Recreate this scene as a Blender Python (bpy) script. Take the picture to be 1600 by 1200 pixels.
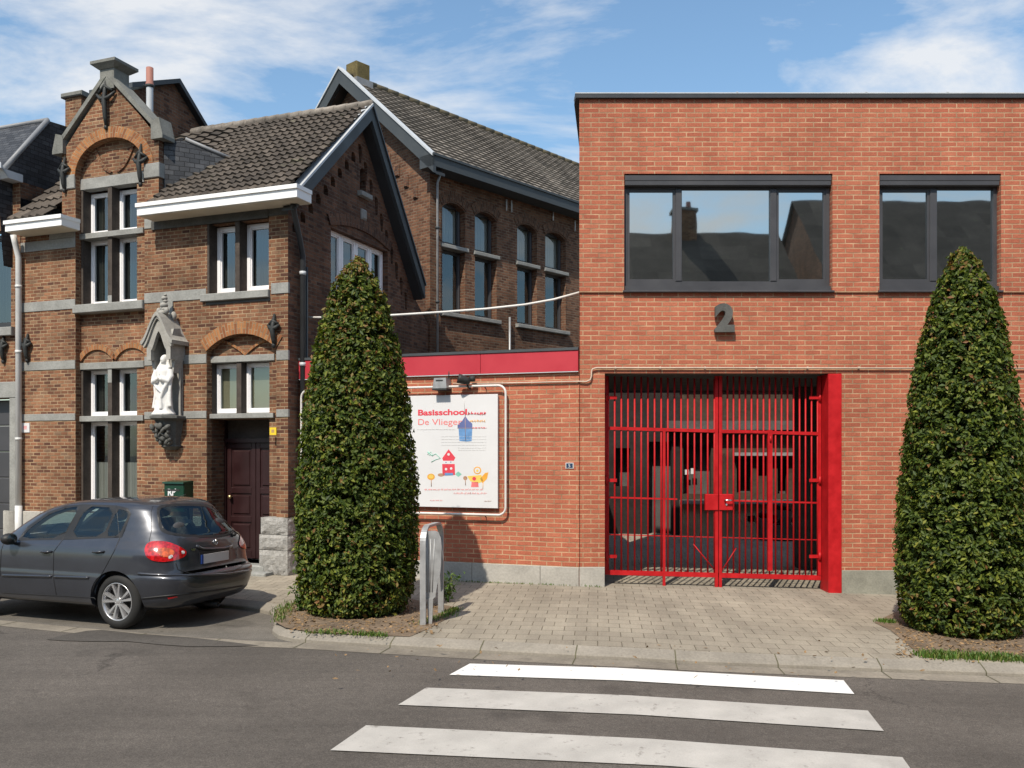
import bpy, bmesh, math, random
import numpy as np
from mathutils import Vector, Matrix, noise
from mathutils.geometry import tessellate_polygon, delaunay_2d_cdt
from mathutils.bvhtree import BVHTree

R = math.radians
random.seed(7)
for o in list(bpy.data.objects):
    bpy.data.objects.remove(o)
scene = bpy.context.scene
col = scene.collection

# ---------------------------------------------------------------- camera
FPX, CX, HY, CAMZ = 1400.0, 800.0, 705.0, 2.0      # focal length and horizon of the 1600x1200 photograph
cam_data = bpy.data.cameras.new('camera')
cam = bpy.data.objects.new('camera', cam_data)
col.objects.link(cam)
cam.location = (0, 0, CAMZ)
cam.rotation_euler = (R(90), 0, 0)
cam_data.sensor_width = 36
cam_data.lens = 36 * FPX / 1600
cam_data.shift_y = (HY - 600) / 1600
cam_data.clip_end = 2000
scene.camera = cam

# ---------------------------------------------------------------- light
SUN_AZ, SUN_EL = 22.0, 50.0          # sun behind the camera, to its left
world = bpy.data.worlds.new('World')
scene.world = world
world.use_nodes = True
wn, wl = world.node_tree.nodes, world.node_tree.links
wn.clear()
w_out = wn.new('ShaderNodeOutputWorld')
w_bg = wn.new('ShaderNodeBackground')
w_bg.inputs['Strength'].default_value = 0.145
w_sky = wn.new('ShaderNodeTexSky')
w_sky.sky_type = 'NISHITA'
w_sky.sun_disc = False
w_sky.sun_elevation = R(SUN_EL)
w_sky.sun_rotation = R(180 + SUN_AZ)
w_sky.air_density = 1.2
w_sky.dust_density = 1.2
w_sky.ozone_density = 1.6
w_tc = wn.new('ShaderNodeTexCoord')
w_sep = wn.new('ShaderNodeSeparateXYZ')
wl.new(w_tc.outputs['Generated'], w_sep.inputs[0])
# clouds lie on a flat layer high above: direction / (height + a little)
w_add = wn.new('ShaderNodeMath'); w_add.operation = 'ADD'; w_add.inputs[1].default_value = 0.22
wl.new(w_sep.outputs['Z'], w_add.inputs[0])
w_abs = wn.new('ShaderNodeMath'); w_abs.operation = 'MAXIMUM'; w_abs.inputs[1].default_value = 0.05
wl.new(w_add.outputs[0], w_abs.inputs[0])
w_dx = wn.new('ShaderNodeMath'); w_dx.operation = 'DIVIDE'
w_dy = wn.new('ShaderNodeMath'); w_dy.operation = 'DIVIDE'
wl.new(w_sep.outputs['X'], w_dx.inputs[0]); wl.new(w_abs.outputs[0], w_dx.inputs[1])
wl.new(w_sep.outputs['Y'], w_dy.inputs[0]); wl.new(w_abs.outputs[0], w_dy.inputs[1])
w_cmb = wn.new('ShaderNodeCombineXYZ')
wl.new(w_dx.outputs[0], w_cmb.inputs[0]); wl.new(w_dy.outputs[0], w_cmb.inputs[1])
w_map = wn.new('ShaderNodeMapping')
w_map.inputs['Location'].default_value = (13.1857, 8.8927, 0)
w_map.inputs['Rotation'].default_value = (0, 0, .2602)
w_map.inputs['Scale'].default_value = (0.95, 1.5, 1)
wl.new(w_cmb.outputs[0], w_map.inputs[0])
w_n = wn.new('ShaderNodeTexNoise')
w_n.inputs['Scale'].default_value = 1.9
w_n.inputs['Detail'].default_value = 8
w_n.inputs['Roughness'].default_value = 0.6
w_n.inputs['Distortion'].default_value = 0.35
wl.new(w_map.outputs[0], w_n.inputs['Vector'])
w_r = wn.new('ShaderNodeValToRGB')
w_r.color_ramp.elements[0].position = 0.468
w_r.color_ramp.elements[1].position = 0.66
w_r.color_ramp.elements[1].color = (.82, .82, .82, 1)
wl.new(w_n.outputs['Fac'], w_r.inputs[0])
w_mul = wn.new('ShaderNodeMixRGB'); w_mul.blend_type = 'MULTIPLY'; w_mul.inputs[0].default_value = 1
w_mul.inputs[2].default_value = (.90, 1.03, 1.06, 1)
wl.new(w_sky.outputs[0], w_mul.inputs[1])
w_mix = wn.new('ShaderNodeMixRGB')
w_mix.inputs[2].default_value = (5.5, 5.5, 5.5, 1)
wl.new(w_r.outputs[0], w_mix.inputs[0])
wl.new(w_mul.outputs[0], w_mix.inputs[1])
wl.new(w_mix.outputs[0], w_bg.inputs['Color'])
wl.new(w_bg.outputs[0], w_out.inputs[0])

sun_data = bpy.data.lights.new('sun', 'SUN')
sun = bpy.data.objects.new('sun', sun_data)
col.objects.link(sun)
sun_data.energy = 4.6
sun_data.angle = R(0.55)
sun_data.color = (1.0, 0.91, 0.78)
SUN_DIR = Vector((math.sin(R(SUN_AZ)) * math.cos(R(SUN_EL)), math.cos(R(SUN_AZ)) * math.cos(R(SUN_EL)), -math.sin(R(SUN_EL))))
sun.rotation_euler = SUN_DIR.to_track_quat('-Z', 'Y').to_euler()
sun.location = (-8, -20, 30)

scene.view_settings.view_transform = 'Standard'
scene.view_settings.look = 'None'
scene.view_settings.exposure = 0.22
scene.view_settings.gamma = 1.0

# ---------------------------------------------------------------- helpers: geometry
Z = Vector((0, 0, 1))
EYE = Vector((0, 0, CAMZ))

def ray(px, py):
    return Vector(((px - CX) / FPX, 1.0, (HY - py) / FPX))

def P(px, py, y):
    return EYE + ray(px, py) * y

def e(x):                                # the street drops gently towards the right
    return -0.026 * (min(max(x, 1.0), 12.0) - 1.0)

def G(px, py, z=0.0):
    d = ray(px, py)
    zz = z
    for _ in range(12):
        t = (CAMZ - zz) / -d.z
        zz = z + e(d.x * t)
    return Vector((d.x * t, t, zz))

class Fr:
    """A vertical plane: u runs to the right along it, d outward to the street side, z up."""
    def __init__(s, o, r):
        s.o = Vector((o[0], o[1], 0))
        s.r = Vector((r[0], r[1], 0)).normalized()
        s.n = Vector((s.r.y, -s.r.x, 0))
    def pt(s, u, z, d=0.0):
        return s.o + s.r * u + s.n * d + Z * z
    def uz(s, px, py, d=0.0):
        v = ray(px, py)
        t = ((s.o + s.n * d) - Vector((0, 0, 0))).dot(s.n) / Vector((v.x, v.y, 0)).dot(s.n)
        p = EYE + v * t
        return (p - s.o).dot(s.r), p.z
    def u(s, px, d=0.0):
        return s.uz(px, HY, d)[0]

ORG = {}

class MB:
    def __init__(s):
        s.v, s.f, s.m, s.sm, s.uv = [], [], [], [], {}
        s.mats = []
    def mi(s, m):
        if m is None: return 0
        if m not in s.mats: s.mats.append(m)
        return s.mats.index(m)
    def face(s, pts, m=None, smooth=False, uv=None):
        k = len(s.v)
        s.v += [Vector(p) for p in pts]
        if uv: s.uv[len(s.f)] = uv
        s.f.append(tuple(range(k, k + len(pts))))
        s.m.append(s.mi(m)); s.sm.append(smooth)
    def raw(s, vs, fs, m=None, smooth=False):
        k = len(s.v)
        s.v += [Vector(p) for p in vs]
        i = s.mi(m)
        for f in fs:
            s.f.append(tuple(k + q for q in f)); s.m.append(i); s.sm.append(smooth)
        return s
    def box8(s, c, m=None):
        return s.raw(c, [(0, 3, 2, 1), (4, 5, 6, 7), (0, 1, 5, 4), (1, 2, 6, 5), (2, 3, 7, 6), (3, 0, 4, 7)], m)
    def box(s, x0, x1, y0, y1, z0, z1, m=None):
        return s.box8([(x0, y0, z0), (x1, y0, z0), (x1, y1, z0), (x0, y1, z0),
                       (x0, y0, z1), (x1, y0, z1), (x1, y1, z1), (x0, y1, z1)], m)
    def fbox(s, F, u0, u1, z0, z1, d0, d1, m=None):
        d0, d1 = min(d0, d1), max(d0, d1)
        return s.box8([F.pt(u0, z0, d1), F.pt(u1, z0, d1), F.pt(u1, z0, d0), F.pt(u0, z0, d0),
                       F.pt(u0, z1, d1), F.pt(u1, z1, d1), F.pt(u1, z1, d0), F.pt(u0, z1, d0)], m)
    def bbox(s, F, u0, u1, z0, z1, d0, d1, b=.01, m=None):
        """box with chamfered front edges"""
        d0, d1 = min(d0, d1), max(d0, d1)
        a = [F.pt(u0, z0, d0), F.pt(u1, z0, d0), F.pt(u1, z1, d0), F.pt(u0, z1, d0)]
        c = [F.pt(u0, z0, d1 - b), F.pt(u1, z0, d1 - b), F.pt(u1, z1, d1 - b), F.pt(u0, z1, d1 - b)]
        g = [F.pt(u0 + b, z0 + b, d1), F.pt(u1 - b, z0 + b, d1), F.pt(u1 - b, z1 - b, d1), F.pt(u0 + b, z1 - b, d1)]
        fs = [(3, 2, 1, 0), (8, 9, 10, 11)]
        for i in range(4):
            j = (i + 1) % 4
            fs += [(i, j, 4 + j, 4 + i), (4 + i, 4 + j, 8 + j, 8 + i)]
        return s.raw(a + c + g, fs, m)
    def prism(s, F, poly, d0, d1, m=None, m_side=None):
        """polygon (u,z) extruded from d0 (back) to d1 (front)"""
        n = len(poly)
        area = sum(poly[i][0] * poly[(i + 1) % n][1] - poly[(i + 1) % n][0] * poly[i][1] for i in range(n))
        if area < 0: poly = poly[::-1]
        tris = tessellate_polygon([[Vector((u, z, 0)) for u, z in poly]])
        fr = [F.pt(u, z, d1) for u, z in poly]; bk = [F.pt(u, z, d0) for u, z in poly]
        fs_f, fs_b = [], []
        for t in tris:
            a, b, c = [poly[i] for i in t]
            if (b[0] - a[0]) * (c[1] - a[1]) - (b[1] - a[1]) * (c[0] - a[0]) < 0: t = t[::-1]
            fs_f.append(tuple(t)); fs_b.append(tuple(n + i for i in t[::-1]))
        s.raw(fr + bk, fs_f + fs_b, m)
        s.raw(fr + bk, [((i + 1) % n, i, n + i, n + (i + 1) % n) for i in range(n)], m_side or m)
        return s
    def panel(s, F, outer, holes, d, rev, m=None, m_rev=None):
        """wall face with holes; each hole gets reveals rev deep"""
        polys = [outer] + list(holes)
        flat = [q for p in polys for q in p]
        edges, k0 = [], 0
        for p in polys:
            edges += [(k0 + i, k0 + (i + 1) % len(p)) for i in range(len(p))]
            k0 += len(p)
        res = delaunay_2d_cdt([Vector(q) for q in flat], edges, [], 0, 1e-6)
        def inside(p, x, y):
            c = False
            for i in range(len(p)):
                a, b = p[i], p[i - 1]
                if (a[1] > y) != (b[1] > y) and x < (b[0] - a[0]) * (y - a[1]) / (b[1] - a[1]) + a[0]: c = not c
            return c
        vv, fs = res[0], []
        for t in res[2]:
            cx_ = sum(vv[i].x for i in t) / len(t); cy_ = sum(vv[i].y for i in t) / len(t)
            if inside(outer, cx_, cy_) and not any(inside(h, cx_, cy_) for h in holes):
                a, b, c = [vv[i] for i in t[:3]]
                fs.append(tuple(t) if (b - a).cross(c - a) > 0 else tuple(t[::-1]))
        s.raw([F.pt(q.x, q.y, d) for q in vv], fs, m)
        for hi, h in enumerate(holes):
            n = len(h)
            ar = sum(h[i][0] * h[(i + 1) % n][1] - h[(i + 1) % n][0] * h[i][1] for i in range(n))
            hh = h if ar > 0 else h[::-1]
            r_ = rev[hi] if isinstance(rev, (list, tuple)) else rev
            if not r_: continue
            for i in range(n):
                a, b = hh[i], hh[(i + 1) % n]
                s.face([F.pt(a[0], a[1], d), F.pt(b[0], b[1], d), F.pt(b[0], b[1], d - r_), F.pt(a[0], a[1], d - r_)], m_rev or m)
        return s
    def tube(s, pts, r, n=8, m=None, closed=False, caps=True):
        pts = [Vector(p) for p in pts]
        N = len(pts)
        rs = r if isinstance(r, (list, tuple)) else [r] * N
        up = None
        rings = []
        for i, p in enumerate(pts):
            a = pts[i - 1] if (i > 0 or closed) else p
            b = pts[(i + 1) % N] if (i < N - 1 or closed) else p
            t = (b - a).normalized()
            if up is None:
                up = Vector((0, 0, 1)) if abs(t.z) < .9 else Vector((0, 1, 0))
            x = (up - t * up.dot(t)).normalized()
            up = x
            y = t.cross(x)
            rings.append([p + (x * math.cos(2 * math.pi * k / n) + y * math.sin(2 * math.pi * k / n)) * rs[i] for k in range(n)])
        vs = [q for g in rings for q in g]
        fs = []
        for i in range(N if closed else N - 1):
            j = (i + 1) % N
            for k in range(n):
                l = (k + 1) % n
                fs.append((i * n + k, i * n + l, j * n + l, j * n + k))
        if caps and not closed:
            fs += [tuple(range(n))[::-1], tuple((N - 1) * n + k for k in range(n))]
        return s.raw(vs, fs, m, True)
    def lathe(s, c, prof, n=20, m=None, axis=None, smooth=True):
        """prof: (radius, height) along axis"""
        ax = (axis or Z).normalized()
        x = ax.orthogonal().normalized(); y = ax.cross(x)
        vs, fs = [], []
        for r_, h in prof:
            for k in range(n):
                a = 2 * math.pi * k / n
                vs.append(Vector(c) + ax * h + (x * math.cos(a) + y * math.sin(a)) * r_)
        for i in range(len(prof) - 1):
            for k in range(n):
                l = (k + 1) % n
                fs.append((i * n + k, i * n + l, (i + 1) * n + l, (i + 1) * n + k))
        return s.raw(vs, fs, m, smooth)
    def ell(s, c, rx, ry, rz, n=12, k=8, m=None, rot=None):
        vs, fs = [], []
        for i in range(k + 1):
            th = math.pi * i / k
            for j in range(n):
                ph = 2 * math.pi * j / n
                v = Vector((rx * math.sin(th) * math.cos(ph), ry * math.sin(th) * math.sin(ph), rz * math.cos(th)))
                if rot: v = rot @ v
                vs.append(Vector(c) + v)
        for i in range(k):
            for j in range(n):
                l = (j + 1) % n
                fs.append((i * n + j, (i + 1) * n + j, (i + 1) * n + l, i * n + l))
        return s.raw(vs, fs, m, True)
    def build(s, name, m=None, parent=None, origin=None, **props):
        me = bpy.data.meshes.new(name)
        if parent is not None:
            po = ORG[parent.name]
            og = Vector(origin) if origin is not None else po.copy()
        else:
            if origin is None:
                xs = [v.x for v in s.v]; ys = [v.y for v in s.v]
                og = Vector(((min(xs) + max(xs)) / 2, (min(ys) + max(ys)) / 2, min(v.z for v in s.v)))
            else: og = Vector(origin)
            po = Vector((0, 0, 0))
        me.from_pydata([tuple(v - og) for v in s.v], [], s.f)
        me.update()
        uvl = me.uv_layers.new(name='UVMap')
        uvs = np.zeros((len(me.loops), 2), dtype=np.float32)
        for p in me.polygons:
            if p.index in s.uv:
                for k, li in enumerate(p.loop_indices): uvs[li] = s.uv[p.index][k]
                continue
            n = p.normal
            if abs(n.z) > .92:
                t, w = Vector((1, 0, 0)), Vector((0, 1, 0))
            else:
                t = Vector((-n.y, n.x, 0)).normalized()
                w = Z if abs(n.z) < .1 else n.cross(t)
            for li in p.loop_indices:
                q = s.v[me.loops[li].vertex_index]
                uvs[li] = (q.dot(t), q.dot(w))
        uvl.data.foreach_set('uv', uvs.ravel())
        ml = list(s.mats) if s.mats else []
        if m is not None and not ml: ml = [m]
        for q in ml: me.materials.append(q)
        if s.mats: me.polygons.foreach_set('material_index', s.m)
        me.polygons.foreach_set('use_smooth', s.sm)
        ob = bpy.data.objects.new(name, me)
        col.objects.link(ob)
        ob.location = og - po
        if parent is not None: ob.parent = parent
        ORG[ob.name] = og
        for k, v in props.items(): ob[k] = v
        return ob

def thing(name, label, cat, loc, group=None):
    o = bpy.data.objects.new(name, None)
    col.objects.link(o)
    o.location = loc
    o.empty_display_size = .3
    ORG[o.name] = Vector(loc)
    return tag(o, label, cat, group)

def tag(o, label, cat, group=None):
    o['label'] = label; o['category'] = cat
    if group: o['group'] = group
    return o

def dup(o, parent, dloc):
    c = o.copy()
    col.objects.link(c)
    c.parent = parent
    c.location = o.location + Vector(dloc)
    ORG[c.name] = ORG[o.name] + Vector(dloc)
    return c

def arc(cu, cz, r, a0, a1, n=12, rz=None):
    rz = rz or r
    return [(cu + r * math.cos(R(a0 + (a1 - a0) * i / n)), cz + rz * math.sin(R(a0 + (a1 - a0) * i / n))) for i in range(n + 1)]

def seg_arch(u0, u1, z0, rise, n=10):
    """points from right springing to left springing of a segmental arch"""
    w = (u1 - u0) / 2
    r_ = (w * w + rise * rise) / (2 * rise)
    a = math.asin(min(1, w / r_))
    c = ((u0 + u1) / 2, z0 + rise - r_)
    return [(c[0] + r_ * math.sin(a - 2 * a * i / n), c[1] + r_ * math.cos(a - 2 * a * i / n)) for i in range(n + 1)]

def ring(mb, F, inner, outer, d0, d1, m):
    """voussoir ring between two point lists (same count); bricks stand on end around it"""
    L = 0.0
    for i in range(len(inner) - 1):
        a, b, c, d = inner[i], inner[i + 1], outer[i + 1], outer[i]
        l2 = L + math.hypot(outer[i + 1][0] - outer[i][0], outer[i + 1][1] - outer[i][1])
        w = math.hypot(d[0] - a[0], d[1] - a[1])
        mb.face([F.pt(*a, d1), F.pt(*d, d1), F.pt(*c, d1), F.pt(*b, d1)], m, uv=[(.01, L), (.01 + w, L), (.01 + w, l2), (.01, l2)])
        mb.face([F.pt(*b, d1), F.pt(*b, d0), F.pt(*a, d0), F.pt(*a, d1)], m)
        mb.face([F.pt(*d, d1), F.pt(*d, d0), F.pt(*c, d0), F.pt(*c, d1)], m)
        L = l2

def tiles(mb, A, B, C, D, nu, rows, amp=.03, step=.03, spt=6, kind='pan', jit=.004, m=None):
    """roof of tiles on the quad A (eave left), B (eave right), C (ridge right), D (ridge left)"""
    A, B, C, D = [Vector(q) for q in (A, B, C, D)]
    nrm = (B - A).cross(D - A).normalized()
    ns = nu * spt
    rnd = random.Random(3)
    vs, fs = [], []
    Lu = (B - A).length; Lv = (D - A).length
    for r_ in range(rows):
        off = [rnd.uniform(-jit, jit) for _ in range(nu + 1)]
        for half in (0, 1):
            v = (r_ + half * 1.04) / rows
            lift = step * (1 - half)
            a, b = A.lerp(D, v), B.lerp(C, v)
            for i in range(ns + 1):
                w = i / ns
                ph = w * nu
                if kind == 'pan':
                    h = amp * (.5 + .5 * math.sin(2 * math.pi * ph)) * (.75 + .25 * math.cos(2 * math.pi * ph))
                else:
                    fr_ = ph % 1
                    h = amp * (1 if fr_ < .2 else 0)
                j = off[min(nu, int(ph))]
                vs.append(a.lerp(b, w) + nrm * (h + lift + j))
    W = ns + 1
    for r_ in range(rows):
        k = r_ * 2 * W
        for i in range(ns):
            fs.append((k + i, k + i + 1, k + W + i + 1, k + W + i))
    n0 = len(vs)
    for r_ in range(rows):                       # butt ends of the tiles
        k = r_ * 2 * W
        for i in range(ns + 1): vs.append(vs[k + i] - nrm * (step + .012))
        q = n0 + r_ * W
        for i in range(ns): fs.append((q + i, q + i + 1, k + i + 1, k + i))
    k0 = len(mb.f)
    mb.raw(vs, fs, m, False)
    for r_ in range(rows):
        for i in range(ns):
            fi = k0 + r_ * ns + i
            u0, u1 = (i + .01) / spt, (i + .99) / spt      # one unit of UV per tile
            v0, v1 = r_ + .01, r_ + .99
            mb.uv[fi] = [(u0, v0), (u1, v0), (u1, v1), (u0, v1)]

def eval_mesh(mb, mods, mat, name):
    """build a temporary object, apply modifiers given by a callback, return an MB"""
    me = bpy.data.meshes.new('tmp')
    me.from_pydata([tuple(v) for v in mb.v], [], mb.f)
    me.update()
    ob = bpy.data.objects.new('tmp', me)
    col.objects.link(ob)
    mods(ob)
    dg = bpy.context.evaluated_depsgraph_get()
    ev = ob.evaluated_get(dg)
    m2 = bpy.data.meshes.new_from_object(ev)
    out = MB()
    out.raw([v.co.copy() for v in m2.vertices], [tuple(p.vertices) for p in m2.polygons], mat, True)
    bpy.data.objects.remove(ob)
    bpy.data.meshes.remove(m2)
    return out

def text(name, s, F, u, z, size, d, mat, parent, align='LEFT', ext=.0015, sx=1.0, **kw):
    cu = bpy.data.curves.new(name, 'FONT')
    cu.body = s; cu.size = size; cu.align_x = align; cu.extrude = ext
    if kw.get('bold'): cu.offset = kw['bold']
    ob = bpy.data.objects.new('tmp', cu)
    col.objects.link(ob)
    dg = bpy.context.evaluated_depsgraph_get()
    me = bpy.data.meshes.new_from_object(ob.evaluated_get(dg))
    mb = MB()
    mb.raw([F.pt(u + v.co.x * sx, z + v.co.y, d + v.co.z) for v in me.vertices], [tuple(p.vertices) for p in me.polygons], mat)
    bpy.data.objects.remove(ob); bpy.data.meshes.remove(me)
    return mb.build(name, mat, parent)

# ---------------------------------------------------------------- helpers: materials
def new_mat(name):
    m = bpy.data.materials.new(name)
    m.use_nodes = True
    return m, m.node_tree.nodes, m.node_tree.links, m.node_tree.nodes['Principled BSDF']

def ramp(n, stops):
    r_ = n.new('ShaderNodeValToRGB')
    el = r_.color_ramp.elements
    while len(el) < len(stops): el.new(.5)
    for q, (p, c) in zip(el, stops):
        q.position = p
        q.color = (c[0], c[1], c[2], 1) if isinstance(c, (tuple, list)) else (c, c, c, 1)
    return r_

def noise_tex(n, l, scale, detail=4, rough=.55, coord='UV', vec=None):
    t = n.new('ShaderNodeTexNoise')
    t.inputs['Scale'].default_value = scale
    t.inputs['Detail'].default_value = detail
    t.inputs['Roughness'].default_value = rough
    if vec is None:
        tc = n.new('ShaderNodeTexCoord')
        vec = tc.outputs[coord]
    l.new(vec, t.inputs['Vector'])
    return t

def mixc(n, l, a, b, fac, mode='MIX'):
    x = n.new('ShaderNodeMixRGB')
    x.blend_type = mode
    for s_, i in ((fac, 0), (a, 1), (b, 2)):
        if isinstance(s_, (int, float)): x.inputs[i].default_value = s_ if i == 0 else (s_, s_, s_, 1)
        elif isinstance(s_, tuple): x.inputs[i].default_value = (s_[0], s_[1], s_[2], 1)
        else: l.new(s_, x.inputs[i])
    return x.outputs[0]

def bump(n, l, bs, h, strength, dist=.01):
    b = n.new('ShaderNodeBump')
    b.inputs['Strength'].default_value = strength
    b.inputs['Distance'].default_value = dist
    l.new(h, b.inputs['Height'])
    l.new(b.outputs[0], bs.inputs['Normal'])

def brick_mat(name, stops, mortar, w, h, ms, dirt=.35, dirt_scale=.6, off=.5, rot=0.0, rough=.9, bmp=.6, grime=None):
    m, n, l, bs = new_mat(name)
    tc = n.new('ShaderNodeTexCoord')
    vec = tc.outputs['UV']
    if rot:
        mp = n.new('ShaderNodeMapping'); mp.inputs['Rotation'].default_value = (0, 0, rot)
        l.new(vec, mp.inputs[0]); vec = mp.outputs[0]
    # a little waviness so courses are not ruler straight
    wob = noise_tex(n, l, 3.0, 2, .5, vec=vec)
    wv = n.new('ShaderNodeVectorMath'); wv.operation = 'MULTIPLY_ADD'
    l.new(wob.outputs['Color'], wv.inputs[0]); wv.inputs[1].default_value = (.012, .008, 0); l.new(vec, wv.inputs[2])
    b = n.new('ShaderNodeTexBrick')
    b.offset = off
    b.inputs['Color1'].default_value = (0, 0, 0, 1); b.inputs['Color2'].default_value = (1, 1, 1, 1)
    b.inputs['Mortar'].default_value = (.5, .5, .5, 1)
    b.inputs['Scale'].default_value = 1
    b.inputs['Mortar Size'].default_value = ms
    b.inputs['Mortar Smooth'].default_value = .35
    b.inputs['Bias'].default_value = 0
    b.inputs['Brick Width'].default_value = w
    b.inputs['Row Height'].default_value = h
    l.new(wv.outputs[0], b.inputs['Vector'])
    rp = ramp(n, stops)
    l.new(b.outputs['Color'], rp.inputs[0])
    fine = noise_tex(n, l, 45, 5, .65, vec=vec)
    fr_ = ramp(n, [(.25, .72), (.75, 1.22)])
    l.new(fine.outputs[0], fr_.inputs[0])
    c = mixc(n, l, rp.outputs[0], fr_.outputs[0], 1.0, 'MULTIPLY')
    mn = noise_tex(n, l, 5, 3, .5, vec=vec)
    mr = ramp(n, [(.3, tuple(q * .6 for q in mortar)), (.7, tuple(q * 1.25 for q in mortar))])
    l.new(mn.outputs[0], mr.inputs[0])
    c = mixc(n, l, c, mr.outputs[0], b.outputs['Fac'])
    big = noise_tex(n, l, dirt_scale, 6, .6, vec=vec)
    br = ramp(n, [(.32, 1 - dirt), (.66, 1.08)])
    l.new(big.outputs[0], br.inputs[0])
    c = mixc(n, l, c, br.outputs[0], 1.0, 'MULTIPLY')
    mps = n.new('ShaderNodeMapping'); mps.inputs['Scale'].default_value = (2.6, .22, 1)
    l.new(vec, mps.inputs[0])
    stk = noise_tex(n, l, 1.0, 5, .65, vec=mps.outputs[0])
    skr = ramp(n, [(.36, 1 - dirt * .7), (.6, 1.04)])
    l.new(stk.outputs[0], skr.inputs[0])
    c = mixc(n, l, c, skr.outputs[0], 1.0, 'MULTIPLY')
    if grime:
        g = noise_tex(n, l, grime[1], 5, .7, vec=vec)
        gr = ramp(n, [(grime[2], 0.0), (grime[2] + .14, .75)])
        l.new(g.outputs[0], gr.inputs[0])
        c = mixc(n, l, c, grime[0], gr.outputs[0])
    l.new(c, bs.inputs['Base Color'])
    bs.inputs['Roughness'].default_value = rough
    bs.inputs['Specular IOR Level'].default_value = .25
    inv = n.new('ShaderNodeMath'); inv.operation = 'SUBTRACT'; inv.inputs[0].default_value = 1
    l.new(b.outputs['Fac'], inv.inputs[1])
    ad = n.new('ShaderNodeMath'); ad.operation = 'MULTIPLY_ADD'; ad.inputs[1].default_value = .35
    l.new(fine.outputs[0], ad.inputs[0]); l.new(inv.outputs[0], ad.inputs[2])
    bump(n, l, bs, ad.outputs[0], bmp, .008)
    return m

def stone_mat(name, c, var=.25, scale=3, fine=40, rough=.85, bmp=.25, spots=None, coord='UV', bd=.01):
    m, n, l, bs = new_mat(name)
    a = noise_tex(n, l, scale, 6, .6, coord)
    r1 = ramp(n, [(.3, 1 - var), (.7, 1 + var)])
    l.new(a.outputs[0], r1.inputs[0])
    f = noise_tex(n, l, fine, 4, .6, coord)
    r2 = ramp(n, [(.3, 1 - var * .6), (.7, 1 + var * .6)])
    l.new(f.outputs[0], r2.inputs[0])
    x = mixc(n, l, c, r1.outputs[0], 1, 'MULTIPLY')
    x = mixc(n, l, x, r2.outputs[0], 1, 'MULTIPLY')
    if spots:
        s_ = noise_tex(n, l, spots[1], 4, .7, coord)
        r3 = ramp(n, [(spots[2], 0.0), (spots[2] + .12, .85)])
        l.new(s_.outputs[0], r3.inputs[0])
        x = mixc(n, l, x, spots[0], r3.outputs[0])
    l.new(x, bs.inputs['Base Color'])
    bs.inputs['Roughness'].default_value = rough
    bs.inputs['Specular IOR Level'].default_value = .3
    bump(n, l, bs, f.outputs[0], bmp, bd)
    return m

def tile_mat(name, c, spots):
    """every roof tile (one unit of UV) has its own tint, with lichen and damp in patches"""
    m = stone_mat(name, c, .3, 1.1, 22, rough=.85, spots=spots, coord='Object')
    n, l = m.node_tree.nodes, m.node_tree.links
    bs = n['Principled BSDF']
    tc = n.new('ShaderNodeTexCoord')
    fl = n.new('ShaderNodeVectorMath'); fl.operation = 'FLOOR'
    l.new(tc.outputs['UV'], fl.inputs[0])
    wn_ = n.new('ShaderNodeTexWhiteNoise'); wn_.noise_dimensions = '2D'
    l.new(fl.outputs[0], wn_.inputs['Vector'])
    r_ = ramp(n, [(0, .62), (.15, .85), (.8, 1.12), (1, 1.5)])
    l.new(wn_.outputs['Value'], r_.inputs[0])
    src = bs.inputs['Base Color'].links[0].from_socket
    l.new(mixc(n, l, src, r_.outputs[0], 1, 'MULTIPLY'), bs.inputs['Base Color'])
    return m

def paint_mat(name, c, rough=.45, var=.08, metal=0.0, coord='Object', spec=.4, scale=2.5):
    m, n, l, bs = new_mat(name)
    a = noise_tex(n, l, scale, 5, .6, coord)
    r1 = ramp(n, [(.3, 1 - var), (.7, 1 + var)])
    l.new(a.outputs[0], r1.inputs[0])
    l.new(mixc(n, l, c, r1.outputs[0], 1, 'MULTIPLY'), bs.inputs['Base Color'])
    r2 = ramp(n, [(.3, rough * .8), (.7, min(1, rough * 1.25))])
    l.new(a.outputs[0], r2.inputs[0])
    l.new(r2.outputs[0], bs.inputs['Roughness'])
    bs.inputs['Metallic'].default_value = metal
    bs.inputs['Specular IOR Level'].default_value = spec
    return m

def glass_mat(name, refl, tint, rough=.02, through=True, back=(.02, .022, .025), wav=.02, fres=.36, trans=(.72, .76, .74)):
    m, n, l, bs = new_mat(name)
    n.remove(bs)
    out = n['Material Output']
    g = n.new('ShaderNodeBsdfGlossy'); g.inputs['Roughness'].default_value = rough
    g.inputs['Color'].default_value = (*tint, 1)
    if through:
        t = n.new('ShaderNodeBsdfTransparent'); t.inputs['Color'].default_value = (*trans, 1)
    else:
        t = n.new('ShaderNodeBsdfDiffuse'); t.inputs['Color'].default_value = (*back, 1)
    mx = n.new('ShaderNodeMixShader')
    lw = n.new('ShaderNodeLayerWeight'); lw.inputs['Blend'].default_value = .35
    ma = n.new('ShaderNodeMath'); ma.operation = 'MULTIPLY_ADD'; ma.use_clamp = True
    l.new(lw.outputs['Fresnel'], ma.inputs[0]); ma.inputs[1].default_value = fres; ma.inputs[2].default_value = refl
    l.new(ma.outputs[0], mx.inputs[0])
    l.new(t.outputs[0], mx.inputs[1]); l.new(g.outputs[0], mx.inputs[2])
    l.new(mx.outputs[0], out.inputs[0])
    if wav:
        nt = noise_tex(n, l, 1.6, 1, .4, 'UV')
        b = n.new('ShaderNodeBump'); b.inputs['Strength'].default_value = wav; b.inputs['Distance'].default_value = .1
        l.new(nt.outputs[0], b.inputs['Height']); l.new(b.outputs[0], g.inputs['Normal'])
    return m

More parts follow.
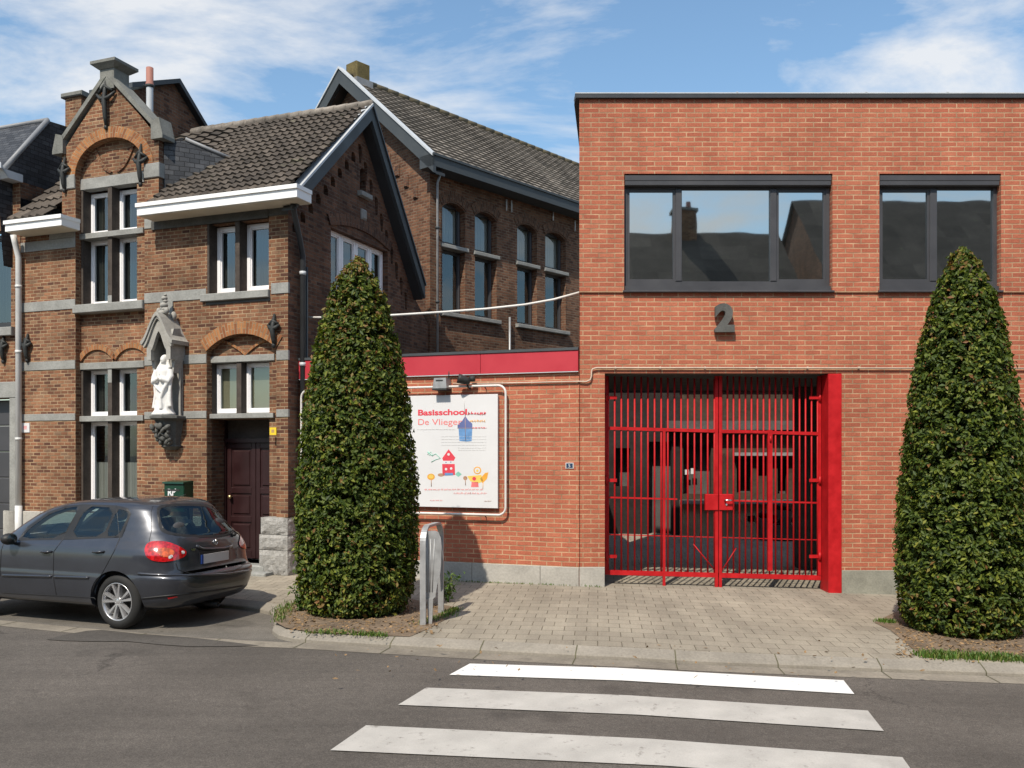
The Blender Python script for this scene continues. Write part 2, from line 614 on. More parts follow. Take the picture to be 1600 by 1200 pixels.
M = {}
M['red_brick'] = brick_mat('red_brick', [(0, (.345, .102, .060)), (.35, (.385, .117, .068)), (.7, (.405, .127, .073)), (1, (.425, .147, .086))],
                           (.42, .265, .16), .235, .0715, .0092, dirt=.14, dirt_scale=.55, bmp=.5)
M['old_brick'] = brick_mat('old_brick', [(0, (.105, .047, .032)), (.25, (.185, .081, .045)), (.6, (.25, .112, .060)), (.85, (.30, .148, .080)), (1, (.215, .13, .082))],
                           (.36, .255, .155), .165, .062, .0085, dirt=.38, dirt_scale=.9, bmp=.7)
M['orange_brick'] = brick_mat('orange_brick', [(0, (.24, .09, .04)), (.4, (.36, .15, .06)), (1, (.45, .21, .085))],
                              (.33, .25, .16), .2, .064, .007, dirt=.25, dirt_scale=1.2, bmp=.5)
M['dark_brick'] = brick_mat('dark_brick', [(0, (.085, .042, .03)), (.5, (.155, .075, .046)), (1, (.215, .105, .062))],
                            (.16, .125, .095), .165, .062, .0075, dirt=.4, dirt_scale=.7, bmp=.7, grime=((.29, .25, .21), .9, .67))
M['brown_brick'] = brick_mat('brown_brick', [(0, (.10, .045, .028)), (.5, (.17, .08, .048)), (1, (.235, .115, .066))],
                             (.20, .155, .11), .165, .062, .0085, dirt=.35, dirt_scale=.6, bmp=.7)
M['bluestone'] = stone_mat('bluestone', (.25, .25, .235), .22, 3, 30)
M['dark_stone'] = stone_mat('dark_stone', (.085, .085, .08), .25, 3, 30)
M['rough_stone'] = stone_mat('rough_stone', (.29, .28, .262), .28, 5, 22, bmp=.7, bd=.03)
M['plinth_concrete'] = stone_mat('plinth_concrete', (.35, .335, .305), .2, 1.6, 30, spots=((.16, .16, .15), 1.7, .63))
M['grey_plinth'] = stone_mat('grey_plinth', (.235, .23, .19), .25, 3, 40, spots=((.12, .13, .10), 3, .6))
M['coping_stone'] = stone_mat('coping_stone', (.165, .165, .15), .25, 4, 35, spots=((.09, .10, .065), 3, .6))
M['ridge_moss'] = stone_mat('ridge_moss', (.10, .085, .055), .35, 5, 35, spots=((.13, .12, .05), 4, .6))
M['moss_stone'] = stone_mat('moss_stone', (.115, .09, .036), .35, 6, 35, spots=((.06, .045, .03), 5, .55))
M['niche_stone'] = stone_mat('niche_stone', (.30, .29, .265), .2, 6, 40, spots=((.12, .115, .105), 5, .62))
M['bracket_stone'] = stone_mat('bracket_stone', (.10, .10, .093), .3, 6, 40)
M['white_statue'] = stone_mat('white_statue', (.64, .63, .61), .05, 6, 60, bmp=.08, coord='Object')
M['white_paint'] = paint_mat('white_paint', (.80, .80, .79), .45, .05)
M['white_pvc'] = paint_mat('white_pvc', (.82, .81, .82), .35, .03)
M['soffit'] = paint_mat('soffit', (.55, .50, .40), .6, .1)
M['dark_metal'] = paint_mat('dark_metal', (.035, .037, .040), .38, .15)
M['frame_grey'] = paint_mat('frame_grey', (.050, .050, .055), .42, .1)
M['zinc_dark'] = paint_mat('zinc_dark', (.048, .056, .062), .6, .15)
M['zinc_light'] = paint_mat('zinc_light', (.46, .48, .50), .4, .12)
M['galvanised'] = paint_mat('galvanised', (.34, .345, .35), .42, .16, metal=.35, scale=9)
M['pipe_grey'] = paint_mat('pipe_grey', (.56, .56, .55), .45, .08)
M['conduit_dull'] = paint_mat('conduit_dull', (.46, .36, .28), .55, .2)
M['conduit_white'] = paint_mat('conduit_white', (.62, .60, .57), .45, .1)
M['iron'] = paint_mat('iron', (.022, .024, .023), .6, .3, scale=20)
M['red_metal'] = paint_mat('red_metal', (.40, .009, .012), .5, .22, scale=5, spec=.25)
M['red_panel'] = paint_mat('red_panel', (.43, .03, .045), .5, .05)
M['terracotta'] = paint_mat('terracotta', (.30, .13, .10), .7, .2)
M['roof_tile'] = tile_mat('roof_tile', (.078, .064, .052), ((.12, .115, .07), 2.4, .62))
M['roof_tile_grey'] = tile_mat('roof_tile_grey', (.20, .175, .15), ((.11, .10, .08), 2.2, .6))
M['slate'] = brick_mat('slate', [(0, (.035, .037, .042)), (.5, (.055, .058, .065)), (1, (.085, .088, .095))], (.018, .018, .02), .17, .085, .006, dirt=.3, rough=.55, bmp=.8)
M['lead'] = paint_mat('lead', (.20, .205, .215), .5, .2)
M['door_wood'] = paint_mat('door_wood', (.024, .008, .0085), .42, .2)
M['brass'] = paint_mat('brass', (.75, .58, .30), .3, .1, metal=.9)
M['chrome'] = paint_mat('chrome', (.75, .75, .75), .18, .05, metal=1)
M['mail_green'] = paint_mat('mail_green', (.004, .036, .019), .4, .1)
M['sign_white'] = paint_mat('sign_white', (.62, .62, .63), .5, .02)
M['sign_yellow'] = paint_mat('sign_yellow', (.72, .52, .03), .5, .1)
M['sign_blue'] = paint_mat('sign_blue', (.02, .045, .10), .4, .1)
M['print_red'] = paint_mat('print_red', (.62, .05, .075), .6, .12, scale=12)
M['print_pink'] = paint_mat('print_pink', (.70, .17, .17), .6, .12, scale=12)
M['print_grey'] = paint_mat('print_grey', (.55, .55, .55), .6, .1)
M['print_blue'] = paint_mat('print_blue', (.12, .26, .50), .6, .25, scale=6)
M['print_blue_dark'] = paint_mat('print_blue_dark', (.10, .13, .30), .6, .2)
M['print_orange'] = paint_mat('print_orange', (.75, .36, .05), .6, .2)
M['print_yellow'] = paint_mat('print_yellow', (.80, .55, .12), .6, .2)
M['print_green'] = paint_mat('print_green', (.22, .50, .40), .6, .2)
M['print_brown'] = paint_mat('print_brown', (.38, .22, .14), .6, .2)
M['curtain'] = paint_mat('curtain', (.46, .45, .42), .9, .1)
M['curtain_beige'] = paint_mat('curtain_beige', (.40, .36, .25), .9, .06)
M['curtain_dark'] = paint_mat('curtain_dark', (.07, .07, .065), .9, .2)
M['glass'] = glass_mat('glass', .12, (.80, .90, .95))
M['glass_dark'] = glass_mat('glass_dark', .52, (.84, .90, .90), through=False, back=(.008, .009, .009), wav=.009)
M['glass_clear'] = glass_mat('glass_clear', .06, (.8, .88, .95))
M['mullion'] = stone_mat('mullion', (.062, .050, .042), .3, 5, 30)
M['rubber'] = paint_mat('rubber', (.016, .016, .016), .75, .2)

# ================================================================ SETTING: ground
def apply_e(me_verts):
    return [Vector((v.x, v.y, v.z + e(v.x))) for v in me_verts]

def sheet(name, poly, z, m, kind='structure', cuts=(1.0, 12.0), extra_x=None, rot=0.0):
    """flat polygon (x, y) following the street's gentle fall"""
    bm = bmesh.new()
    ps = [p for p in poly]
    tris = tessellate_polygon([[Vector((x, y, 0)) for x, y in ps]])
    vs = [bm.verts.new((x, y, 0)) for x, y in ps]
    for t in tris:
        try: bm.faces.new([vs[i] for i in t])
        except ValueError: pass
    for c in cuts:
        bmesh.ops.bisect_plane(bm, geom=bm.verts[:] + bm.edges[:] + bm.faces[:], plane_co=(c, 0, 0), plane_no=(1, 0, 0))
    bm.normal_update()
    mb = MB()
    bm.verts.index_update()
    pts = [Vector((v.co.x, v.co.y, z + e(v.co.x))) for v in bm.verts]
    fs = []
    for f in bm.faces:
        idx = [v.index for v in f.verts]
        if f.normal.z < 0: idx = idx[::-1]
        fs.append(tuple(idx))
    mb.raw(pts, fs, m)
    bm.free()
    ob = mb.build(name, m)
    ob['kind'] = kind
    return ob

def asphalt_mat(name, c, var=.18, patch=.5):
    m, n, l, bs = new_mat(name)
    big = noise_tex(n, l, patch, 5, .6, 'Object')
    r1 = ramp(n, [(.3, 1 - var), (.7, 1 + var)])
    l.new(big.outputs[0], r1.inputs[0])
    sp = noise_tex(n, l, 90, 3, .8, 'Object')
    r2 = ramp(n, [(.34, .55), (.52, 1.0), (.72, 1.75)])
    l.new(sp.outputs[0], r2.inputs[0])
    mid = noise_tex(n, l, 14, 4, .7, 'Object')
    r3 = ramp(n, [(.3, .85), (.7, 1.15)])
    l.new(mid.outputs[0], r3.inputs[0])
    x = mixc(n, l, c, r1.outputs[0], 1, 'MULTIPLY')
    x = mixc(n, l, x, r2.outputs[0], 1, 'MULTIPLY')
    x = mixc(n, l, x, r3.outputs[0], 1, 'MULTIPLY')
    # long streaks worn by the traffic, along the street
    tc = n.new('ShaderNodeTexCoord'); mp = n.new('ShaderNodeMapping')
    mp.inputs['Scale'].default_value = (.12, 1.6, 1); mp.inputs['Rotation'].default_value = (0, 0, R(9))
    l.new(tc.outputs['Object'], mp.inputs[0])
    st = noise_tex(n, l, 1.0, 4, .6, vec=mp.outputs[0])
    r4 = ramp(n, [(.35, .86), (.65, 1.12)])
    l.new(st.outputs[0], r4.inputs[0])
    x = mixc(n, l, x, r4.outputs[0], 1, 'MULTIPLY')
    so = noise_tex(n, l, 1.1, 3, .5, 'Object')
    r5 = ramp(n, [(.64, 1.0), (.72, .72)])
    l.new(so.outputs[0], r5.inputs[0])
    x = mixc(n, l, x, r5.outputs[0], 1, 'MULTIPLY')
    vo = n.new('ShaderNodeTexVoronoi'); vo.feature = 'DISTANCE_TO_EDGE'; vo.inputs['Scale'].default_value = .42
    wn2 = noise_tex(n, l, 1.7, 6, .7, 'Object')
    wv2 = n.new('ShaderNodeVectorMath'); wv2.operation = 'MULTIPLY_ADD'; wv2.inputs[1].default_value = (.9, .9, 0)
    l.new(wn2.outputs['Color'], wv2.inputs[0]); l.new(tc.outputs['Object'], wv2.inputs[2]); l.new(wv2.outputs[0], vo.inputs['Vector'])
    r6 = ramp(n, [(.002, .62), (.0065, 1.0)])
    l.new(vo.outputs['Distance'], r6.inputs[0])
    gate_ = noise_tex(n, l, .5, 2, .5, 'Object')
    r7 = ramp(n, [(.50, 0.0), (.58, 1.0)])
    l.new(gate_.outputs[0], r7.inputs[0])
    x = mixc(n, l, x, mixc(n, l, (1.0, 1.0, 1.0), r6.outputs[0], r7.outputs[0]), 1, 'MULTIPLY')
    l.new(x, bs.inputs['Base Color'])
    bs.inputs['Roughness'].default_value = .85
    bs.inputs['Specular IOR Level'].default_value = .3
    bump(n, l, bs, sp.outputs[0], .5, .006)
    return m

M['asphalt'] = asphalt_mat('asphalt', (.098, .086, .0745), .22)
M['asphalt_new'] = asphalt_mat('asphalt_new', (.074, .066, .058))
M['bay_asphalt'] = asphalt_mat('bay_asphalt', (.135, .122, .105), .25, .8)
M['earth'] = stone_mat('earth', (.17, .125, .085), .4, 3, 25, bmp=.8, coord='Object', bd=.03)
M['ground_far'] = stone_mat('ground_far', (.12, .11, .09), .3, .3, 6, coord='Object')
M['paving'] = brick_mat('paving', [(0, (.285, .252, .20)), (.5, (.31, .275, .218)), (1, (.335, .298, .236))], (.13, .11, .078), .25, .25, .0055,
                        dirt=.22, dirt_scale=.45, rot=R(5.5), bmp=.35, rough=.88)
M['kerb'] = stone_mat('kerb', (.225, .203, .17), .22, 1.4, 40, coord='Object', bmp=.3, spots=((.15, .135, .10), 2.2, .62))
M['gutter'] = stone_mat('gutter', (.205, .18, .145), .28, 1.8, 35, coord='Object', spots=((.12, .105, .085), 2.4, .6))
M['road_paint'] = stone_mat('road_paint', (.40, .38, .35), .14, 2.5, 90, coord='Object', spots=((.19, .175, .155), 9, .60))
M['road_paint_fresh'] = stone_mat('road_paint_fresh', (.68, .67, .64), .07, 2.5, 90, coord='Object', spots=((.42, .40, .37), 9, .68))

ground = sheet('ground', [(-400, -300), (400, -300), (400, 600), (-400, 600)], -.14, M['ground_far'])
# kerb line at road level, right to left
KERB = [(40, 7.4), (14, 8.38), (8, 8.62), (5.0, 8.72), (4.1, 8.76), (1.83, 8.90), (.7, 9.06), (-.4, 9.32), (-1.5, 9.60), (-2.2, 9.79)]
CORNER = [(-2.42, 9.88), (-2.62, 10.05), (-2.76, 10.32), (-2.84, 10.7), (-2.95, 11.15), (-3.1, 11.5), (-3.35, 11.75), (-3.7, 11.95)]
BACKK = [(-5, 12.46), (-14, 15.86), (-40, 25.7)]
EDGE = KERB + [(-2.42, 9.83), (-2.82, 9.90), (-3.58, 10.10), (-5.06, 10.62), (-6.34, 11.12), (-14, 14.2), (-40, 24)]
road = sheet('road', EDGE + [(-40, -3.6), (40, -3.6)], -.1, M['asphalt'])
far_pav = sheet('far_pavement', [(-40, -3.6), (40, -3.6), (40, -9), (-40, -9)], .0, M['gutter'])
bay = sheet('parking_bay', EDGE[10:] + (CORNER + BACKK)[::-1] + [], -.104, M['bay_asphalt'])
BACKLINE = [(x, y + .02) for x, y in KERB]
KPATH = KERB + CORNER + BACKK

def offset_path(path, off):
    out = []
    for i, p in enumerate(path):
        a = Vector(path[max(0, i - 1)]); b = Vector(path[min(len(path) - 1, i + 1)])
        t = (b - a).normalized()
        nr = Vector((t.y, -t.x))            # to the right of travel: the pavement side
        out.append((p[0] + nr.x * off, p[1] + nr.y * off))
    return out

pav_edge = offset_path(KPATH, .15)
pavement = sheet('pavement', pav_edge + [(-40, 34), (40, 34)], 0, M['paving'])

def strip(name, path, offs, m, joints=None):
    """offs: list of (sideways, z) for the section"""
    dense = []
    for i in range(len(path) - 1):
        a, b = Vector(path[i]), Vector(path[i + 1])
        k = max(1, int((b - a).length / .5)) if abs(a.x) < 15 else 1
        for j in range(k): dense.append(tuple(a.lerp(b, j / k)))
    dense.append(path[-1])
    lines = [offset_path(dense, o) for o, _ in offs]
    mb = MB()
    for i in range(len(dense) - 1):
        for j in range(len(offs) - 1):
            q = [(lines[j][i], offs[j][1]), (lines[j][i + 1], offs[j][1]), (lines[j + 1][i + 1], offs[j + 1][1]), (lines[j + 1][i], offs[j + 1][1])]
            mb.face([Vector((p[0], p[1], z + e(p[0]))) for p, z in q][::-1], m, smooth=True)
    if joints:
        L = 0
        nxt = .4
        for i in range(len(dense) - 1):
            a, b = Vector(dense[i]), Vector(dense[i + 1])
            sl = (b - a).length
            while nxt < L + sl:
                f = (nxt - L) / sl
                for j in range(len(offs) - 1):
                    pts = []
                    for k, df in ((j, -.006 / sl), (j, .006 / sl), (j + 1, .006 / sl), (j + 1, -.006 / sl)):
                        p = Vector(lines[k][i]).lerp(Vector(lines[k][i + 1]), f + df)
                        pts.append(Vector((p.x, p.y + .0, offs[k][1] + .003 + e(p.x))))
                    mb.face(pts, joints)
                nxt += 1.0
            L += sl
    ob = mb.build(name, m)
    ob['kind'] = 'structure'
    return ob

M['joint'] = stone_mat('joint', (.09, .085, .05), .3, 6, 30, coord='Object')
kerb = strip('kerb', KPATH, [(-.004, -.13), (0, -.066), (.012, -.052), (.04, -.040), (.15, .003), (.152, -.05)], M['kerb'], M['joint'])
gutter = strip('gutter', EDGE, [(-.27, -.0965), (-.01, -.0945)], M['gutter'], M['joint'])
# the old asphalt patch beside the car
pp = [G(x, y, -.1) for x, y in [(72, 1000), (95, 994), (135, 986.5), (160, 985), (215, 991), (300, 997), (360, 1004), (405, 1009.5), (350, 1011), (296, 1011), (250, 1008), (200, 1003), (140, 1003), (100, 1002)]]
patch = sheet('asphalt_patch', [(p.x, p.y) for p in pp], -.0925, M['asphalt_new'])
for k, (q, mm) in enumerate([([(734, 1037.5), (1318, 1063.5), (1335, 1085), (702, 1055)], 'road_paint_fresh'),
              ([(666, 1075), (1356, 1111), (1381, 1143), (622, 1102)], 'road_paint'),
              ([(572, 1134), (1410, 1184), (1440, 1226), (516, 1173)], 'road_paint')]):
    ps = [G(x, y, -.096) for x, y in q]
    s_ = sheet('crosswalk_stripe', [(p.x, p.y) for p in ps], -.0915, M[mm])
    s_.parent = road
    s_.location = s_.location - road.location
    del s_['kind']

def pit(pts, seed):
    ps = [G(x, y, .01) for x, y in pts]
    return sheet('tree_pit', [(p.x, p.y) for p in ps], .006, M['earth'])
pit([(446, 980), (484, 986.5), (560, 990.5), (640, 994), (668, 982), (704, 963), (712, 948), (640, 935), (480, 932), (430, 952), (428, 970)], 1)
pit([(1366, 972), (1392, 984), (1440, 1025), (1600, 1028.5), (1800, 1034), (1800, 985), (1560, 960), (1400, 955)], 2)

# ================================================================ RED SCHOOL BUILDING
YR = 13.27
FR = Fr((0, YR), (1, 0))
def rx(px): return (px - CX) * YR / FPX
def rz(py): return CAMZ + (HY - py) * YR / FPX
red = thing('school_building', 'modern two-storey red brick school building with flat roof, dark window bands and gateway', 'building', (5.5, YR, 0))
XL, XR, YB = rx(905), 14.5, 17.1
ZT = rz(154)
Zs = rz(457)
gx0, gx1, gzt = rx(945), rx(1315), rz(583)
w1 = (rx(975), rx(1300), rz(457), rz(272))
w2 = (rx(1373), rx(1563), rz(457), rz(272))
w3 = (rx(1640), rx(1950), rz(457), rz(272))
def rect(a): return [(a[0], a[2]), (a[1], a[2]), (a[1], a[3]), (a[0], a[3])]
mb = MB()
# upper storey stands a finger's width proud of the ground floor
mb.panel(FR, [(XL, Zs - .0), (XR, Zs - .0), (XR, ZT), (XL, ZT)], [rect((w[0], w[1], w[2] + .004, w[3])) for w in (w1, w2, w3)], .022, .16, M['red_brick'])
mb.face([FR.pt(XL, Zs, .022), FR.pt(XL, Zs, -.02), FR.pt(XR, Zs, -.02), FR.pt(XR, Zs, .022)], M['red_brick'])
low = [(rx(908), -.4), (gx0, -.4), (gx0, gzt), (gx1, gzt), (gx1, -.4), (XR, -.4), (XR, Zs + .01), (rx(908), Zs + .01)]
mb.panel(FR, low, [], -.006, 0, M['red_brick'])
# shadow joint under the sills
mb.fbox(FR, XL + .01, XR, Zs - .035, Zs - .001, -.03, -.012, M['joint'])
# gateway reveals and passage walls
gxr = 9.0                                             # behind the front wall the covered yard widens to the right
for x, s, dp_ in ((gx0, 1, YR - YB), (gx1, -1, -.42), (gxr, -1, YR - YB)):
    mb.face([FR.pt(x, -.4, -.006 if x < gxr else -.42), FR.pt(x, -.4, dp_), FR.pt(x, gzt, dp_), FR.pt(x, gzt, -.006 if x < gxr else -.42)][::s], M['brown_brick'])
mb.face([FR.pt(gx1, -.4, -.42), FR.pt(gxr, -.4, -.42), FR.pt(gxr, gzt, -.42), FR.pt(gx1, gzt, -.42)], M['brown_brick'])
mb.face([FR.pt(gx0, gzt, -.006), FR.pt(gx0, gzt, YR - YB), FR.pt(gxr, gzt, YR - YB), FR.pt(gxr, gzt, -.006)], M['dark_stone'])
# side, back and top
XB = XL + .42                                          # the flank runs back at an angle
mb.face([(XL, YR - .022, -.4), (XL, YR - .022, ZT), (XB, YB, ZT), (XB, YB, -.4)], M['red_brick'])
mb.face([(XR, YR - .022, -.4), (XR, YB, -.4), (XR, YB, ZT), (XR, YR - .022, ZT)], M['red_brick'])
mb.panel(Fr((0, YB), (-1, 0)), [(-XR, -.4), (-gxr, -.4), (-gxr, gzt), (-gx0, gzt), (-gx0, -.4), (-XB, -.4), (-XB, ZT), (-XR, ZT)], [], 0, 0, M['red_brick'])
mb.face([(XL, YR, ZT - .1), (XR, YR, ZT - .1), (XR, YB, ZT - .1), (XB, YB, ZT - .1)], M['lead'])
mb.build('wall', None, red)
# a concrete column inside the passage
mb = MB()
mb.box(rx(1250) * 1.21, rx(1276) * 1.21, 16.05, 16.4, -.4, gzt, M['dark_stone'])
mb.build('column', None, red)
mb = MB()
hh = (rz(147) - rz(154))
mb.box(XL - .06, XR, YR - .075, YR + .2, ZT - .015, ZT + .045, M['dark_metal'])
mb.box(XL - .065, XR, YR - .08, YR + .22, ZT + .045, ZT + .06, M['zinc_light'])
mb.box8([(XL - .06, YR + .2, ZT - .015), (XL + .2, YR + .2, ZT - .015), (XB + .2, YB, ZT - .015), (XB - .06, YB, ZT - .015), (XL - .06, YR + .2, ZT + .045), (XL + .2, YR + .2, ZT + .045), (XB + .2, YB, ZT + .045), (XB - .06, YB, ZT + .045)], M['dark_metal'])
for x in (2.1, 3.3, 5.2, 6.4, 8.1):
    mb.box(x, x + .03, YR - .083, YR + .225, ZT + .06, ZT + .068, M['zinc_light'])
mb.build('roof_edge', None, red)
mb = MB()
def plinth(x0, x1, pz, m):
    n = max(1, int((x1 - x0) / 1.2))
    for i in range(n):
        a, b = x0 + (x1 - x0) * i / n, x0 + (x1 - x0) * (i + 1) / n
        mb.bbox(FR, a + .002, b - .002, -.4, pz, -.03, .006, .006, m)
plinth(gx1 + .002, XR, rz(891), M['grey_plinth'])
mb.build('plinth', None, red)

def dark_window(w, mull, parent):
    x0, x1, z0, z1 = w
    d = -.10
    f = MB()
    ztop = rz(290)
    f.bbox(FR, x0 + .01, x1 - .01, ztop, z1 - .01, -.09, .005, .01, M['frame_grey'])      # shutter box
    f.bbox(FR, x0 + .01, x1 - .01, ztop + .07, z1 - .02, .004, .012, .006, M['frame_grey'])
    f.fbox(FR, x0 + .008, x0 + .06, z0 + .1, ztop, d - .06, d + .02, M['frame_grey'])
    f.fbox(FR, x1 - .06, x1 - .008, z0 + .1, ztop, d - .06, d + .02, M['frame_grey'])
    zb = rz(438)
    f.fbox(FR, x0 + .06, x1 - .06, z0 + .1, zb, d - .06, d + .018, M['frame_grey'])
    f.fbox(FR, x0 + .06, x1 - .06, ztop - .03, ztop, d - .06, d + .018, M['frame_grey'])
    for a, b in mull:
        f.bbox(FR, a, b, zb, ztop - .03, d - .06, d + .03, .008, M['frame_grey'])
    fo = f.build('window', None, parent, origin=FR.pt((x0 + x1) / 2, z0, d))
    s = MB()
    s.bbox(FR, x0 - .02, x1 + .02, z0 - .005, z0 + .025, -.12, .06, .006, M['frame_grey'])
    s.fbox(FR, x0 + .01, x1 - .01, z0 + .026, z0 + .1, -.12, -.02, M['frame_grey'])
    s.build('sill', None, fo)
    cuts = [x0 + .06] + [q for ab in mull for q in ab] + [x1 - .06]
    for i in range(0, len(cuts), 2):
        a, b = cuts[i], cuts[i + 1]
        p = MB()
        p.face([FR.pt(a, zb, d - .02), FR.pt(b, zb, d - .02), FR.pt(b, ztop - .03, d - .02), FR.pt(a, ztop - .03, d - .02)], M['glass_dark'])
        p.build('pane', None, fo)
        if i != 2:                                  # opening lights have a sash of their own
            r_ = MB()
            t = .035
            r_.fbox(FR, a, a + t, zb, ztop - .03, d - .015, d + .008, M['frame_grey'])
            r_.fbox(FR, b - t, b, zb, ztop - .03, d - .015, d + .008, M['frame_grey'])
            r_.fbox(FR, a + t, b - t, zb, zb + t, d - .015, d + .006, M['frame_grey'])
            r_.fbox(FR, a + t, b - t, ztop - .03 - t, ztop - .03, d - .015, d + .006, M['frame_grey'])
            r_.build('sash', None, fo)
dark_window(w1, [(rx(1057), rx(1067)), (rx(1206), rx(1216))], red)
dark_window(w2, [(rx(1457), rx(1468))], red)
dark_window(w3, [(rx(1745), rx(1755))], red)

# big house number
num = text('house_number', '2', FR, rx(1116), rz(517), rz(478) - rz(517) + .16, .06, M['dark_stone'], None, ext=.035, bold=.028, sx=1.02)
tag(num, 'big dark grey numeral 2 fixed to the red brick above the gateway', 'number sign')

# small red column of the gateway
gp = MB()
gp.bbox(FR, rx(1294), gx1 - .002, -.11, rz(583) - .01, -.34, .014, .006, M['red_metal'])
gp.build('gate_column', None, red)

# ---------------------------------------------------------------- the gate
YG = -.30                                            # set back in the opening
def gxx(px): return (px - CX) * (YR + .3) / FPX
def gz(py): return CAMZ + (HY - py) * (YR + .3) / FPX
gate = thing('gate', 'tall red metal bar gate with two leaves and lock box closing the gateway', 'gate', (3.1, YR + .3, -.08))
g0, g1 = gx0 + .03, rx(1293)
def slope(px, z0): return z0 - .026 * (px - g0)
zrail_t, zrail_b = gz(669), gz(894)
def rail(mb, x0, x1, z, t, dd=.02):
    a, b = slope(x0, z) - z, slope(x1, z) - z
    mb.box8([FR.pt(x0, z - t + a, YG + dd), FR.pt(x1, z - t + b, YG + dd), FR.pt(x1, z - t + b, YG - dd), FR.pt(x0, z - t + a, YG - dd),
             FR.pt(x0, z + t + a, YG + dd), FR.pt(x1, z + t + b, YG + dd), FR.pt(x1, z + t + b, YG - dd), FR.pt(x0, z + t + a, YG - dd)], M['red_metal'])
xm0, xm1 = gxx(1117), gxx(1127)
xm = (xm0 + xm1) / 2
for k, (x0, x1) in enumerate(((g0, xm - .006), (xm + .006, g1))):
    f = MB()
    rail(f, x0, x1, zrail_t, .024, .024)
    rail(f, x0, x1, zrail_b, .034, .024)
    zm = gz(777)
    if k == 0: rail(f, x0, gxx(1058), zm, .012, .012)
    else: rail(f, gxx(1145), x1, zm, .012, .012)
    rail(f, x0, x1, gz(835), .006, .008)
    # stiles
    s0 = x0 if k == 0 else x1 - .045
    f.fbox(FR, s0, s0 + .045, slope(x0, zrail_b), gzt - .02, YG - .025, YG + .025, M['red_metal'])
    c0, c1 = (x1 - .045, x1) if k == 0 else (x0, x0 + .045)
    f.fbox(FR, c0, c1, slope(x1, -.05) if k == 0 else -.08, gzt - .02, YG - .03, YG + .03, M['red_metal'])
    if k == 0:
        f.fbox(FR, gxx(1035.3), gxx(1039.3), -.1, zrail_t, YG - .02, YG + .026, M['red_metal'])
        f.tube([FR.pt(gxx(1083), gz(850), YG + .02), FR.pt(gxx(1116), gz(890), YG + .02)], .008, 6, M['red_metal'])
    else:
        f.tube([FR.pt(gxx(1150), gz(856), YG + .02), FR.pt(gxx(1127), gz(892), YG + .02)], .008, 6, M['red_metal'])
    leaf = f.build('gate_leaf', None, gate, origin=FR.pt((x0 + x1) / 2, 0, YG))
    if k == 1:                                      # wicket door frame
        w = MB()
        w.fbox(FR, gxx(1199), gxx(1206), slope(2, zrail_b) + .04, zrail_t - .03, YG - .03, YG + .036, M['red_metal'])
        w.fbox(FR, gxx(1128), gxx(1199), zrail_t - .075, zrail_t - .05, YG - .025, YG + .03, M['red_metal'])
        w.build('wicket_frame', None, leaf)
        w = MB()
        w.tube([FR.pt(gxx(1203), zrail_t - .12 - q, YG + .04) for q in (0, .09)], .016, 8, M['red_metal'])
        w.build('hinge', None, leaf)
    nb = 17
    xs = [x0 + (x1 - x0) * (i + .5) / nb for i in range(nb)]
    first = None
    for i, x in enumerate(xs):
        if first is None:
            b = MB()
            b.tube([FR.pt(x, slope(x, zrail_b) - .02, YG), FR.pt(x, gzt - .02, YG)], .0138, 8, M['red_metal'])
            first = b.build('bar', None, leaf, origin=FR.pt(x, 0, YG)); fx = x
        else:
            dup(first, leaf, (x - fx, 0, -.026 * (x - fx)))
    bx = MB()
    if k == 0:
        bx.bbox(FR, gxx(1101), xm - .008, gz(797), gz(772), YG - .03, YG + .05, .006, M['red_metal'])
    else:
        bx.bbox(FR, xm + .008, gxx(1144), gz(797), gz(772), YG - .03, YG + .05, .006, M['red_metal'])
    lb = bx.build('lock_box', None, leaf)
    if k == 1:
        h = MB()
        hx, hz = gxx(1131), gz(781)
        h.tube([FR.pt(hx, hz, YG + .05), FR.pt(hx, hz, YG + .10), FR.pt(hx + .015, hz, YG + .11), FR.pt(hx + .10, hz, YG + .11)], .013, 8, M['chrome'])
        h.build('handle', None, leaf)
        h = MB()
        h.lathe(FR.pt(hx + .03, hz - .07, YG + .05), [(.0, .012), (.018, .01), (.018, 0)], 12, M['chrome'], axis=FR.n)
        h.build('cylinder_lock', None, leaf)

for z in (.35, 1.5, 2.75):                          # strap hinges on the two hanging sides
    for x, s in ((g0 + .02, 1), (g1 - .02, -1)):
        h = MB(); h.tube([FR.pt(x, z, YG + .03), FR.pt(x, z + .12, YG + .03)], .022, 10, M['red_metal']); h.fbox(FR, min(x, x + s * .16), max(x, x + s * .16), z + .035, z + .085, YG + .02, YG + .034, M['red_metal'])
        h.build('hinge', None, gate)

# ---------------------------------------------------------------- courtyard behind the passage
an = thing('annex', 'low beige rendered annex wall with dark openings seen through the gate', 'building', (3.6, 22.2, 0))
FA = Fr((0, 22.2), (1, 0))
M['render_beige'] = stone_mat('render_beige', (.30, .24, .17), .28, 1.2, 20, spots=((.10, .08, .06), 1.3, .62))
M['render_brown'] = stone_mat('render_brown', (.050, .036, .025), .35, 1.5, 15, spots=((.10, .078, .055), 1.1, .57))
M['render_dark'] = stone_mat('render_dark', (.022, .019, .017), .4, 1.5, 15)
ax = lambda px: (px - CX) * 22.2 / FPX
az = lambda py: CAMZ + (HY - py) * 22.2 / FPX
def hole(x0, y0, x1, y1): return [(ax(x0), az(y1)), (ax(x1), az(y1)), (ax(x1), az(y0)), (ax(x0), az(y0))]
xs_ = ax(1062)
mb = MB()
mb.panel(FA, [(xs_, -.4), (12, -.4), (12, az(783)), (xs_, az(783))], [hole(1168, 806, 1180, 816), hole(1196, 804, 1216, 814)], 0, .3, M['render_beige'])
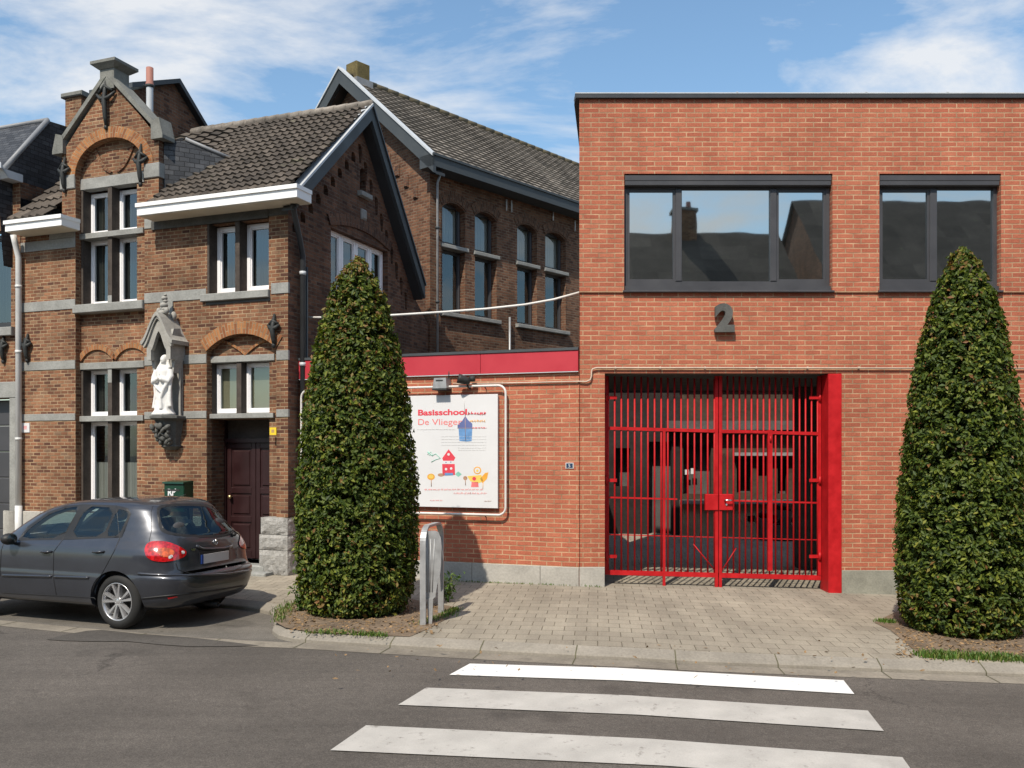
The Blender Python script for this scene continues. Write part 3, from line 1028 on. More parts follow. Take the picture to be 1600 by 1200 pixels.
mb.panel(FA, [(xs_, az(783)), (12, az(783)), (12, 3.6), (xs_, 3.6)],
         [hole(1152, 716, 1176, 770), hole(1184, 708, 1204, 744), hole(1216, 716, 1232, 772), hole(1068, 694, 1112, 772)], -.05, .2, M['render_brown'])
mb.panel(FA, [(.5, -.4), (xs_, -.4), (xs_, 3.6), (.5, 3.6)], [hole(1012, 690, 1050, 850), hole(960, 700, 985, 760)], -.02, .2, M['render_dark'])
mb.face([FA.pt(.5, -.4, -.5), FA.pt(12, -.4, -.5), FA.pt(12, 3.6, -.5), FA.pt(.5, 3.6, -.5)], M['dark_stone'])
mb.fbox(FA, .5, 12, 3.6, 3.75, -3, .1, M['dark_stone'])
mb.box(1.40, 1.46, YB + .02, 22.2, -.4, 3.7, M['render_dark'])  # unseen side wall, added to keep the sun off the yard floor
mb.build('wall', None, an)
mb = MB()
mb.fbox(FA, ax(1145), 12, az(712), az(707), -.02, .2, M['galvanised']); mb.build('gutter_shelf', None, an)
mb = MB()
mb.fbox(FA, xs_, 12, az(787), az(781), -.02, .14, M['bluestone']); mb.build('ledge', None, an)
mb = MB()
mb.fbox(FA, ax(1040), 12, az(672), az(658), -.02, .3, M['dark_stone']); mb.build('lintel_beam', None, an)
for px, py, w, h in ((1072, 742, 8, 8), (1083, 741, 7, 9), (1065, 748, 6, 4)):
    mb = MB(); mb.fbox(FA, ax(px), ax(px + w), az(py), az(py - h), -.3, -.28, M['sign_white']); mb.build('reflection_patch', None, an)  # small white plates standing in for reflections in the yard
for k, (px, w, h) in enumerate(((1172, 18, 9), (1205, 14, 13), (1190, 40, 5))):
    t = thing('planter', ['low dark planter box at the foot of the beige annex wall', 'taller dark planter at the foot of the beige annex wall', 'long flat trough in front of the beige annex wall'][k], 'planter', FA.pt(ax(px + w / 2), 0, .6))
    q = MB(); x0, x1 = ax(px), ax(px + w); zt = .09 * h / 2
    q.box8([FA.pt(x0 + .04, -.12, .9), FA.pt(x1 - .04, -.12, .9), FA.pt(x1 - .04, -.12, .5), FA.pt(x0 + .04, -.12, .5), FA.pt(x0, zt, .94), FA.pt(x1, zt, .94), FA.pt(x1, zt, .46), FA.pt(x0, zt, .46)], M['dark_stone'])
    q.build('tub', None, t)
    rr = random.Random(k); q = MB()
    for i in range(14): q.ell(FA.pt(rr.uniform(x0, x1), zt + rr.uniform(.0, .12), rr.uniform(.5, .9)), .07, .07, .06, 7, 5, M['render_dark'])
    q.build('soil_heap', None, t)

# ================================================================ LOW WALL WITH RED FASCIA
FL = Fr((XL, YR), (math.cos(R(19)), -math.sin(R(19))))
lw = thing('wall', 'low red brick wall with red fascia board and concrete plinth between the two buildings', 'wall', FL.pt(-2.4, 0, 0))
uL = FL.u(452)
zf0, zf1 = FL.uz(905, 580)[1], FL.uz(905, 545)[1]
mb = MB()
mb.panel(FL, [(uL, 0), (.0, 0), (.0, zf0 + .02), (uL, zf0 + .02)], [], 0, 0, M['red_brick'])
mb.face([FL.pt(uL, 0, -.3), FL.pt(uL, zf1, -.3), FL.pt(-.1, zf1, -.3), FL.pt(-.1, 0, -.3)], M['red_brick'])
mb.face([FR.pt(XL, -.3, -.006), FR.pt(rx(908), -.3, -.006), FR.pt(rx(908), Zs, -.006), FR.pt(XL, Zs, -.006)], M['red_brick'])
mb.face([FL.pt(uL, zf1 - .04, -.1), FL.pt(-.05, zf1 - .04, -.1), FL.pt(-.05, zf1 - .1, -2.6), FL.pt(uL, zf1 - .1, -2.6)], M['lead'])
mb.build('brickwork', None, lw)
mb = MB()
us = [uL - .02, -3.2, -1.55, -.004]
for a, b in zip(us[:-1], us[1:]):
    mb.bbox(FL, a + .002, b - .002, zf0, zf1 - .02, -.02, .045, .004, M['red_panel'])
mb.fbox(FL, us[0], -.004, zf0 - .012, zf0 - .001, -.02, .05, M['zinc_light'])
mb.build('fascia', None, lw)
mb = MB()
mb.fbox(FL, us[0], -.004, zf1 - .02, zf1 + .02, -.3, .06, M['zinc_dark'])
mb.build('coping', None, lw)
mb = MB()
zp = FL.uz(800, 882)[1]
uj = [uL, -3.0, -1.7, -.6, .0]
for a, b in zip(uj[:-1], uj[1:]):
    mb.bbox(FL, a + .002, b - .002, -.3, zp, -.05, .02, .006, M['plinth_concrete'])
mb.bbox(FR, XL - .0, gx0 - .002, -.3, rz(886), -.05, .014, .006, M['plinth_concrete'])
mb.build('plinth', None, lw)

# ---------------------------------------------------------------- poster, pipe frame, lights, plates
pu0, pu1 = FL.u(492), FL.u(780)
pz0, pz1 = FL.uz(780, 794)[1], FL.uz(780, 616)[1]
po = thing('poster_board', 'white school poster board with red lettering, blue kite house and children drawings', 'poster', FL.pt((pu0 + pu1) / 2, pz0, 0))
mb = MB()
mb.bbox(FL, pu0, pu1, pz0, pz1, .03, .065, .004, M['sign_white'])
for u in (pu0 + .3, pu1 - .3):
    mb.fbox(FL, u, u + .04, pz0 + .1, pz1 - .1, .0, .031, M['dark_metal'])
board = mb.build('board', None, po)
D = .0665
def pz(px, py): return FL.uz(px, py, .065)
def ptext(s, px, py, h, mat, px1=None, bold=0):
    u, z = pz(px, py)
    ob = text('lettering', s, FL, u, z, h, D, M[mat], po, ext=.0006, bold=bold)
    if px1:
        w = ob.dimensions.x / FL.r.x if ob.dimensions.x else 1
        tgt = pz(px1, py)[0] - u
        k = tgt / (max(v.co.dot(FL.r) for v in ob.data.vertices) - min(v.co.dot(FL.r) for v in ob.data.vertices))
        o_ = FL.pt(u, 0, 0) - ORG[ob.name]
        b0 = o_.dot(FL.r)
        for v in ob.data.vertices:
            t = v.co.dot(FL.r) - b0
            v.co += FL.r * (t * (k - 1))
    return ob
ptext('Basisschool', 652.5, 649, .125, 'print_red', 729, .004)
ptext('De', 652.5, 664, .135, 'print_pink', 669)
ptext('Vlieger', 675, 664, .135, 'print_pink', 722)
def scrib(pts_px, r_, mat, name='drawing', mbx=None, close=False):
    b = mbx or MB()
    b.tube([FL.pt(*pz(x, y), D) for x, y in pts_px], r_, 5, M[mat], closed=close)
    return b
def wavy(mbx, x0, x1, y, amp, step, r_, mat, seed):
    rr = random.Random(seed)
    x = x0
    while x < x1:
        L = rr.uniform(3, 8) * step
        n = max(3, int(L / (.9 * step)))
        pts = [(x + L * i / n, y + amp * math.sin(i * 2.4 + rr.random()) * rr.uniform(.5, 1)) for i in range(n + 1)]
        scrib([p for p in pts if p[0] < x1] if sum(p[0] < x1 for p in pts) > 1 else [(x, y), (x + 1, y)], r_, mat, mbx=mbx)
        x += L + 1.6 * step
LINES = [(731, 760, 646, 3.2, .8, .007, 'print_red', 1), (734, 758, 658, 2.2, .7, .0045, 'print_orange', 2), (738, 760, 668.5, 1.8, .7, .005, 'print_red', 3),
         (652, 712, 671, 1.1, .8, .003, 'print_grey', 4), (663, 755, 765, 1.9, .8, .0032, 'print_pink', 30), (709, 760, 771, 2.0, .8, .0032, 'print_pink', 31),
         (672, 692, 782, 1.2, .7, .0028, 'print_pink', 32), (757, 768, 783, 1.0, .6, .0035, 'print_brown', 33)]
for i, y in enumerate((682, 686.5, 691, 695.5, 700, 703.5)):
    LINES.append((690 if i < 4 else 716, 760, y, .9, .75, .0022, 'print_grey', 10 + i))
for a_ in LINES:
    mb = MB(); wavy(mb, *a_); mb.build('text_line', None, po)
def shape(mbx, pts_px, mat, lift=0.0):
    mbx.prism(FL, [pz(x, y) for x, y in pts_px], D - .002, D + .0006 + lift, M[mat])
def disc(cx, cy, r_, n=14, ry=None):
    ry = ry or r_
    return [(cx + r_ * math.cos(2 * math.pi * i / n), cy + ry * math.sin(2 * math.pi * i / n)) for i in range(n)]
mb = MB()                                            # the blue kite house on its line
shape(mb, [(727, 650), (731, 656), (738, 662), (738, 669), (715, 669), (715, 664), (722, 658)], 'print_blue_dark')
shape(mb, [(716.5, 669.3), (738, 669.3), (737, 689), (730, 690), (718, 689)], 'print_blue')
scrib([(727, 652), (727.5, 689)], .004, 'print_brown', mbx=mb); scrib([(715, 669), (738, 669)], .004, 'print_brown', mbx=mb)
scrib([(724.8, 618), (725.5, 632), (727, 650)], .005, 'print_grey', mbx=mb)
mb.build('kite_drawing', None, po)
mb = MB()
shape(mb, [(691, 716), (701, 702), (711.5, 715), (709, 720), (692.5, 720)], 'print_red')
shape(mb, [(692.5, 720), (709.5, 720), (710, 725), (692.5, 725)], 'sign_white', .0005)
shape(mb, [(691, 725), (710.5, 725), (711, 742), (691.5, 743)], 'print_red')
shape(mb, disc(697, 733, 2), 'sign_white', .001); shape(mb, disc(705, 732, 2), 'sign_white', .001)
shape(mb, disc(701, 710, 2), 'sign_white', .001)
shape(mb, disc(697, 722.5, 1), 'print_blue_dark', .001); shape(mb, disc(704.5, 722, 1), 'print_blue_dark', .001)
shape(mb, [(695, 739), (708, 739), (708, 742.5), (695, 743)], 'print_blue', .001)
mb.build('house_drawing', None, po)
mb = MB()
scrib([(668, 706), (675, 712), (681, 709), (688, 716), (681, 718), (674, 722)], .006, 'print_green', mbx=mb)
scrib([(670, 705), (672, 712), (668, 710), (674, 706), (676, 713)], .004, 'print_green', mbx=mb)
mb.build('bird_drawing', None, po)
mb = MB(); shape(mb, [(711, 741), (716, 736.5), (721.5, 741), (716, 745)], 'print_green'); mb.build('diamond_drawing', None, po)
mb = MB(); shape(mb, disc(689, 742, 5, ry=2.6), 'print_brown'); mb.build('pebble_drawing', None, po)
mb = MB()
shape(mb, disc(673.5, 745, 6, ry=5), 'print_orange'); shape(mb, disc(673.5, 744.5, 4, ry=3.2), 'print_yellow', .001)
scrib([(674, 749), (674, 760)], .006, 'print_brown', mbx=mb)
mb.build('flower_drawing', None, po)
mb = MB()
shape(mb, disc(746, 735, 6), 'print_orange'); shape(mb, disc(746, 735, 4.3), 'sign_white', .001); shape(mb, disc(746, 735.5, 2), 'print_yellow', .0015)
shape(mb, [(730, 744), (752, 742), (755, 752), (748, 755), (735, 752)], 'print_yellow')
shape(mb, [(750, 748), (758, 739), (763, 738), (761, 748), (754, 755)], 'print_orange')
shape(mb, disc(741, 748, 3), 'print_red', .001)
shape(mb, [(737, 753), (747, 753), (748, 761), (736, 761)], 'print_pink')
shape(mb, disc(727, 747, 3.2), 'print_brown')
scrib([(727, 747), (727.5, 758)], .006, 'print_brown', mbx=mb)
scrib([(755, 752), (754.5, 764)], .004, 'print_orange', mbx=mb)
mb.build('winged_figure_drawing', None, po)

# white pipe frame round the board
a = FL.uz(476, 625)[0]; b = FL.uz(793.5, 604)[0]
zt_, zb_ = FL.uz(780, 603)[1], FL.uz(780, 804)[1]
mb = MB()
def rpath(u0, u1, z0, z1, r_, d):
    out = []
    for cx_, cz_, a0 in ((u1 - r_, z1 - r_, 0), (u0 + r_, z1 - r_, 90), (u0 + r_, z0 + r_, 180), (u1 - r_, z0 + r_, 270)):
        out += [FL.pt(cx_ + r_ * math.cos(R(a0 + 15 * i)), cz_ + r_ * math.sin(R(a0 + 15 * i)), d) for i in range(7)]
    return out
mb.tube(rpath(a, b, zb_, zt_, .12, .10), .0175, 10, M['conduit_white'], closed=True)
for u in (a + .4, (a + b) / 2, b - .35):
    for z in (zb_, zt_):
        mb.tube([FL.pt(u, z, .10), FL.pt(u, z - .05, .0)], .008, 6, M['dark_metal'])
for z in (zb_ + .5, zb_ + 1.1):
    mb.tube([FL.pt(b, z, .10), FL.pt(b, z, .0)], .008, 6, M['dark_metal'])
pf = mb.build('pipe_frame', None)
tag(pf, 'white rounded pipe frame mounted on the wall around the school poster', 'frame')
# flood light
fl = thing('floodlight', 'grey floodlight box on the white pipe above the poster', 'lamp', FL.pt(FL.u(694), zt_, .1))
mb = MB()
u0, u1 = FL.u(684), FL.u(706)
zc0, zc1 = FL.uz(694, 608)[1], FL.uz(694, 592)[1]
mb.prism(FL, [(u0, zc0), (u1, zc0), (u1 - .012, zc1), (u0 + .03, zc1)], .02, .21, M['galvanised'])
mb.prism(FL, [(u0 + .06, zc1 - .05), (u1 - .06, zc1 - .05), (u1 - .06, zc1 - .03), (u0 + .06, zc1 - .03)], .2, .214, M['iron'])
mb.build('housing', None, fl)
mb = MB(); mb.fbox(FL, u0, u1, zc0 - .028, zc0 - .001, .02, .22, M['iron']); mb.build('lamp_glass', None, fl)
mb = MB(); mb.tube([FL.pt(u1 - .03, zc1, .05), FL.pt(u1 - .03, zc1 + .15, .03)], .012, 6, M['iron']); mb.build('bracket', None, fl)
# camera lamp
cl = thing('spotlight', 'small black spotlight with swivel above the poster text', 'lamp', FL.pt(FL.u(727), zt_, .1))
uc, zc = FL.uz(725, 594, .15)
mb = MB()
ax_ = (FL.r * -.55 + FL.n * .3 + Z * .18).normalized()
mb.lathe(FL.pt(uc + .04, zc - .01, .16), [(0, -.06), (.045, -.06), (.06, .0), (.07, .09), (.075, .13), (.0, .12)], 14, M['iron'], axis=ax_)
mb.build('lamp_head', None, cl)
mb = MB()
mb.tube([FL.pt(uc + .05, zc - .02, .14), FL.pt(uc + .05, zc - .1, .12), FL.pt(uc + .05, zc - .12, .02)], .016, 8, M['iron'])
mb.lathe(FL.pt(uc + .12, zc + .02, .12), [(0, -.04), (.045, -.03), (.045, .04), (0, .05)], 12, M['iron'], axis=FL.r)
mb.build('swivel_arm', None, cl)
# conduit along the wall on to the red building
mb = MB()
q = [FL.pt(*FL.uz(708, 600, .03), .03), FL.pt(*FL.uz(800, 598.5, .03), .03), FL.pt(-.03, FL.uz(905, 596, .03)[1], .03)]
r1 = [FR.pt(rx(916), rz(596.5), .03), FR.pt(rx(922), rz(594), .03), FR.pt(rx(924), rz(588), .03), FR.pt(rx(924), rz(580), .03), FR.pt(rx(926), rz(576.5), .03), FR.pt(rx(932), rz(575), .03)]
mb.tube(q + r1 + [FR.pt(rx(1100), rz(575), .03), FR.pt(rx(1700), rz(576), .03)], .012, 8, M['conduit_dull'])
for px in (960, 1030, 1100, 1180, 1260, 1340):
    mb.fbox(FR, rx(px), rx(px) + .02, rz(575) - .02, rz(575) + .02, -.006, .034, M['conduit_dull'])
cd = mb.build('conduit', None)
tag(cd, 'thin white conduit running along the red brick above the gateway', 'conduit')
# house number plate
pl = thing('number_plate', 'small dark blue house number plate with pale border on red brick', 'number sign', FL.pt(FL.u(890), FL.uz(890, 732)[1], 0))
u0, z0 = FL.uz(884, 732); u1, z1 = FL.uz(896.5, 723)
mb = MB(); mb.fbox(FL, u0, u1, z0, z1, 0, .012, M['pipe_grey']); mb.build('plate_border', None, pl)
mb = MB(); mb.fbox(FL, u0 + .012, u1 - .012, z0 + .01, z1 - .01, .011, .016, M['sign_blue']); mb.build('plate', None, pl)
text('numeral', '5', FL, (u0 + u1) / 2 - .02, z0 + .018, .07, .017, M['sign_white'], pl, ext=.001)
# overhead white cable
mb = MB()
A_ = P(474, 496, 15.2); B_ = Vector((XL, YR + .6, CAMZ + (HY - 457) * (YR + .6) / FPX))
cps = []
px_c = [(474, 496), (540, 496), (620, 492), (700, 487), (760, 482.5), (820, 476), (865, 468), (905, 457)]
for i, (x, y) in enumerate(px_c):
    t = (x - 474) / (905 - 474)
    cps.append(P(x, y, 15.0 * (1 - t) + (YR + .6) * t))
mb.tube(cps, .018, 8, M['conduit_white'])
cb = mb.build('overhead_pipe', None)
tag(cb, 'white sagging pipe spanning the yard from the old house to the red building', 'pipe')

# ================================================================ OLD BRICK HOUSE
FH = Fr((-3.625, 14.5), (.9354, -.3536))          # street front, u = 0 at its right corner
FG = Fr((-3.625, 14.5), (.3536, .9354))           # gable side, u runs back from the same corner
U = FH.u
def H(px, py, d=0.0): return FH.uz(px, py, d)
house = thing('brick_house', 'old brown brick house with stone bands, pointed front gable and tiled roof', 'house', FH.pt(-4, 0, 0))
uLft = U(33)
zE = H(450, 318)[1]
zEl = H(66, 366)[1]
zPl = .90
BAND = [(4.56, 4.735), (3.48, 3.635), (2.555, 2.68)]
RD = .13                                           # depth of the recessed bays
ra0, ra1 = U(118), U(226)                          # recess with the tall windows
rac = (ra0 + ra1) / 2
zsp = H(168, 268)[1]
archA = arc(rac, zsp, (ra1 - ra0) / 2, 0, 180, 16, rz=H(168, 216)[1] - zsp)
recA = [(ra0, zPl), (ra1, zPl)] + archA
rb0, rb1 = U(323), U(432)
zspB = H(375, 546)[1]
archB = seg_arch(rb0, rb1, zspB, .26, 12)
recB = [(rb0, .12), (rb1, .12)] + archB
cw0, cw1 = U(327), U(420)
zc0, zc1 = H(375, 456)[1], H(375, 345)[1]
recC = [(cw0, zc0), (cw1, zc0), (cw1, zc1), (cw0, zc1)]
zkr, zkl = H(248, 212)[1], H(97, 243)[1]
zk = (zkr + zkl) / 2
ap = H(170, 122)
ug0, ug1 = U(97), U(248)
outer = [(uLft, 0), (0, 0), (0, zE), (ug1, zE), (ug1, zk), ((ug0 + ug1) / 2, ap[1]), (ug0, zk), (ug0, zEl), (uLft, zEl)]
ugc = (ug0 + ug1) / 2
mb = MB()
mb.panel(FH, outer, [recA, recB, recC], 0, [RD, RD, .24], M['old_brick'])
# recess A: brick panels round the window openings
wA = (U(130, -RD), U(214, -RD))
zA = [H(170, 474, -RD)[1], H(170, 288, -RD)[1]]
zB_ = [zPl, H(170, 572, -RD)[1]]
mullA = (U(169, -RD), U(175, -RD))
holes = []
for z0, z1 in (zA, zB_):
    holes.append([(wA[0], z0), (mullA[0], z0), (mullA[0], z1), (wA[0], z1)])
    holes.append([(mullA[1], z0), (wA[1], z0), (wA[1], z1), (mullA[1], z1)])
mb.panel(FH, recA, holes, -RD, .20, M['old_brick'], M['brown_brick'])
# recess B: lights over the door
zlt = (H(375, 648, -RD)[1], H(375, 563, -RD)[1])
wB = (U(330, -RD), U(421, -RD)); mullB = (U(370, -RD), U(377, -RD))
zdr = H(375, 652, -RD)[1]
holesB = [[(wB[0], zlt[0]), (mullB[0], zlt[0]), (mullB[0], zlt[1]), (wB[0], zlt[1])],
          [(mullB[1], zlt[0]), (wB[1], zlt[0]), (wB[1], zlt[1]), (mullB[1], zlt[1])],
          [(wB[0], .14), (wB[1], .14), (wB[1], zdr - .03), (wB[0], zdr - .03)]]
mb.panel(FH, recB, holesB, -RD, [.16, .16, .42], M['old_brick'], M['brown_brick'])
# recess C mullion
mC = (U(367, 0), U(374, 0))
mb.fbox(FH, mC[0], mC[1], zc0, zc1, -.24, -.005, M['mullion'])
for q0, q1, z0, z1 in ((mullA[0], mullA[1], zA[0], zA[1]), (mullA[0], mullA[1], zB_[0], zB_[1]), (mullB[0], mullB[1], zlt[0], zlt[1])):
    mb.fbox(FH, q0 - .003, q1 + .003, z0, z1, -RD - .2, -RD + .005, M['mullion'])
    for e0 in ((wA[0] if q0 == mullA[0] else wB[0]),):
        mb.fbox(FH, e0 - .05, e0 + .003, z0, z1, -RD - .19, -RD + .005, M['mullion'])
mb.fbox(FH, cw0 - .04, cw0 + .003, zc0, zc1, -.23, .004, M['mullion'])
# brick arches
def ring_of(pts, c, w, rzs=1.0):
    return [(c[0] + (p[0] - c[0]) * (1 + w / max(.01, math.hypot(p[0] - c[0], p[1] - c[1]))), c[1] + (p[1] - c[1]) * (1 + w / max(.01, math.hypot(p[0] - c[0], p[1] - c[1])))) for p in pts]
ring(mb, FH, archA, ring_of(archA, (rac, zsp), .2), -.02, .018, M['orange_brick'])
cb_ = ((rb0 + rb1) / 2, zspB - 1.0)
ring(mb, FH, archB, ring_of(archB, cb_, .21), -.02, .018, M['orange_brick'])
# small blind arches inside the recesses
def twin(u0, u1, z, rise, d):
    um = (u0 + u1) / 2
    for a, b in ((u0, um - .03), (um + .03, u1)):
        q = seg_arch(a, b, z, rise, 10)
        ring(mb, FH, q, ring_of(q, ((a + b) / 2, z - .45), .1), d - .01, d + .035, M['orange_brick'])
z_t = H(160, 562)[1]
twin(ra0 + .02, ra1 - .02, z_t, .2, -RD)
zt2 = H(375, 552)[1]
for a, b, s in ((rb0 + .1, (rb0 + rb1) / 2, 1), ((rb0 + rb1) / 2, rb1 - .1, -1)):
    q = [(a + (b - a) * i / 8, zspB + .20 - (.25 * (i / 8) ** 2 if s > 0 else .25 * (1 - i / 8) ** 2)) for i in range(9)]
    ring(mb, FH, q, [(x, z - .045) for x, z in q], -RD - .01, -RD + .03, M['orange_brick'])
zt3 = H(168, 268)[1]
for sgn in (1, -1):
    q = [(rac + sgn * (.05 + .40 * (i / 8) ** .6), zt3 + .03 + .52 * (i / 8)) for i in range(9)]
    ring(mb, FH, q, [(x + sgn * .05, z - .02) for x, z in q], -RD - .01, -RD + .03, M['old_brick'])
# corner pilaster stands proud, the rest of the right-hand wall is plain
mb.fbox(FH, U(420), -.002, zc1 + .02, zE + .001, .0, .02, M['dark_stone'])
# gable side of the house (in its own shade)
gpx = lambda px, py: FG.uz(px, py)
FGo = lambda px, py: FG.uz(px, py, .24)
ea, apx, eb = FGo(462, 300), FGo(580, 166), FGo(663, 447)
side = [(0, 0), (5.2, 0), (5.2, eb[1] - .75), (eb[0], eb[1] - .2), (apx[0], apx[1] - .22), (0, ea[1] - .02 - .0)]
k_s = (apx[1] - ea[1]) / (apx[0] - ea[0])
side[-1] = (0, ea[1] + k_s * (0 - ea[0]) - .22)
gw = [gpx(517, 360), gpx(607, 410)]
gwz0, gwz1 = 4.55, gpx(520, 352)[1]
gwu0, gwu1 = gpx(517, 400)[0], gpx(606, 400)[0]
gwz1b = gpx(606, 397)[1]
hole_w = [(gwu0, gwz0), (gwu1, gwz0), (gwu1, (gwz1 + gwz1b) / 2), (gwu0, (gwz1 + gwz1b) / 2)]
su = gpx(567, 300)[0]
sz0, sz1 = gpx(567, 302)[1], gpx(567, 262)[1]
slot = [(su - .11, sz0), (su + .11, sz0)] + arc(su, sz1 - .12, .11, 0, 180, 6)
# stepped putlog holes and slots under the verge
hl = []
for i in range(9):
    f = (i + .9) / 10.4
    u_, z_ = ea[0] + (apx[0] - ea[0]) * f + .12, ea[1] + (apx[1] - ea[1]) * f - .66
    if u_ > .14: hl.append([(u_ - .07, z_ - .08), (u_ + .07, z_ - .08), (u_ + .07, z_ + .03), (u_ + .03, z_ + .09), (u_ - .05, z_ + .09), (u_ - .07, z_ + .03)])
for i in range(10):
    f = (i + .5) / 10.8
    u_, z_ = apx[0] + (eb[0] - apx[0]) * f - .10, apx[1] + (eb[1] - apx[1]) * f - .62
    hl.append([(u_ - .05, z_ - .02), (u_ - .02, z_ - .26), (u_ + .05, z_ - .26), (u_ + .08, z_), (u_ + .03, z_ + .09), (u_ - .06, z_ + .08)])
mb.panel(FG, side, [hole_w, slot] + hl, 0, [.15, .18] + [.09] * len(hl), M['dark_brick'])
for h in hl:
    us_ = [q[0] for q in h]; zs_ = [q[1] for q in h]
    mb.face([FG.pt(min(us_) - .02, min(zs_) - .02, -.09), FG.pt(max(us_) + .02, min(zs_) - .02, -.09), FG.pt(max(us_) + .02, max(zs_) + .02, -.09), FG.pt(min(us_) - .02, max(zs_) + .02, -.09)], M['mullion'])
mb.face([FG.pt(su - .2, sz0 - .1, -.18), FG.pt(su + .2, sz0 - .1, -.18), FG.pt(su + .2, sz1 + .1, -.18), FG.pt(su - .2, sz1 + .1, -.18)], M['dark_stone'])
gt = (gwz1 + gwz1b) / 2
q = seg_arch(gwu0 - .05, gwu1 + .05, gt + .02, .16, 12)
ring(mb, FG, q, ring_of(q, ((gwu0 + gwu1) / 2, gt - 2), .2), -.01, .03, M['dark_brick'])
# back wall, left flank above the lower roof
mb.face([FH.pt(uLft, 0, -5.2), FH.pt(uLft, zEl + .6, -5.2), FH.pt(0, zE, -5.2), FH.pt(0, 0, -5.2)], M['dark_brick'])
mb.face([FH.pt(ug1, zE - .3, 0), FH.pt(ug1, zE - .3, -1.8), FH.pt(ug1, zk, -1.8), FH.pt(ug1, zk, 0)], M['brown_brick'])
mb.face([FH.pt(ug0, zEl - .3, 0), FH.pt(ug0, zk, 0), FH.pt(ug0, zk, -1.8), FH.pt(ug0, zEl - .3, -1.8)], M['brown_brick'])
mb.face([FH.pt(uLft, 0, 0), FH.pt(uLft, zEl, 0), FH.pt(uLft, zEl, -3), FH.pt(uLft, 0, -3)], M['brown_brick'])
mb.build('wall', None, house)

# stone bands, lintels, sills: each block a part of its own
def sp(fn, *a, name='stone_band'):
    q = MB(); getattr(q, fn)(*a); return q.build(name, None, house)
segs = [[(uLft, ra0 - .002), (ra1 + .002, cw0 - .06), (cw1 + .05, .012)],
        [(uLft, ra0 - .002), (ra1 + .002, rb0 - .002), (rb1 + .002, .012)],
        [(uLft, ra0 - .002), (ra1 + .002, rb0 - .002), (rb1 + .002, .012)]]
for (z0, z1), ss in zip(BAND, segs):
    for a, b in ss: sp('bbox', FH, a, b, z0, z1, -.03, .014, .004, M['bluestone'])
for z0, z1 in ((zEl - .30, zEl - .12),):
    sp('bbox', FH, uLft, ra0 - .002, z0, z1, -.03, .014, .004, M['bluestone'])
zbp = H(225, 351)[1]
sp('bbox', FH, ra1 + .002, U(238), zbp - .08, zbp + .09, -.03, .014, .004, M['bluestone'])
sp('bbox', FH, uLft + .7, ra0 - .002, zbp - .08, zbp + .09, -.03, .014, .004, M['bluestone'])
zbk = H(225, 268)[1]
for a, b in ((ra1 + .002, ug1 + .03), (ug0 - .03, ra0 - .002)):
    sp('bbox', FH, a, b, zbk - .13, zbk + .12, -.03, .03, .01, M['bluestone'])
sp('fbox', FH, ug1 - .0, ug1 + .03, zbk - .13, zbk + .12, -.6, -.03, M['bluestone'])
# lintels and transoms in recess A
def st(px0, px1, py, h, d0, d1, m='bluestone', d=-RD):
    z = H((px0 + px1) / 2, py, d)[1]
    sp('bbox', FH, U(px0, d), U(px1, d), z - h / 2, z + h / 2, d0, d1, .006, M[m])
st(121, 226, 283, .20, -RD - .15, -RD + .02)
st(121, 226, 366, .10, -RD - .2, -RD + .045)
st(121, 226, 571, .12, -RD - .15, -RD + .03)
st(121, 226, 654, .10, -RD - .2, -RD + .045)
sp('bbox', FH, ra0 - .02, ra1 - .002, zA[0] - .17, zA[0] - .02, -RD - .2, .06, .01, M['bluestone'])
st(322, 430, 560.5, .11, -RD - .15, -RD + .03)
st(320, 430, 650, .08, -RD - .2, -RD + .06)
sp('bbox', FH, cw0 - .14, cw1 + .03, zc0 - .13, zc0 - .005, -.24, .07, .01, M['bluestone'])
sp('fbox', FH, cw0 - .06, cw1 + .03, zc0 - .18, zc0 - .131, -.05, .012, M['dark_stone'])
for px in (172, 373):
    d = -RD if px < 300 else -RD
    z0 = (zA if px < 300 else zlt)
sp('bbox', FH, mullA[0] - .002, mullA[1] + .002, zA[0] - .02, zA[0] + .14, -RD - .02, -RD + .012, .004, M['bluestone'])
sp('bbox', FH, mullA[0] - .002, mullA[1] + .002, zB_[1] - .30, zB_[1], -RD - .02, -RD + .012, .004, M['bluestone'])
# vertical stone behind the niche up to the band
un = U(260)
sp('bbox', FH, U(251), U(271), H(260, 560)[1], BAND[0][0] - .001, -.02, .022, .005, M['bluestone'])

# gable coping and finial
mb = MB()
zap = ap[1]
th, wd = .075, .26
def coping(u0, z0, u1, z1):
    t = Vector((u1 - u0, z1 - z0)).normalized(); nn = Vector((-t.y, t.x))
    if nn.y < 0: nn = -nn
    q = [(u0, z0), (u1, z1), (u1 + nn.x * th, z1 + nn.y * th), (u0 + nn.x * th, z0 + nn.y * th)]
    mb.prism(FH, q, -wd, .07, M['coping_stone'])
coping(ug1 + .02, zk + .10, ugc + .015, zap)
coping(ug0 - .02, zk + .10, ugc - .015, zap)
for u0, s in ((ug1, 1), (ug0, -1)):
    q = [(u0 - s * .10, zk - .03), (u0 + s * .15, zk - .03), (u0 + s * .15, zk + .03), (u0 + s * .07, zk + .33), (u0 - s * .10, zk + .28)]
    if s < 0: q = q[::-1]
    mb.prism(FH, q, -.22, .08, M['coping_stone'])
zf = zap - .06
mb.bbox(FH, ugc - .16, ugc + .16, zf - .16, zf + .20, -.30, .06, .008, M['coping_stone'])
cap = [FH.pt(ugc + a, zf + .20, b) for a, b in ((-.17, .07), (.17, .07), (.17, -.31), (-.17, -.31))] + [FH.pt(ugc + a, zf + .28, b) for a, b in ((-.28, .16), (.28, .16), (.28, -.40), (-.28, -.40))]
mb.box8(cap, M['coping_stone'])
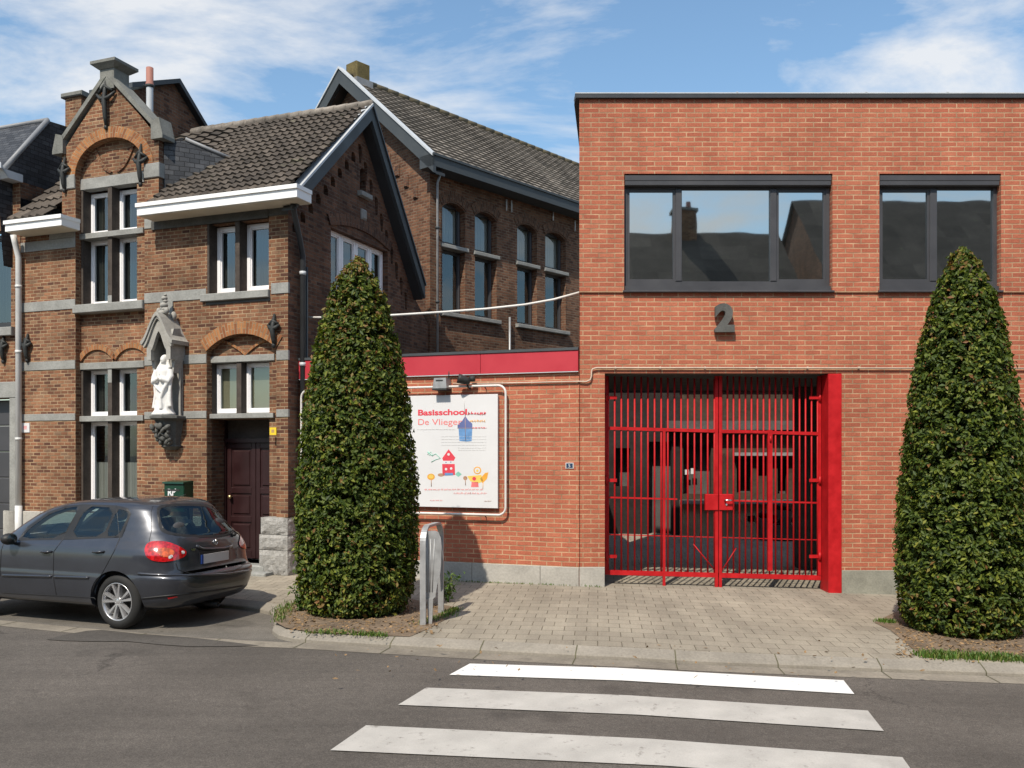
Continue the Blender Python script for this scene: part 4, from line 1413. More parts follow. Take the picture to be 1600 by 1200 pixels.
mb.fbox(FH, ugc - .28, ugc + .28, zf + .28, zf + .33, -.40, .16, M['coping_stone'])
mb.build('gable_coping', None, house)

# iron wall anchors
def anchor(px, py, h, d=0.02, parent=house, F=FH, lean=0):
    b = MB()
    u, z = F.uz(px, py)
    b.tube([F.pt(u, z + h * .5, d), F.pt(u + .01, z + h * .2, d + .05), F.pt(u, z, d + .06), F.pt(u + .015, z - h * .3, d + .05), F.pt(u, z - h * .5, d)], [.018, .036, .046, .038, .026], 7, M['iron'])
    b.tube([F.pt(u - h * .22, z + h * .16, d + .02), F.pt(u - h * .1, z + h * .06, d + .05), F.pt(u, z + h * .03, d + .06), F.pt(u + h * .1, z + h * .06, d + .05), F.pt(u + h * .22, z + h * .16, d + .02)], [.02, .036, .04, .036, .02], 7, M['iron'])
    b.tube([F.pt(u - h * .16, z + h * .18, d + .02), F.pt(u, z + h * .28, d + .05), F.pt(u + h * .16, z + h * .18, d + .02)], [.026, .034, .026], 7, M['iron'])
    b.ell(F.pt(u, z - h * .48, d + .02), .035, .035, .045, 8, 6, M['iron'])
    return b.build('wall_anchor', None, parent)
anchor(168, 160, .95)
anchor(103, 273, .62)
anchor(222, 258, .72)
anchor(45, 543, .50)
anchor(430, 516, .52)

# windows
def house_window(F, u0, u1, z0, z1, d, parent, curtain='curtain', fw=.05, vent=None, half=None, fm='white_pvc', g='glass'):
    f = MB()
    fm = M[fm]
    for a, b, c, e_ in ((u0, u0 + fw, z0, z1), (u1 - fw, u1, z0, z1), (u0 + fw, u1 - fw, z0, z0 + fw * 1.25), (u0 + fw, u1 - fw, z1 - fw, z1)):
        f.bbox(F, a, b, c, e_, d - .05, d + .012, .008, fm)
    t = .022
    for a, b, c, e_ in ((u0 + fw, u0 + fw + t, z0 + fw * 1.25, z1 - fw), (u1 - fw - t, u1 - fw, z0 + fw * 1.25, z1 - fw), (u0 + fw + t, u1 - fw - t, z0 + fw * 1.25, z0 + fw * 1.25 + t), (u0 + fw + t, u1 - fw - t, z1 - fw - t, z1 - fw)):
        f.fbox(F, a, b, c, e_, d - .05, d - .006, fm)
    fo = f.build('window', None, parent, origin=F.pt((u0 + u1) / 2, z0, d))
    p = MB()
    p.face([F.pt(u0 + fw + .01, z0 + fw, d - .03), F.pt(u1 - fw - .01, z0 + fw, d - .03), F.pt(u1 - fw - .01, z1 - fw, d - .03), F.pt(u0 + fw + .01, z1 - fw, d - .03)], M[g])
    p.build('pane', None, fo)
    c = MB()
    n = 26
    lo = z0 + fw if half is None else z0 + (z1 - z0) * half[0]
    hi = z1 - .02 if half is None else z0 + (z1 - z0) * half[1]
    for i in range(n):
        a, b = u0 + .02 + (u1 - u0 - .04) * i / n, u0 + .02 + (u1 - u0 - .04) * (i + 1) / n
        da, db = d - .10 + .018 * math.sin(i * 1.9), d - .10 + .018 * math.sin((i + 1) * 1.9)
        if curtain == 'curtain_beige': da = db = d - .08
        c.face([F.pt(a, lo, da), F.pt(b, lo, db), F.pt(b, hi, db), F.pt(a, hi, da)], M[curtain])
    c.build('curtain', None, fo)
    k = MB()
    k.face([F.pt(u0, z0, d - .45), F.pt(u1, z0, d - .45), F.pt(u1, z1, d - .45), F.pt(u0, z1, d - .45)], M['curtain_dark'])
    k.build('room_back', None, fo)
    return fo
dW = -RD - .18
zTr = H(170, 366, -RD)[1]; zTr2 = H(170, 654, -RD)[1]
for (z0, z1, zt, cu) in ((zA[0], zA[1] - .08, zTr, ('curtain_dark', 'curtain_dark')), (zB_[0], zB_[1] - .05, zTr2, ('curtain_dark', 'curtain'))):
    for a, b in ((wA[0], mullA[0]), (mullA[1], wA[1])):
        house_window(FH, a + .005, b - .005, zt + .05, z1, dW, house, cu[0])
        house_window(FH, a + .005, b - .005, z0, zt - .05, dW, house, cu[1], half=(.02, .55) if cu[1] == 'curtain' else None)
for a, b in ((wB[0], mullB[0]), (mullB[1], wB[1])):
    house_window(FH, a + .005, b - .005, zlt[0] + .03, zlt[1] - .04, -RD - .14, house, 'curtain_beige')
for a, b in ((cw0, mC[0]), (mC[1], cw1)):
    house_window(FH, a + .005, b - .005, zc0 + .01, zc1 - .02, -.2, house, 'curtain_dark', fw=.07)
# window group in the gable side
nn = 4
for i in range(nn):
    a, b = gwu0 + (gwu1 - gwu0) * i / nn, gwu0 + (gwu1 - gwu0) * (i + 1) / nn
    house_window(FG, a + .004, b - .004, gwz0, gt, -.12, house, 'curtain_dark', fw=.07)

# door
mb = MB()
dd = -RD - .38
du0, du1, dz0, dz1 = wB[0] + .03, wB[1] + .05, .16, zdr - .42
wU = du1 - du0
zlt_ = zdr - .03
mb.fbox(FH, du0 - .05, du1, dz1, dz1 + .07, dd - .06, dd + .05, M['door_wood'])
mb.fbox(FH, du0 - .05, du0, dz0, zlt_, dd - .06, dd + .04, M['door_wood'])
for k in (0, 1):
    a, b = du0 + wU * k / 2 + .004, du0 + wU * (k + 1) / 2 - .004
    mb.fbox(FH, a, b, dz0, dz1, dd - .06, dd - .012, M['door_wood'])
    s = .085
    zs = [dz0, dz0 + .14, dz0 + .62, dz0 + .72, dz0 + (dz1 - dz0) * .56, dz0 + (dz1 - dz0) * .61, dz1 - .1, dz1]
    for i in (0, 2, 4, 6): mb.bbox(FH, a + s, b - s, zs[i], zs[i + 1], dd - .03, dd + .008, .006, M['door_wood'])
    mb.bbox(FH, a, a + s, dz0, dz1, dd - .03, dd + .008, .006, M['door_wood'])
    mb.bbox(FH, b - s, b, dz0, dz1, dd - .03, dd + .008, .006, M['door_wood'])
    for i in (1, 3, 5): mb.bbox(FH, a + s + .03, b - s - .03, zs[i] + .03, zs[i + 1] - .03, dd - .03, dd + .006, .022, M['door_wood'])
door = mb.build('door', None, house, origin=FH.pt((du0 + du1) / 2, dz0, dd))
mb = MB()
hx = du0 + .10
mb.lathe(FH.pt(hx, H(361, 776, dd)[1], dd), [(.012, 0), (.012, .04), (.03, .05), (.034, .07), (.02, .085), (0, .088)], 12, M['brass'], axis=FH.n)
mb.build('knob', None, door)
mb = MB()
mb.face([FH.pt(du0 - .05, dz1 + .07, dd - .02), FH.pt(du1, dz1 + .07, dd - .02), FH.pt(du1, zlt_ + .03, dd - .02), FH.pt(du0 - .05, zlt_ + .03, dd - .02)], M['mullion'])
mb.build('fanlight', None, door)
mb = MB()
mb.bbox(FH, wB[0] - .02, wB[1] + .08, -.05, .14, dd - .1, .12, .02, M['bluestone'])
mb.bbox(FH, wB[0] - .02, rb1 + .02, -.05, .05, .12, .34, .02, M['bluestone'])
mb.build('doorstep', None, house)

# plinth
mb = MB()
def rough_block(F, u0, u1, z0, z1, d0, d1, m, nu=7, nz=5, amp=.022, seed=1):
    def f(i, j):
        edge = i in (0, nu) or j in (0, nz)
        u = u0 + (u1 - u0) * i / nu; z = z0 + (z1 - z0) * j / nz
        dq = d1 - (.02 if edge else 0) + (0 if edge else amp * noise.noise(Vector((u * 9 + seed, z * 9, seed * 3.3))))
        return F.pt(u, z, dq)
    for i in range(nu):
        for j in range(nz):
            mb.face([f(i, j), f(i + 1, j), f(i + 1, j + 1), f(i, j + 1)], m)
    c = [(u0, z0), (u1, z0), (u1, z1), (u0, z1)]
    for i in range(4):
        a, b = c[i], c[(i + 1) % 4]
        mb.face([F.pt(*b, d1 - .02), F.pt(*a, d1 - .02), F.pt(*a, d0), F.pt(*b, d0)], m)
zb = [0, .40, .65, .93]
uq0 = U(411, .0)
for i in range(3):
    rough_block(FH, uq0 + .03 * (i == 2), .07 - .0 * i, zb[i] + .004, zb[i + 1] - .004, -.15, .12, M['rough_stone'], seed=i + 1)
    rough_block(FG, -.11, .30, zb[i] + .004, zb[i + 1] - .004, -.05, .085, M['rough_stone'], seed=i + 5)
for a, b in ((uLft, -6.2), (-6.2, -5.3), (-5.3, rb0 - .01)):
    mb.bbox(FH, a + .003, b - .003, 0, zPl, -.05, .05, .012, M['plinth_concrete'])
mb.build('plinth', None, house)

# gutters
def gutter_box(u0, u1, z0, h, out, parent, back=.02):
    b = MB()
    b.fbox(FH, u0, u1, z0, z0 + h, back, out, M['white_paint'])
    b.fbox(FH, u0 - .015, u1 + .015, z0 + h - .05, z0 + h + .015, out, out + .03, M['white_paint'])
    b.fbox(FH, u1, u1 + .015, z0 + h - .05, z0 + h + .015, back, out, M['white_paint'])
    b.fbox(FH, u0 + .02, u1 - .02, z0 - .012, z0 - .001, back, out - .02, M['soffit'])
    return b.build('gutter', None, parent, origin=FH.pt((u0 + u1) / 2, z0, out))
og = .42
zg0 = (H(462, 313, og)[1] + H(215, 341, og)[1]) / 2
zg0 += .05
gutter_box(U(214, og), U(464, og), zg0, .185, og, house)
zl0 = H(50, 357, og)[1]
gutter_box(U(8, og), U(96, og), zl0, .175, og, house)
# frieze board below the right gutter
mb = MB()
mb.fbox(FH, U(238), U(420), zc1 + .0, zg0, -.05, .03, M['dark_stone'])
mb.fbox(FH, U(420), .02, zc1 + .16, zg0, -.05, .022, M['dark_stone'])
mb.build('frieze', None, house)

# roofs
def roof_part(name, fn, parent=house, m=None):
    b = MB(); fn(b); return b.build(name, None, parent)
zr = apx[1]
ridge_d = -(apx[0])
uR = .24
uRl = U(205) - 1.6
def front_roof(b):
    z0 = zg0 + .20
    A = FH.pt(ug1 + .05, z0, .30); B = FH.pt(uR, z0, .30)
    C = FH.pt(uR, zr, ridge_d); D = FH.pt(ug1 + .05, zr, ridge_d)
    tiles(b, A, B, C, D, 18, 17, amp=.048, step=.04, spt=8, m=M['roof_tile'])
    tiles(b, A.lerp(D, .40) + (D - C).normalized() * 1.45, A.lerp(D, .40) - (D - C).normalized() * .02, D - (D - C).normalized() * .02, D + (D - C).normalized() * 1.45, 5, 10, amp=.048, step=.04, spt=8, m=M['roof_tile'])
    # left stretch, carried on behind the pointed gable
    v = .42
    A2 = A.lerp(D, v); A2 = FH.pt(uLft - .3, 0, 0) + (A2 - FH.pt(ug1 + .05, 0, 0))
    dq = -.9
    zq = z0 - .07 + (zr - z0) * (.30 - dq) / (.30 - ridge_d)
    b.face([FH.pt(uLft - .2, zq, dq), FH.pt(ug1 + .05, zq, dq), FH.pt(ug1 + .05, zr - .12, ridge_d), FH.pt(uLft - .2, zr - .12, ridge_d)], M['roof_tile'])
    # rear slope
    kb = (apx[1] - eb[1]) / (eb[0] - apx[0])
    b.face([FH.pt(uR, zr + .01, ridge_d), FH.pt(uR, eb[1], -eb[0]), FH.pt(uLft, eb[1], -eb[0]), FH.pt(uLft, zr + .01, ridge_d)], M['roof_tile'])
roof_part('roof', front_roof)
def ridge_fn(b):
    n = 16
    for i in range(n):
        u0, u1 = ug1 - 1.2 + (uR - ug1 + 1.2) * i / n, ug1 - 1.2 + (uR - ug1 + 1.2) * (i + 1) / n
        b.tube([FH.pt(u0, zr + .02, ridge_d), FH.pt(u1 + .02, zr + .035, ridge_d)], .085, 10, M['roof_tile_grey'])
roof_part('ridge_tiles', ridge_fn)
# left lower roof slope over the white gutter
def left_roof(b):
    z0 = zl0 + .2
    tiles(b, FH.pt(U(8, og), z0, .35), FH.pt(ug0 - .01, z0, .35), FH.pt(ug0 - .01, z0 + 1.35, -1.2), FH.pt(U(8, og), z0 + 1.35, -1.2), 5, 6, amp=.05, step=.04, m=M['roof_tile'])
roof_part('lower_roof', left_roof)
# small hipped cheek of the pointed gable, slated
def cheek(b):
    kz = zk + .10
    A = FH.pt(ug1 + .30, kz - .05, -.25)
    Bq = FH.pt(U(300, -1.0), H(300, 300, -.2)[1] + .12, -.50)
    Cq = FH.pt(U(297, -1.2) + .1, zk + .0, -1.3)
    Dq = FH.pt(ug1, zk + .05, -1.3)
    zlo = H(270, 292, -.1)[1]
    pts = [FH.pt(ug1 + .02, zk - .02, -.1), FH.pt(ug1 + .02, zlo, -.1), FH.pt(ug1 + .72, zlo - .02, -.75), FH.pt(ug1 + .84, zlo + .62, -1.05), FH.pt(ug1 + .22, zk + .06, -.40)]
    b.face([pts[0], pts[1], pts[2], pts[3]], M['slate'])
    b.face([pts[0], pts[3], pts[4]], M['slate'])
    b.prism(FH, [(ug0, zk - .4), (ug1, zk - .4), (ug1, zk + .02), (ugc, zap - .06), (ug0, zk + .02)], -.30, -.26, M['dark_brick'])
    b.tube([pts[3] + Z * .03, pts[2] + Z * .03], .035, 6, M['zinc_light'])
    b.tube([pts[4] + Z * .03, pts[3] + Z * .03], .035, 6, M['lead'])
roof_part('gable_roof', cheek)
# barge boards on the side gable
def barge(b):
    t, w = .26, .05
    P0, P1, P2 = ea, apx, eb
    d0, d1 = .20, .26
    def seg(a, c, top):
        b.prism(FG, [(a[0], a[1] - t), (c[0], c[1] - t), (c[0], c[1]), (a[0], a[1])], d0, d1, M['zinc_dark'])
        b.prism(FG, [(a[0], a[1] + .001), (c[0], c[1] + .001), (c[0], c[1] + .05), (a[0], a[1] + .05)], d0 - .1, d1 + .03, top)
        b.prism(FG, [(a[0], a[1] - t - .02), (c[0], c[1] - t - .02), (c[0], c[1] - t + .03), (a[0], a[1] - t + .03)], -.02, d0 - .001, M['dark_metal'])
    seg(P0, P1, M['zinc_light']); seg(P1, P2, M['dark_metal'])
roof_part('bargeboard', barge)
def dpipe(b):
    x = .30
    b.tube([FG.pt(-.15, zg0 - .02, .2), FG.pt(-.05, zg0 - .12, .15), FG.pt(.22, zg0 - .55, .09), FG.pt(x, zg0 - .75, .08), FG.pt(x, .3, .08)], .045, 10, M['dark_metal'])
    for z in (4.9, 3.4, 1.8): b.tube([FG.pt(x, z, .08), FG.pt(x, z + .06, .08)], .055, 10, M['zinc_light'])
    b.tube([FG.pt(x + .16, zg0 - .9, .05), FG.pt(x + .16, .3, .05)], .02, 8, M['zinc_dark'])
roof_part('downpipe', dpipe)
def dpipe2(b):
    u = U(29, .09)
    b.tube([FH.pt(u, zl0, .2), FH.pt(u, zl0 - .15, .16), FH.pt(u, zl0 - .4, .09), FH.pt(u, .3, .09)], .052, 12, M['pipe_grey'])
    b.tube([FH.pt(u, 1.0, .09), FH.pt(u, 0, .09)], .062, 12, M['pipe_grey'])
    for z in (5.0, 3.8, 2.2): b.tube([FH.pt(u, z, .09), FH.pt(u, z + .05, .09)], .06, 12, M['pipe_grey'])
roof_part('downpipe', dpipe2)
# slot sill
mb = MB(); mb.bbox(FG, su - .2, su + .2, sz0 - .09, sz0 - .0, -.05, .1, .01, M['bluestone'])
mb.bbox(FG, su - .09, su + .09, sz0 - .5, sz0 - .3, -.05, .05, .03, M['bluestone'])
mb.build('slot_sill', None, house)

# rear wing with its dark gable, chimney and flue
wing = thing('rear_wing', 'dark brick gabled rear building rising behind the pointed front gable', 'building', FH.pt(-6.5, 0, -6))
u_w = U(203, -1.4)
FW = Fr(FH.pt(u_w, 0, 0), (.3536, .9354))          # its gable faces the school, away from the sun
def W(px, py): return FW.uz(px, py)
w0, wa, wr = W(204, 141), W(272, 131), W(322, 214)
mb = MB()
mb.panel(FW, [(w0[0], 4.5), (wr[0] + .4, 4.5), (wr[0], wr[1]), (wa[0], wa[1]), (w0[0], w0[1])], [], 0, 0, M['dark_brick'])
mb.panel(FH, [(u_w - .9, 4.5), (u_w, 4.5), (u_w, w0[1]), (u_w - .9, w0[1])], [], -w0[0], 0, M['dark_brick'])
mb.build('wall', None, wing)
mb = MB()
t = .10
mb.prism(FW, [(w0[0] - .1, w0[1]), (wa[0], wa[1]), (wa[0] + .02, wa[1] + t), (w0[0] - .1, w0[1] + t)], -.95, .14, M['zinc_dark'])
k = (wr[1] - wa[1]) / (wr[0] - wa[0])
mb.prism(FW, [(wa[0], wa[1] + .001), (wr[0] + .2, wr[1] + .2 * k), (wr[0] + .2, wr[1] + .2 * k + t), (wa[0] + .025, wa[1] + t)], -.95, .14, M['dark_metal'])
mb.build('roof', None, wing)
dw = -2.2
FW = Fr(FH.pt(0, 0, dw), (.9354, -.3536))
ch = thing('chimney', 'square brown brick chimney with flat stone cap left of the pointed gable', 'chimney', FW.pt(W(122, 200)[0], 6, .3))
c0, c1 = W(102, 200)[0], W(127, 200)[0]
ct = W(115, 152)[1]
mb = MB()
for a in ((c0, c1),):
    mb.fbox(FW, a[0], a[1], 5.5, ct, -.55, .0, M['old_brick'])
mb.build('stack', None, ch)
mb = MB(); mb.bbox(FW, c0 - .07, c1 + .07, ct, ct + .10, -.62, .07, .02, M['coping_stone']); mb.build('cap', None, ch)
fd = -1.15
fp = thing('flue_pipe', 'thin metal flue pipe with reddish top behind the pointed gable', 'flue', FH.pt(U(234, fd), 7, fd))
fu = U(234, fd)
zf0, zf1, zf2 = H(234, 215, fd)[1], H(234, 133, fd)[1], H(234, 106, fd)[1]
mb = MB(); mb.lathe(FH.pt(fu, zf0 - .9, fd), [(.062, 0), (.062, zf1 - zf0 + .9)], 14, M['zinc_light']); mb.build('pipe', None, fp)
mb = MB(); mb.lathe(FH.pt(fu, zf1, fd), [(.074, -.02), (.074, .03), (.066, .04), (.066, zf2 - zf1), (.045, zf2 - zf1 + .01), (.045, zf2 - zf1 - .1)], 14, M['terracotta'])
mb.lathe(FH.pt(fu, zf1, fd), [(.063, -.05), (.08, -.04), (.08, .0), (.063, .01)], 14, M['iron'])
mb.tube([FH.pt(fu - .16, zf1 + .02, fd), FH.pt(fu, zf1 - .01, fd)], .012, 6, M['iron'])
mb.build('pot', None, fp)

# ================================================================ NEIGHBOUR ON THE FAR LEFT
nb = thing('neighbour_house', 'brick house at the left edge with slate mansard roof and dark garage door', 'house', FH.pt(uLft - 2, 0, 0))
nL = uLft - 6
mb = MB()
zc = H(15, 283, .1)[1]
nw = (U(-30, 0), U(18, 0), H(10, 512)[1], H(10, 372)[1])
gd = (U(-60, 0), U(16, 0), 0.02, H(8, 622)[1])
wh = [(nw[0], nw[2]), (nw[1], nw[2])] + seg_arch(nw[0], nw[1], nw[3], .16, 8)
gh = [(gd[0], gd[2]), (gd[1], gd[2]), (gd[1], gd[3]), (gd[0], gd[3])]
mb.panel(FH, [(nL, 0), (uLft - .006, 0), (uLft - .006, zc), (nL, zc)], [wh, gh], .01, [.2, .3], M['old_brick'])
mb.fbox(FH, uLft - .012, uLft - .0, zc - .3, zc + .001, -3, .0, M['dark_brick'])
mb.build('wall', None, nb)
mb = MB()
mb.bbox(FH, gd[0] - .1, gd[1] + .22, gd[3], gd[3] + .30, -.05, .03, .01, M['bluestone'])
mb.bbox(FH, gd[1], gd[1] + .22, .0, gd[3] - .002, -.05, .024, .01, M['bluestone'])
mb.bbox(FH, nw[0], nw[1] + .1, nw[2] - .16, nw[2], -.1, .1, .01, M['bluestone'])
mb.build('stone_surround', None, nb)
house_window(FH, nw[0], nw[1], nw[2], nw[3] + .1, -.12, nb, 'curtain_dark', fw=.08, fm='dark_metal', g='glass')
mb = MB()
for i in range(6):
    z0, z1 = .02 + (gd[3] - .04) * i / 6, .02 + (gd[3] - .04) * (i + 1) / 6
    mb.bbox(FH, gd[0], gd[1], z0 + .004, z1 - .004, -.26, -.2, .02, M['frame_grey'])
mb.build('garage_door', None, nb)
mb = MB()
ue = U(6, .4)
zcor = H(15, 262, .4)[1]
mb.prism(Fr(FH.pt(0, 0, 0), (-.3536, -.9354)), [(0.0, zc - .02), (.30, zc - .02), (.46, zc + .22), (.46, zcor), (0, zcor)], -ue - .0, -nL, M['zinc_light'])
mb.build('cornice', None, nb)
mb = MB()
um = U(35, -.2)
zm0, zm1 = zcor - .1, H(38, 200, -.9)[1]
mb.face([FH.pt(nL, zm0, .34), FH.pt(um, zm0, .34), FH.pt(um + .02, zm1, -.75), FH.pt(nL, zm1, -.75)], M['slate'])
mb.face([FH.pt(um, zm0 - 1.6, .2), FH.pt(um, zm0 - 1.6, -6), FH.pt(um, zm1, -6), FH.pt(um, zm1, -.75), FH.pt(um, zm0, .34)], M['slate'])
mb.face([FH.pt(nL, zm1, -.75), FH.pt(um, zm1, -.75), FH.pt(um, zm1 + .35, -5), FH.pt(nL, zm1 + .35, -5)], M['slate'])
mb.tube([FH.pt(nL, zm1, -.75), FH.pt(um + .02, zm1, -.75)], .05, 8, M['lead'])
mb.tube([FH.pt(um + .01, zm0, .34), FH.pt(um + .02, zm1, -.75)], .05, 8, M['lead'])
mb.face([FH.pt(um + .02, zl0 + .1, -.2), FH.pt(um + 1.2, zl0 + 1.0, -1.1), FH.pt(um + 1.2, zl0 + 1.12, -1.1), FH.pt(um + .02, zl0 + .3, -.2)], M['zinc_dark'])
mb.build('mansard_roof', None, nb)
anchor(8, 545, .5, parent=nb)

# ---------------------------------------------------------------- things on the front wall
# mailbox
mu0, mu1, mz0, mz1 = U(256, .22), U(287, .22), H(270, 800, .22)[1], H(270, 756, .22)[1]
mbx = thing('mailbox', 'dark green mailbox with white lettering on the wall below the statue', 'mailbox', FH.pt((mu0 + mu1) / 2, mz0, .1))
mb = MB(); mb.bbox(FH, mu0, mu1, mz0, mz1, .0, .22, .012, M['mail_green']); mb.build('box', None, mbx)
mb = MB()
mb.prism(Fr(FH.pt(0, 0, 0), (-.3536, -.9354)), [(0, mz1 + .002), (.25, mz1 + .002), (.24, mz1 + .03), (0, mz1 + .05)], -mu1 - .012, -mu0 + .012, M['mail_green']); mb.build('lid', None, mbx)
mb = MB(); mb.fbox(FH, mu0 + .05, mu1 - .08, mz1 - .12, mz1 - .09, .21, .226, M['iron']); mb.build('slot', None, mbx)
text('lettering', "Rr'", FH, mu0 + .08, H(270, 774, .22)[1], .15, .2215, M['sign_white'], mbx, bold=.006)
mb = MB()
rr = random.Random(5)
for i in range(7):
    x = mu0 + .07 + i * .027; z = H(270, 780, .22)[1]
    mb.tube([FH.pt(x, z, .222), FH.pt(x + .01, z + .02, .222), FH.pt(x + .02, z + .004, .222)], .0028, 4, M['pipe_grey'])
mb.build('small_lettering', None, mbx)
# small plates
def plate(px0, py0, px1, py1, m, name, label, cat, inner=None):
    a, b = H(px0, py1, .0), H(px1, py0, .0)
    t = thing(name, label, cat, FH.pt((a[0] + b[0]) / 2, a[1], 0))
    q = MB(); q.bbox(FH, a[0], b[0], a[1], b[1], 0, .018, .004, M[m]); q.build('plate', None, t)
    q = MB()
    w, h = b[0] - a[0], b[1] - a[1]
    for i in range(3):
        z = a[1] + h * (.35 + .14 * i)
        q.fbox(FH, a[0] + w * .28, b[0] - w * .28, z, z + .012, .017, .0195, M[inner])
    q.build('print', None, t)
plate(34, 661, 47, 676, 'sign_white', 'wall_plate', 'small white square plate on brick near the pale drainpipe', 'sign', 'print_pink')
plate(422, 668, 432.5, 680, 'sign_yellow', 'wall_sticker', 'small yellow sign on the brick pier right of the door', 'sign', 'print_brown')

# niche: canopy and bracket
nu = U(255, .24)
ni = thing('wall_niche', 'grey carved stone niche with pointed canopy and bracket on the house front', 'niche', FH.pt(nu, 2.4, .2))
zk0 = H(257, 649, .3)[1]
mb = MB()
hw = .30
# bracket: moulded shelf on a tapering carved corbel
cx_ = nu
def oct_ring(w, d, z):
    return [FH.pt(cx_ - w, z, 0), FH.pt(cx_ - w, z, d * .55), FH.pt(cx_ - w * .45, z, d), FH.pt(cx_ + w * .45, z, d), FH.pt(cx_ + w, z, d * .55), FH.pt(cx_ + w, z, 0)]
def loft(rs, m):
    n = len(rs[0])
    vs = [q for g in rs for q in g]
    fs = []
    for i in range(len(rs) - 1):
        for k in range(n - 1):
            fs.append((i * n + k, i * n + k + 1, (i + 1) * n + k + 1, (i + 1) * n + k))
    fs += [tuple(range(n))[::-1], tuple((len(rs) - 1) * n + k for k in range(n))]
    mb.raw(vs, fs, m)
zb0 = H(257, 703, .2)[1]
loft([oct_ring(.10, .10, zb0), oct_ring(.17, .2, zb0 + .06), oct_ring(.15, .19, zb0 + .08), oct_ring(.16, .23, zb0 + .2), oct_ring(.21, .32, zk0 - .11), oct_ring(.23, .34, zk0 - .07)], M['bracket_stone'])
for sx in (-1, 1):
    for k in range(5):
        zz = zb0 + .12 + k * .065
        w_ = .12 + .018 * k
        mb.ell(FH.pt(cx_ + sx * w_ * (.8 + .12 * math.sin(k * 2.3)), zz, .185 + .034 * k), .028 + .014 * (k % 3), .05, .062 - .01 * (k % 2), 9, 6, M['bracket_stone'], rot=Matrix.Rotation(.9 * math.sin(k * 1.7 + sx), 3, 'Y'))
        mb.ell(FH.pt(cx_ + sx * (.04 + .02 * math.cos(k * 2.1)), zz + .02, .225 + .03 * k), .024 + .010 * ((k + 1) % 3), .04, .06, 9, 6, M['bracket_stone'], rot=Matrix.Rotation(.8 * math.cos(k * 2.2 - sx), 3, 'Y'))
loft([oct_ring(.255, .38, zk0 - .07), oct_ring(.28, .42, zk0 - .045), oct_ring(.28, .42, zk0 - .01), oct_ring(.26, .40, zk0)], M['bracket_stone'])
mb.build('bracket', None, ni)
mb = MB()
# canopy: ogee front arch between two side walls, curved roof
zc_0, zc_s, zc_e, zc_t = H(257, 562, .3)[1], H(257, 545, .3)[1], H(257, 527, .3)[1], H(257, 497, .3)[1]
W2 = .34
def ogee(w, z0, z1, n=12):
    pts = []
    for i in range(n + 1):
        t_ = i / n
        x = w * (1 - t_)
        s_ = t_ * t_ * (3 - 2 * t_)
        pts.append((x, z0 + (z1 - z0) * (s_ * .75 + t_ * .25)))
    return pts
op = ogee(.16, zc_s - .02, zc_e + .10)
front_in = [(cx_ + x, z) for x, z in op] + [(cx_ - x, z) for x, z in op[::-1][1:]]
out_o = [(cx_ - .25, zc_0 - .0), (cx_ - .25, zc_e - .02), (cx_, zc_t - .02), (cx_ + .25, zc_e - .02), (cx_ + .25, zc_0), (cx_ + .16, zc_0)]
poly = out_o + front_in + [(cx_ - .16, zc_0)]
mb.prism(FH, poly, .28, .35, M['niche_stone'])
for s_ in (-1, 1):
    mb.fbox(FH, cx_ + s_ * .25 - .06 * (s_ > 0), cx_ + s_ * .25 + .06 * (s_ < 0), zc_0 - .0, zc_e - .03, .0, .28, M['niche_stone'])
    mb.prism(FH, [(cx_ + s_ * .25, zc_0 - .001), (cx_ + s_ * .17, zc_0 - .001), (cx_ + s_ * .19, zc_0 - .16), (cx_ + s_ * .21, zc_0 - .22)][::1 if s_ > 0 else -1], .05, .24, M['niche_stone'])
    mb.lathe(FH.pt(cx_ + s_ * .21, zk0, .08), [(.03, 0), (.022, .06), (.022, zc_0 - zk0 - .2), (.035, zc_0 - zk0 - .15)], 8, M['niche_stone'])
ro = ogee(.335, zc_e - .06, zc_t + .10)
ri = [(x * .96, z - .065) for x, z in ro]
outl = [(cx_ + x, z) for x, z in ro] + [(cx_ - x, z) for x, z in ro[::-1][1:]] + [(cx_ - x, z) for x, z in ri] + [(cx_ + x, z) for x, z in ri[::-1][1:]]
mb.prism(FH, outl, .0, .41, M['niche_stone'])
ro2 = [(x * .93, z - .06) for x, z in ro]; ri2 = [(x * .86, z - .11) for x, z in ro]
outl = [(cx_ + x, z) for x, z in ro2] + [(cx_ - x, z) for x, z in ro2[::-1][1:]] + [(cx_ - x, z) for x, z in ri2] + [(cx_ + x, z) for x, z in ri2[::-1][1:]]
mb.prism(FH, outl, .33, .385, M['niche_stone'])
# side gablets and crowning finial
for s_ in (-1, 1):
    mb.prism(Fr(FH.pt(cx_, 0, 0), (-.3536, -.9354)), [(.06, zc_e - .02), (.33, zc_e - .02), (.27, zc_e + .14), (.12, zc_e + .16)], s_ * -.225 - .025, s_ * -.225 + .025, M['niche_stone'])
for i, (r_, dz, dd_) in enumerate(((.075, .02, .24), (.055, .09, .2), (.07, .155, .2), (.04, .225, .19), (.055, .275, .19), (.03, .33, .19))):
    mb.ell(FH.pt(cx_ - .02 + .02 * (i % 2), zc_t + .08 + dz, dd_), r_, r_, r_ * .7, 9, 6, M['niche_stone'])
for s_ in (-1, 1):
    mb.ell(FH.pt(cx_ + s_ * .08, zc_t + .13, .25), .045, .05, .06, 8, 6, M['niche_stone'])
    mb.ell(FH.pt(cx_ + s_ * .1, zc_t + .06, .1), .05, .06, .08, 8, 6, M['niche_stone'])
mb.build('canopy', None, ni)
mb = MB()
mb.fbox(FH, cx_ - .21, cx_ + .21, zk0 - .001, zc_0 + .1, .0, .03, M['niche_stone'])
mb.build('back_slab', None, ni)

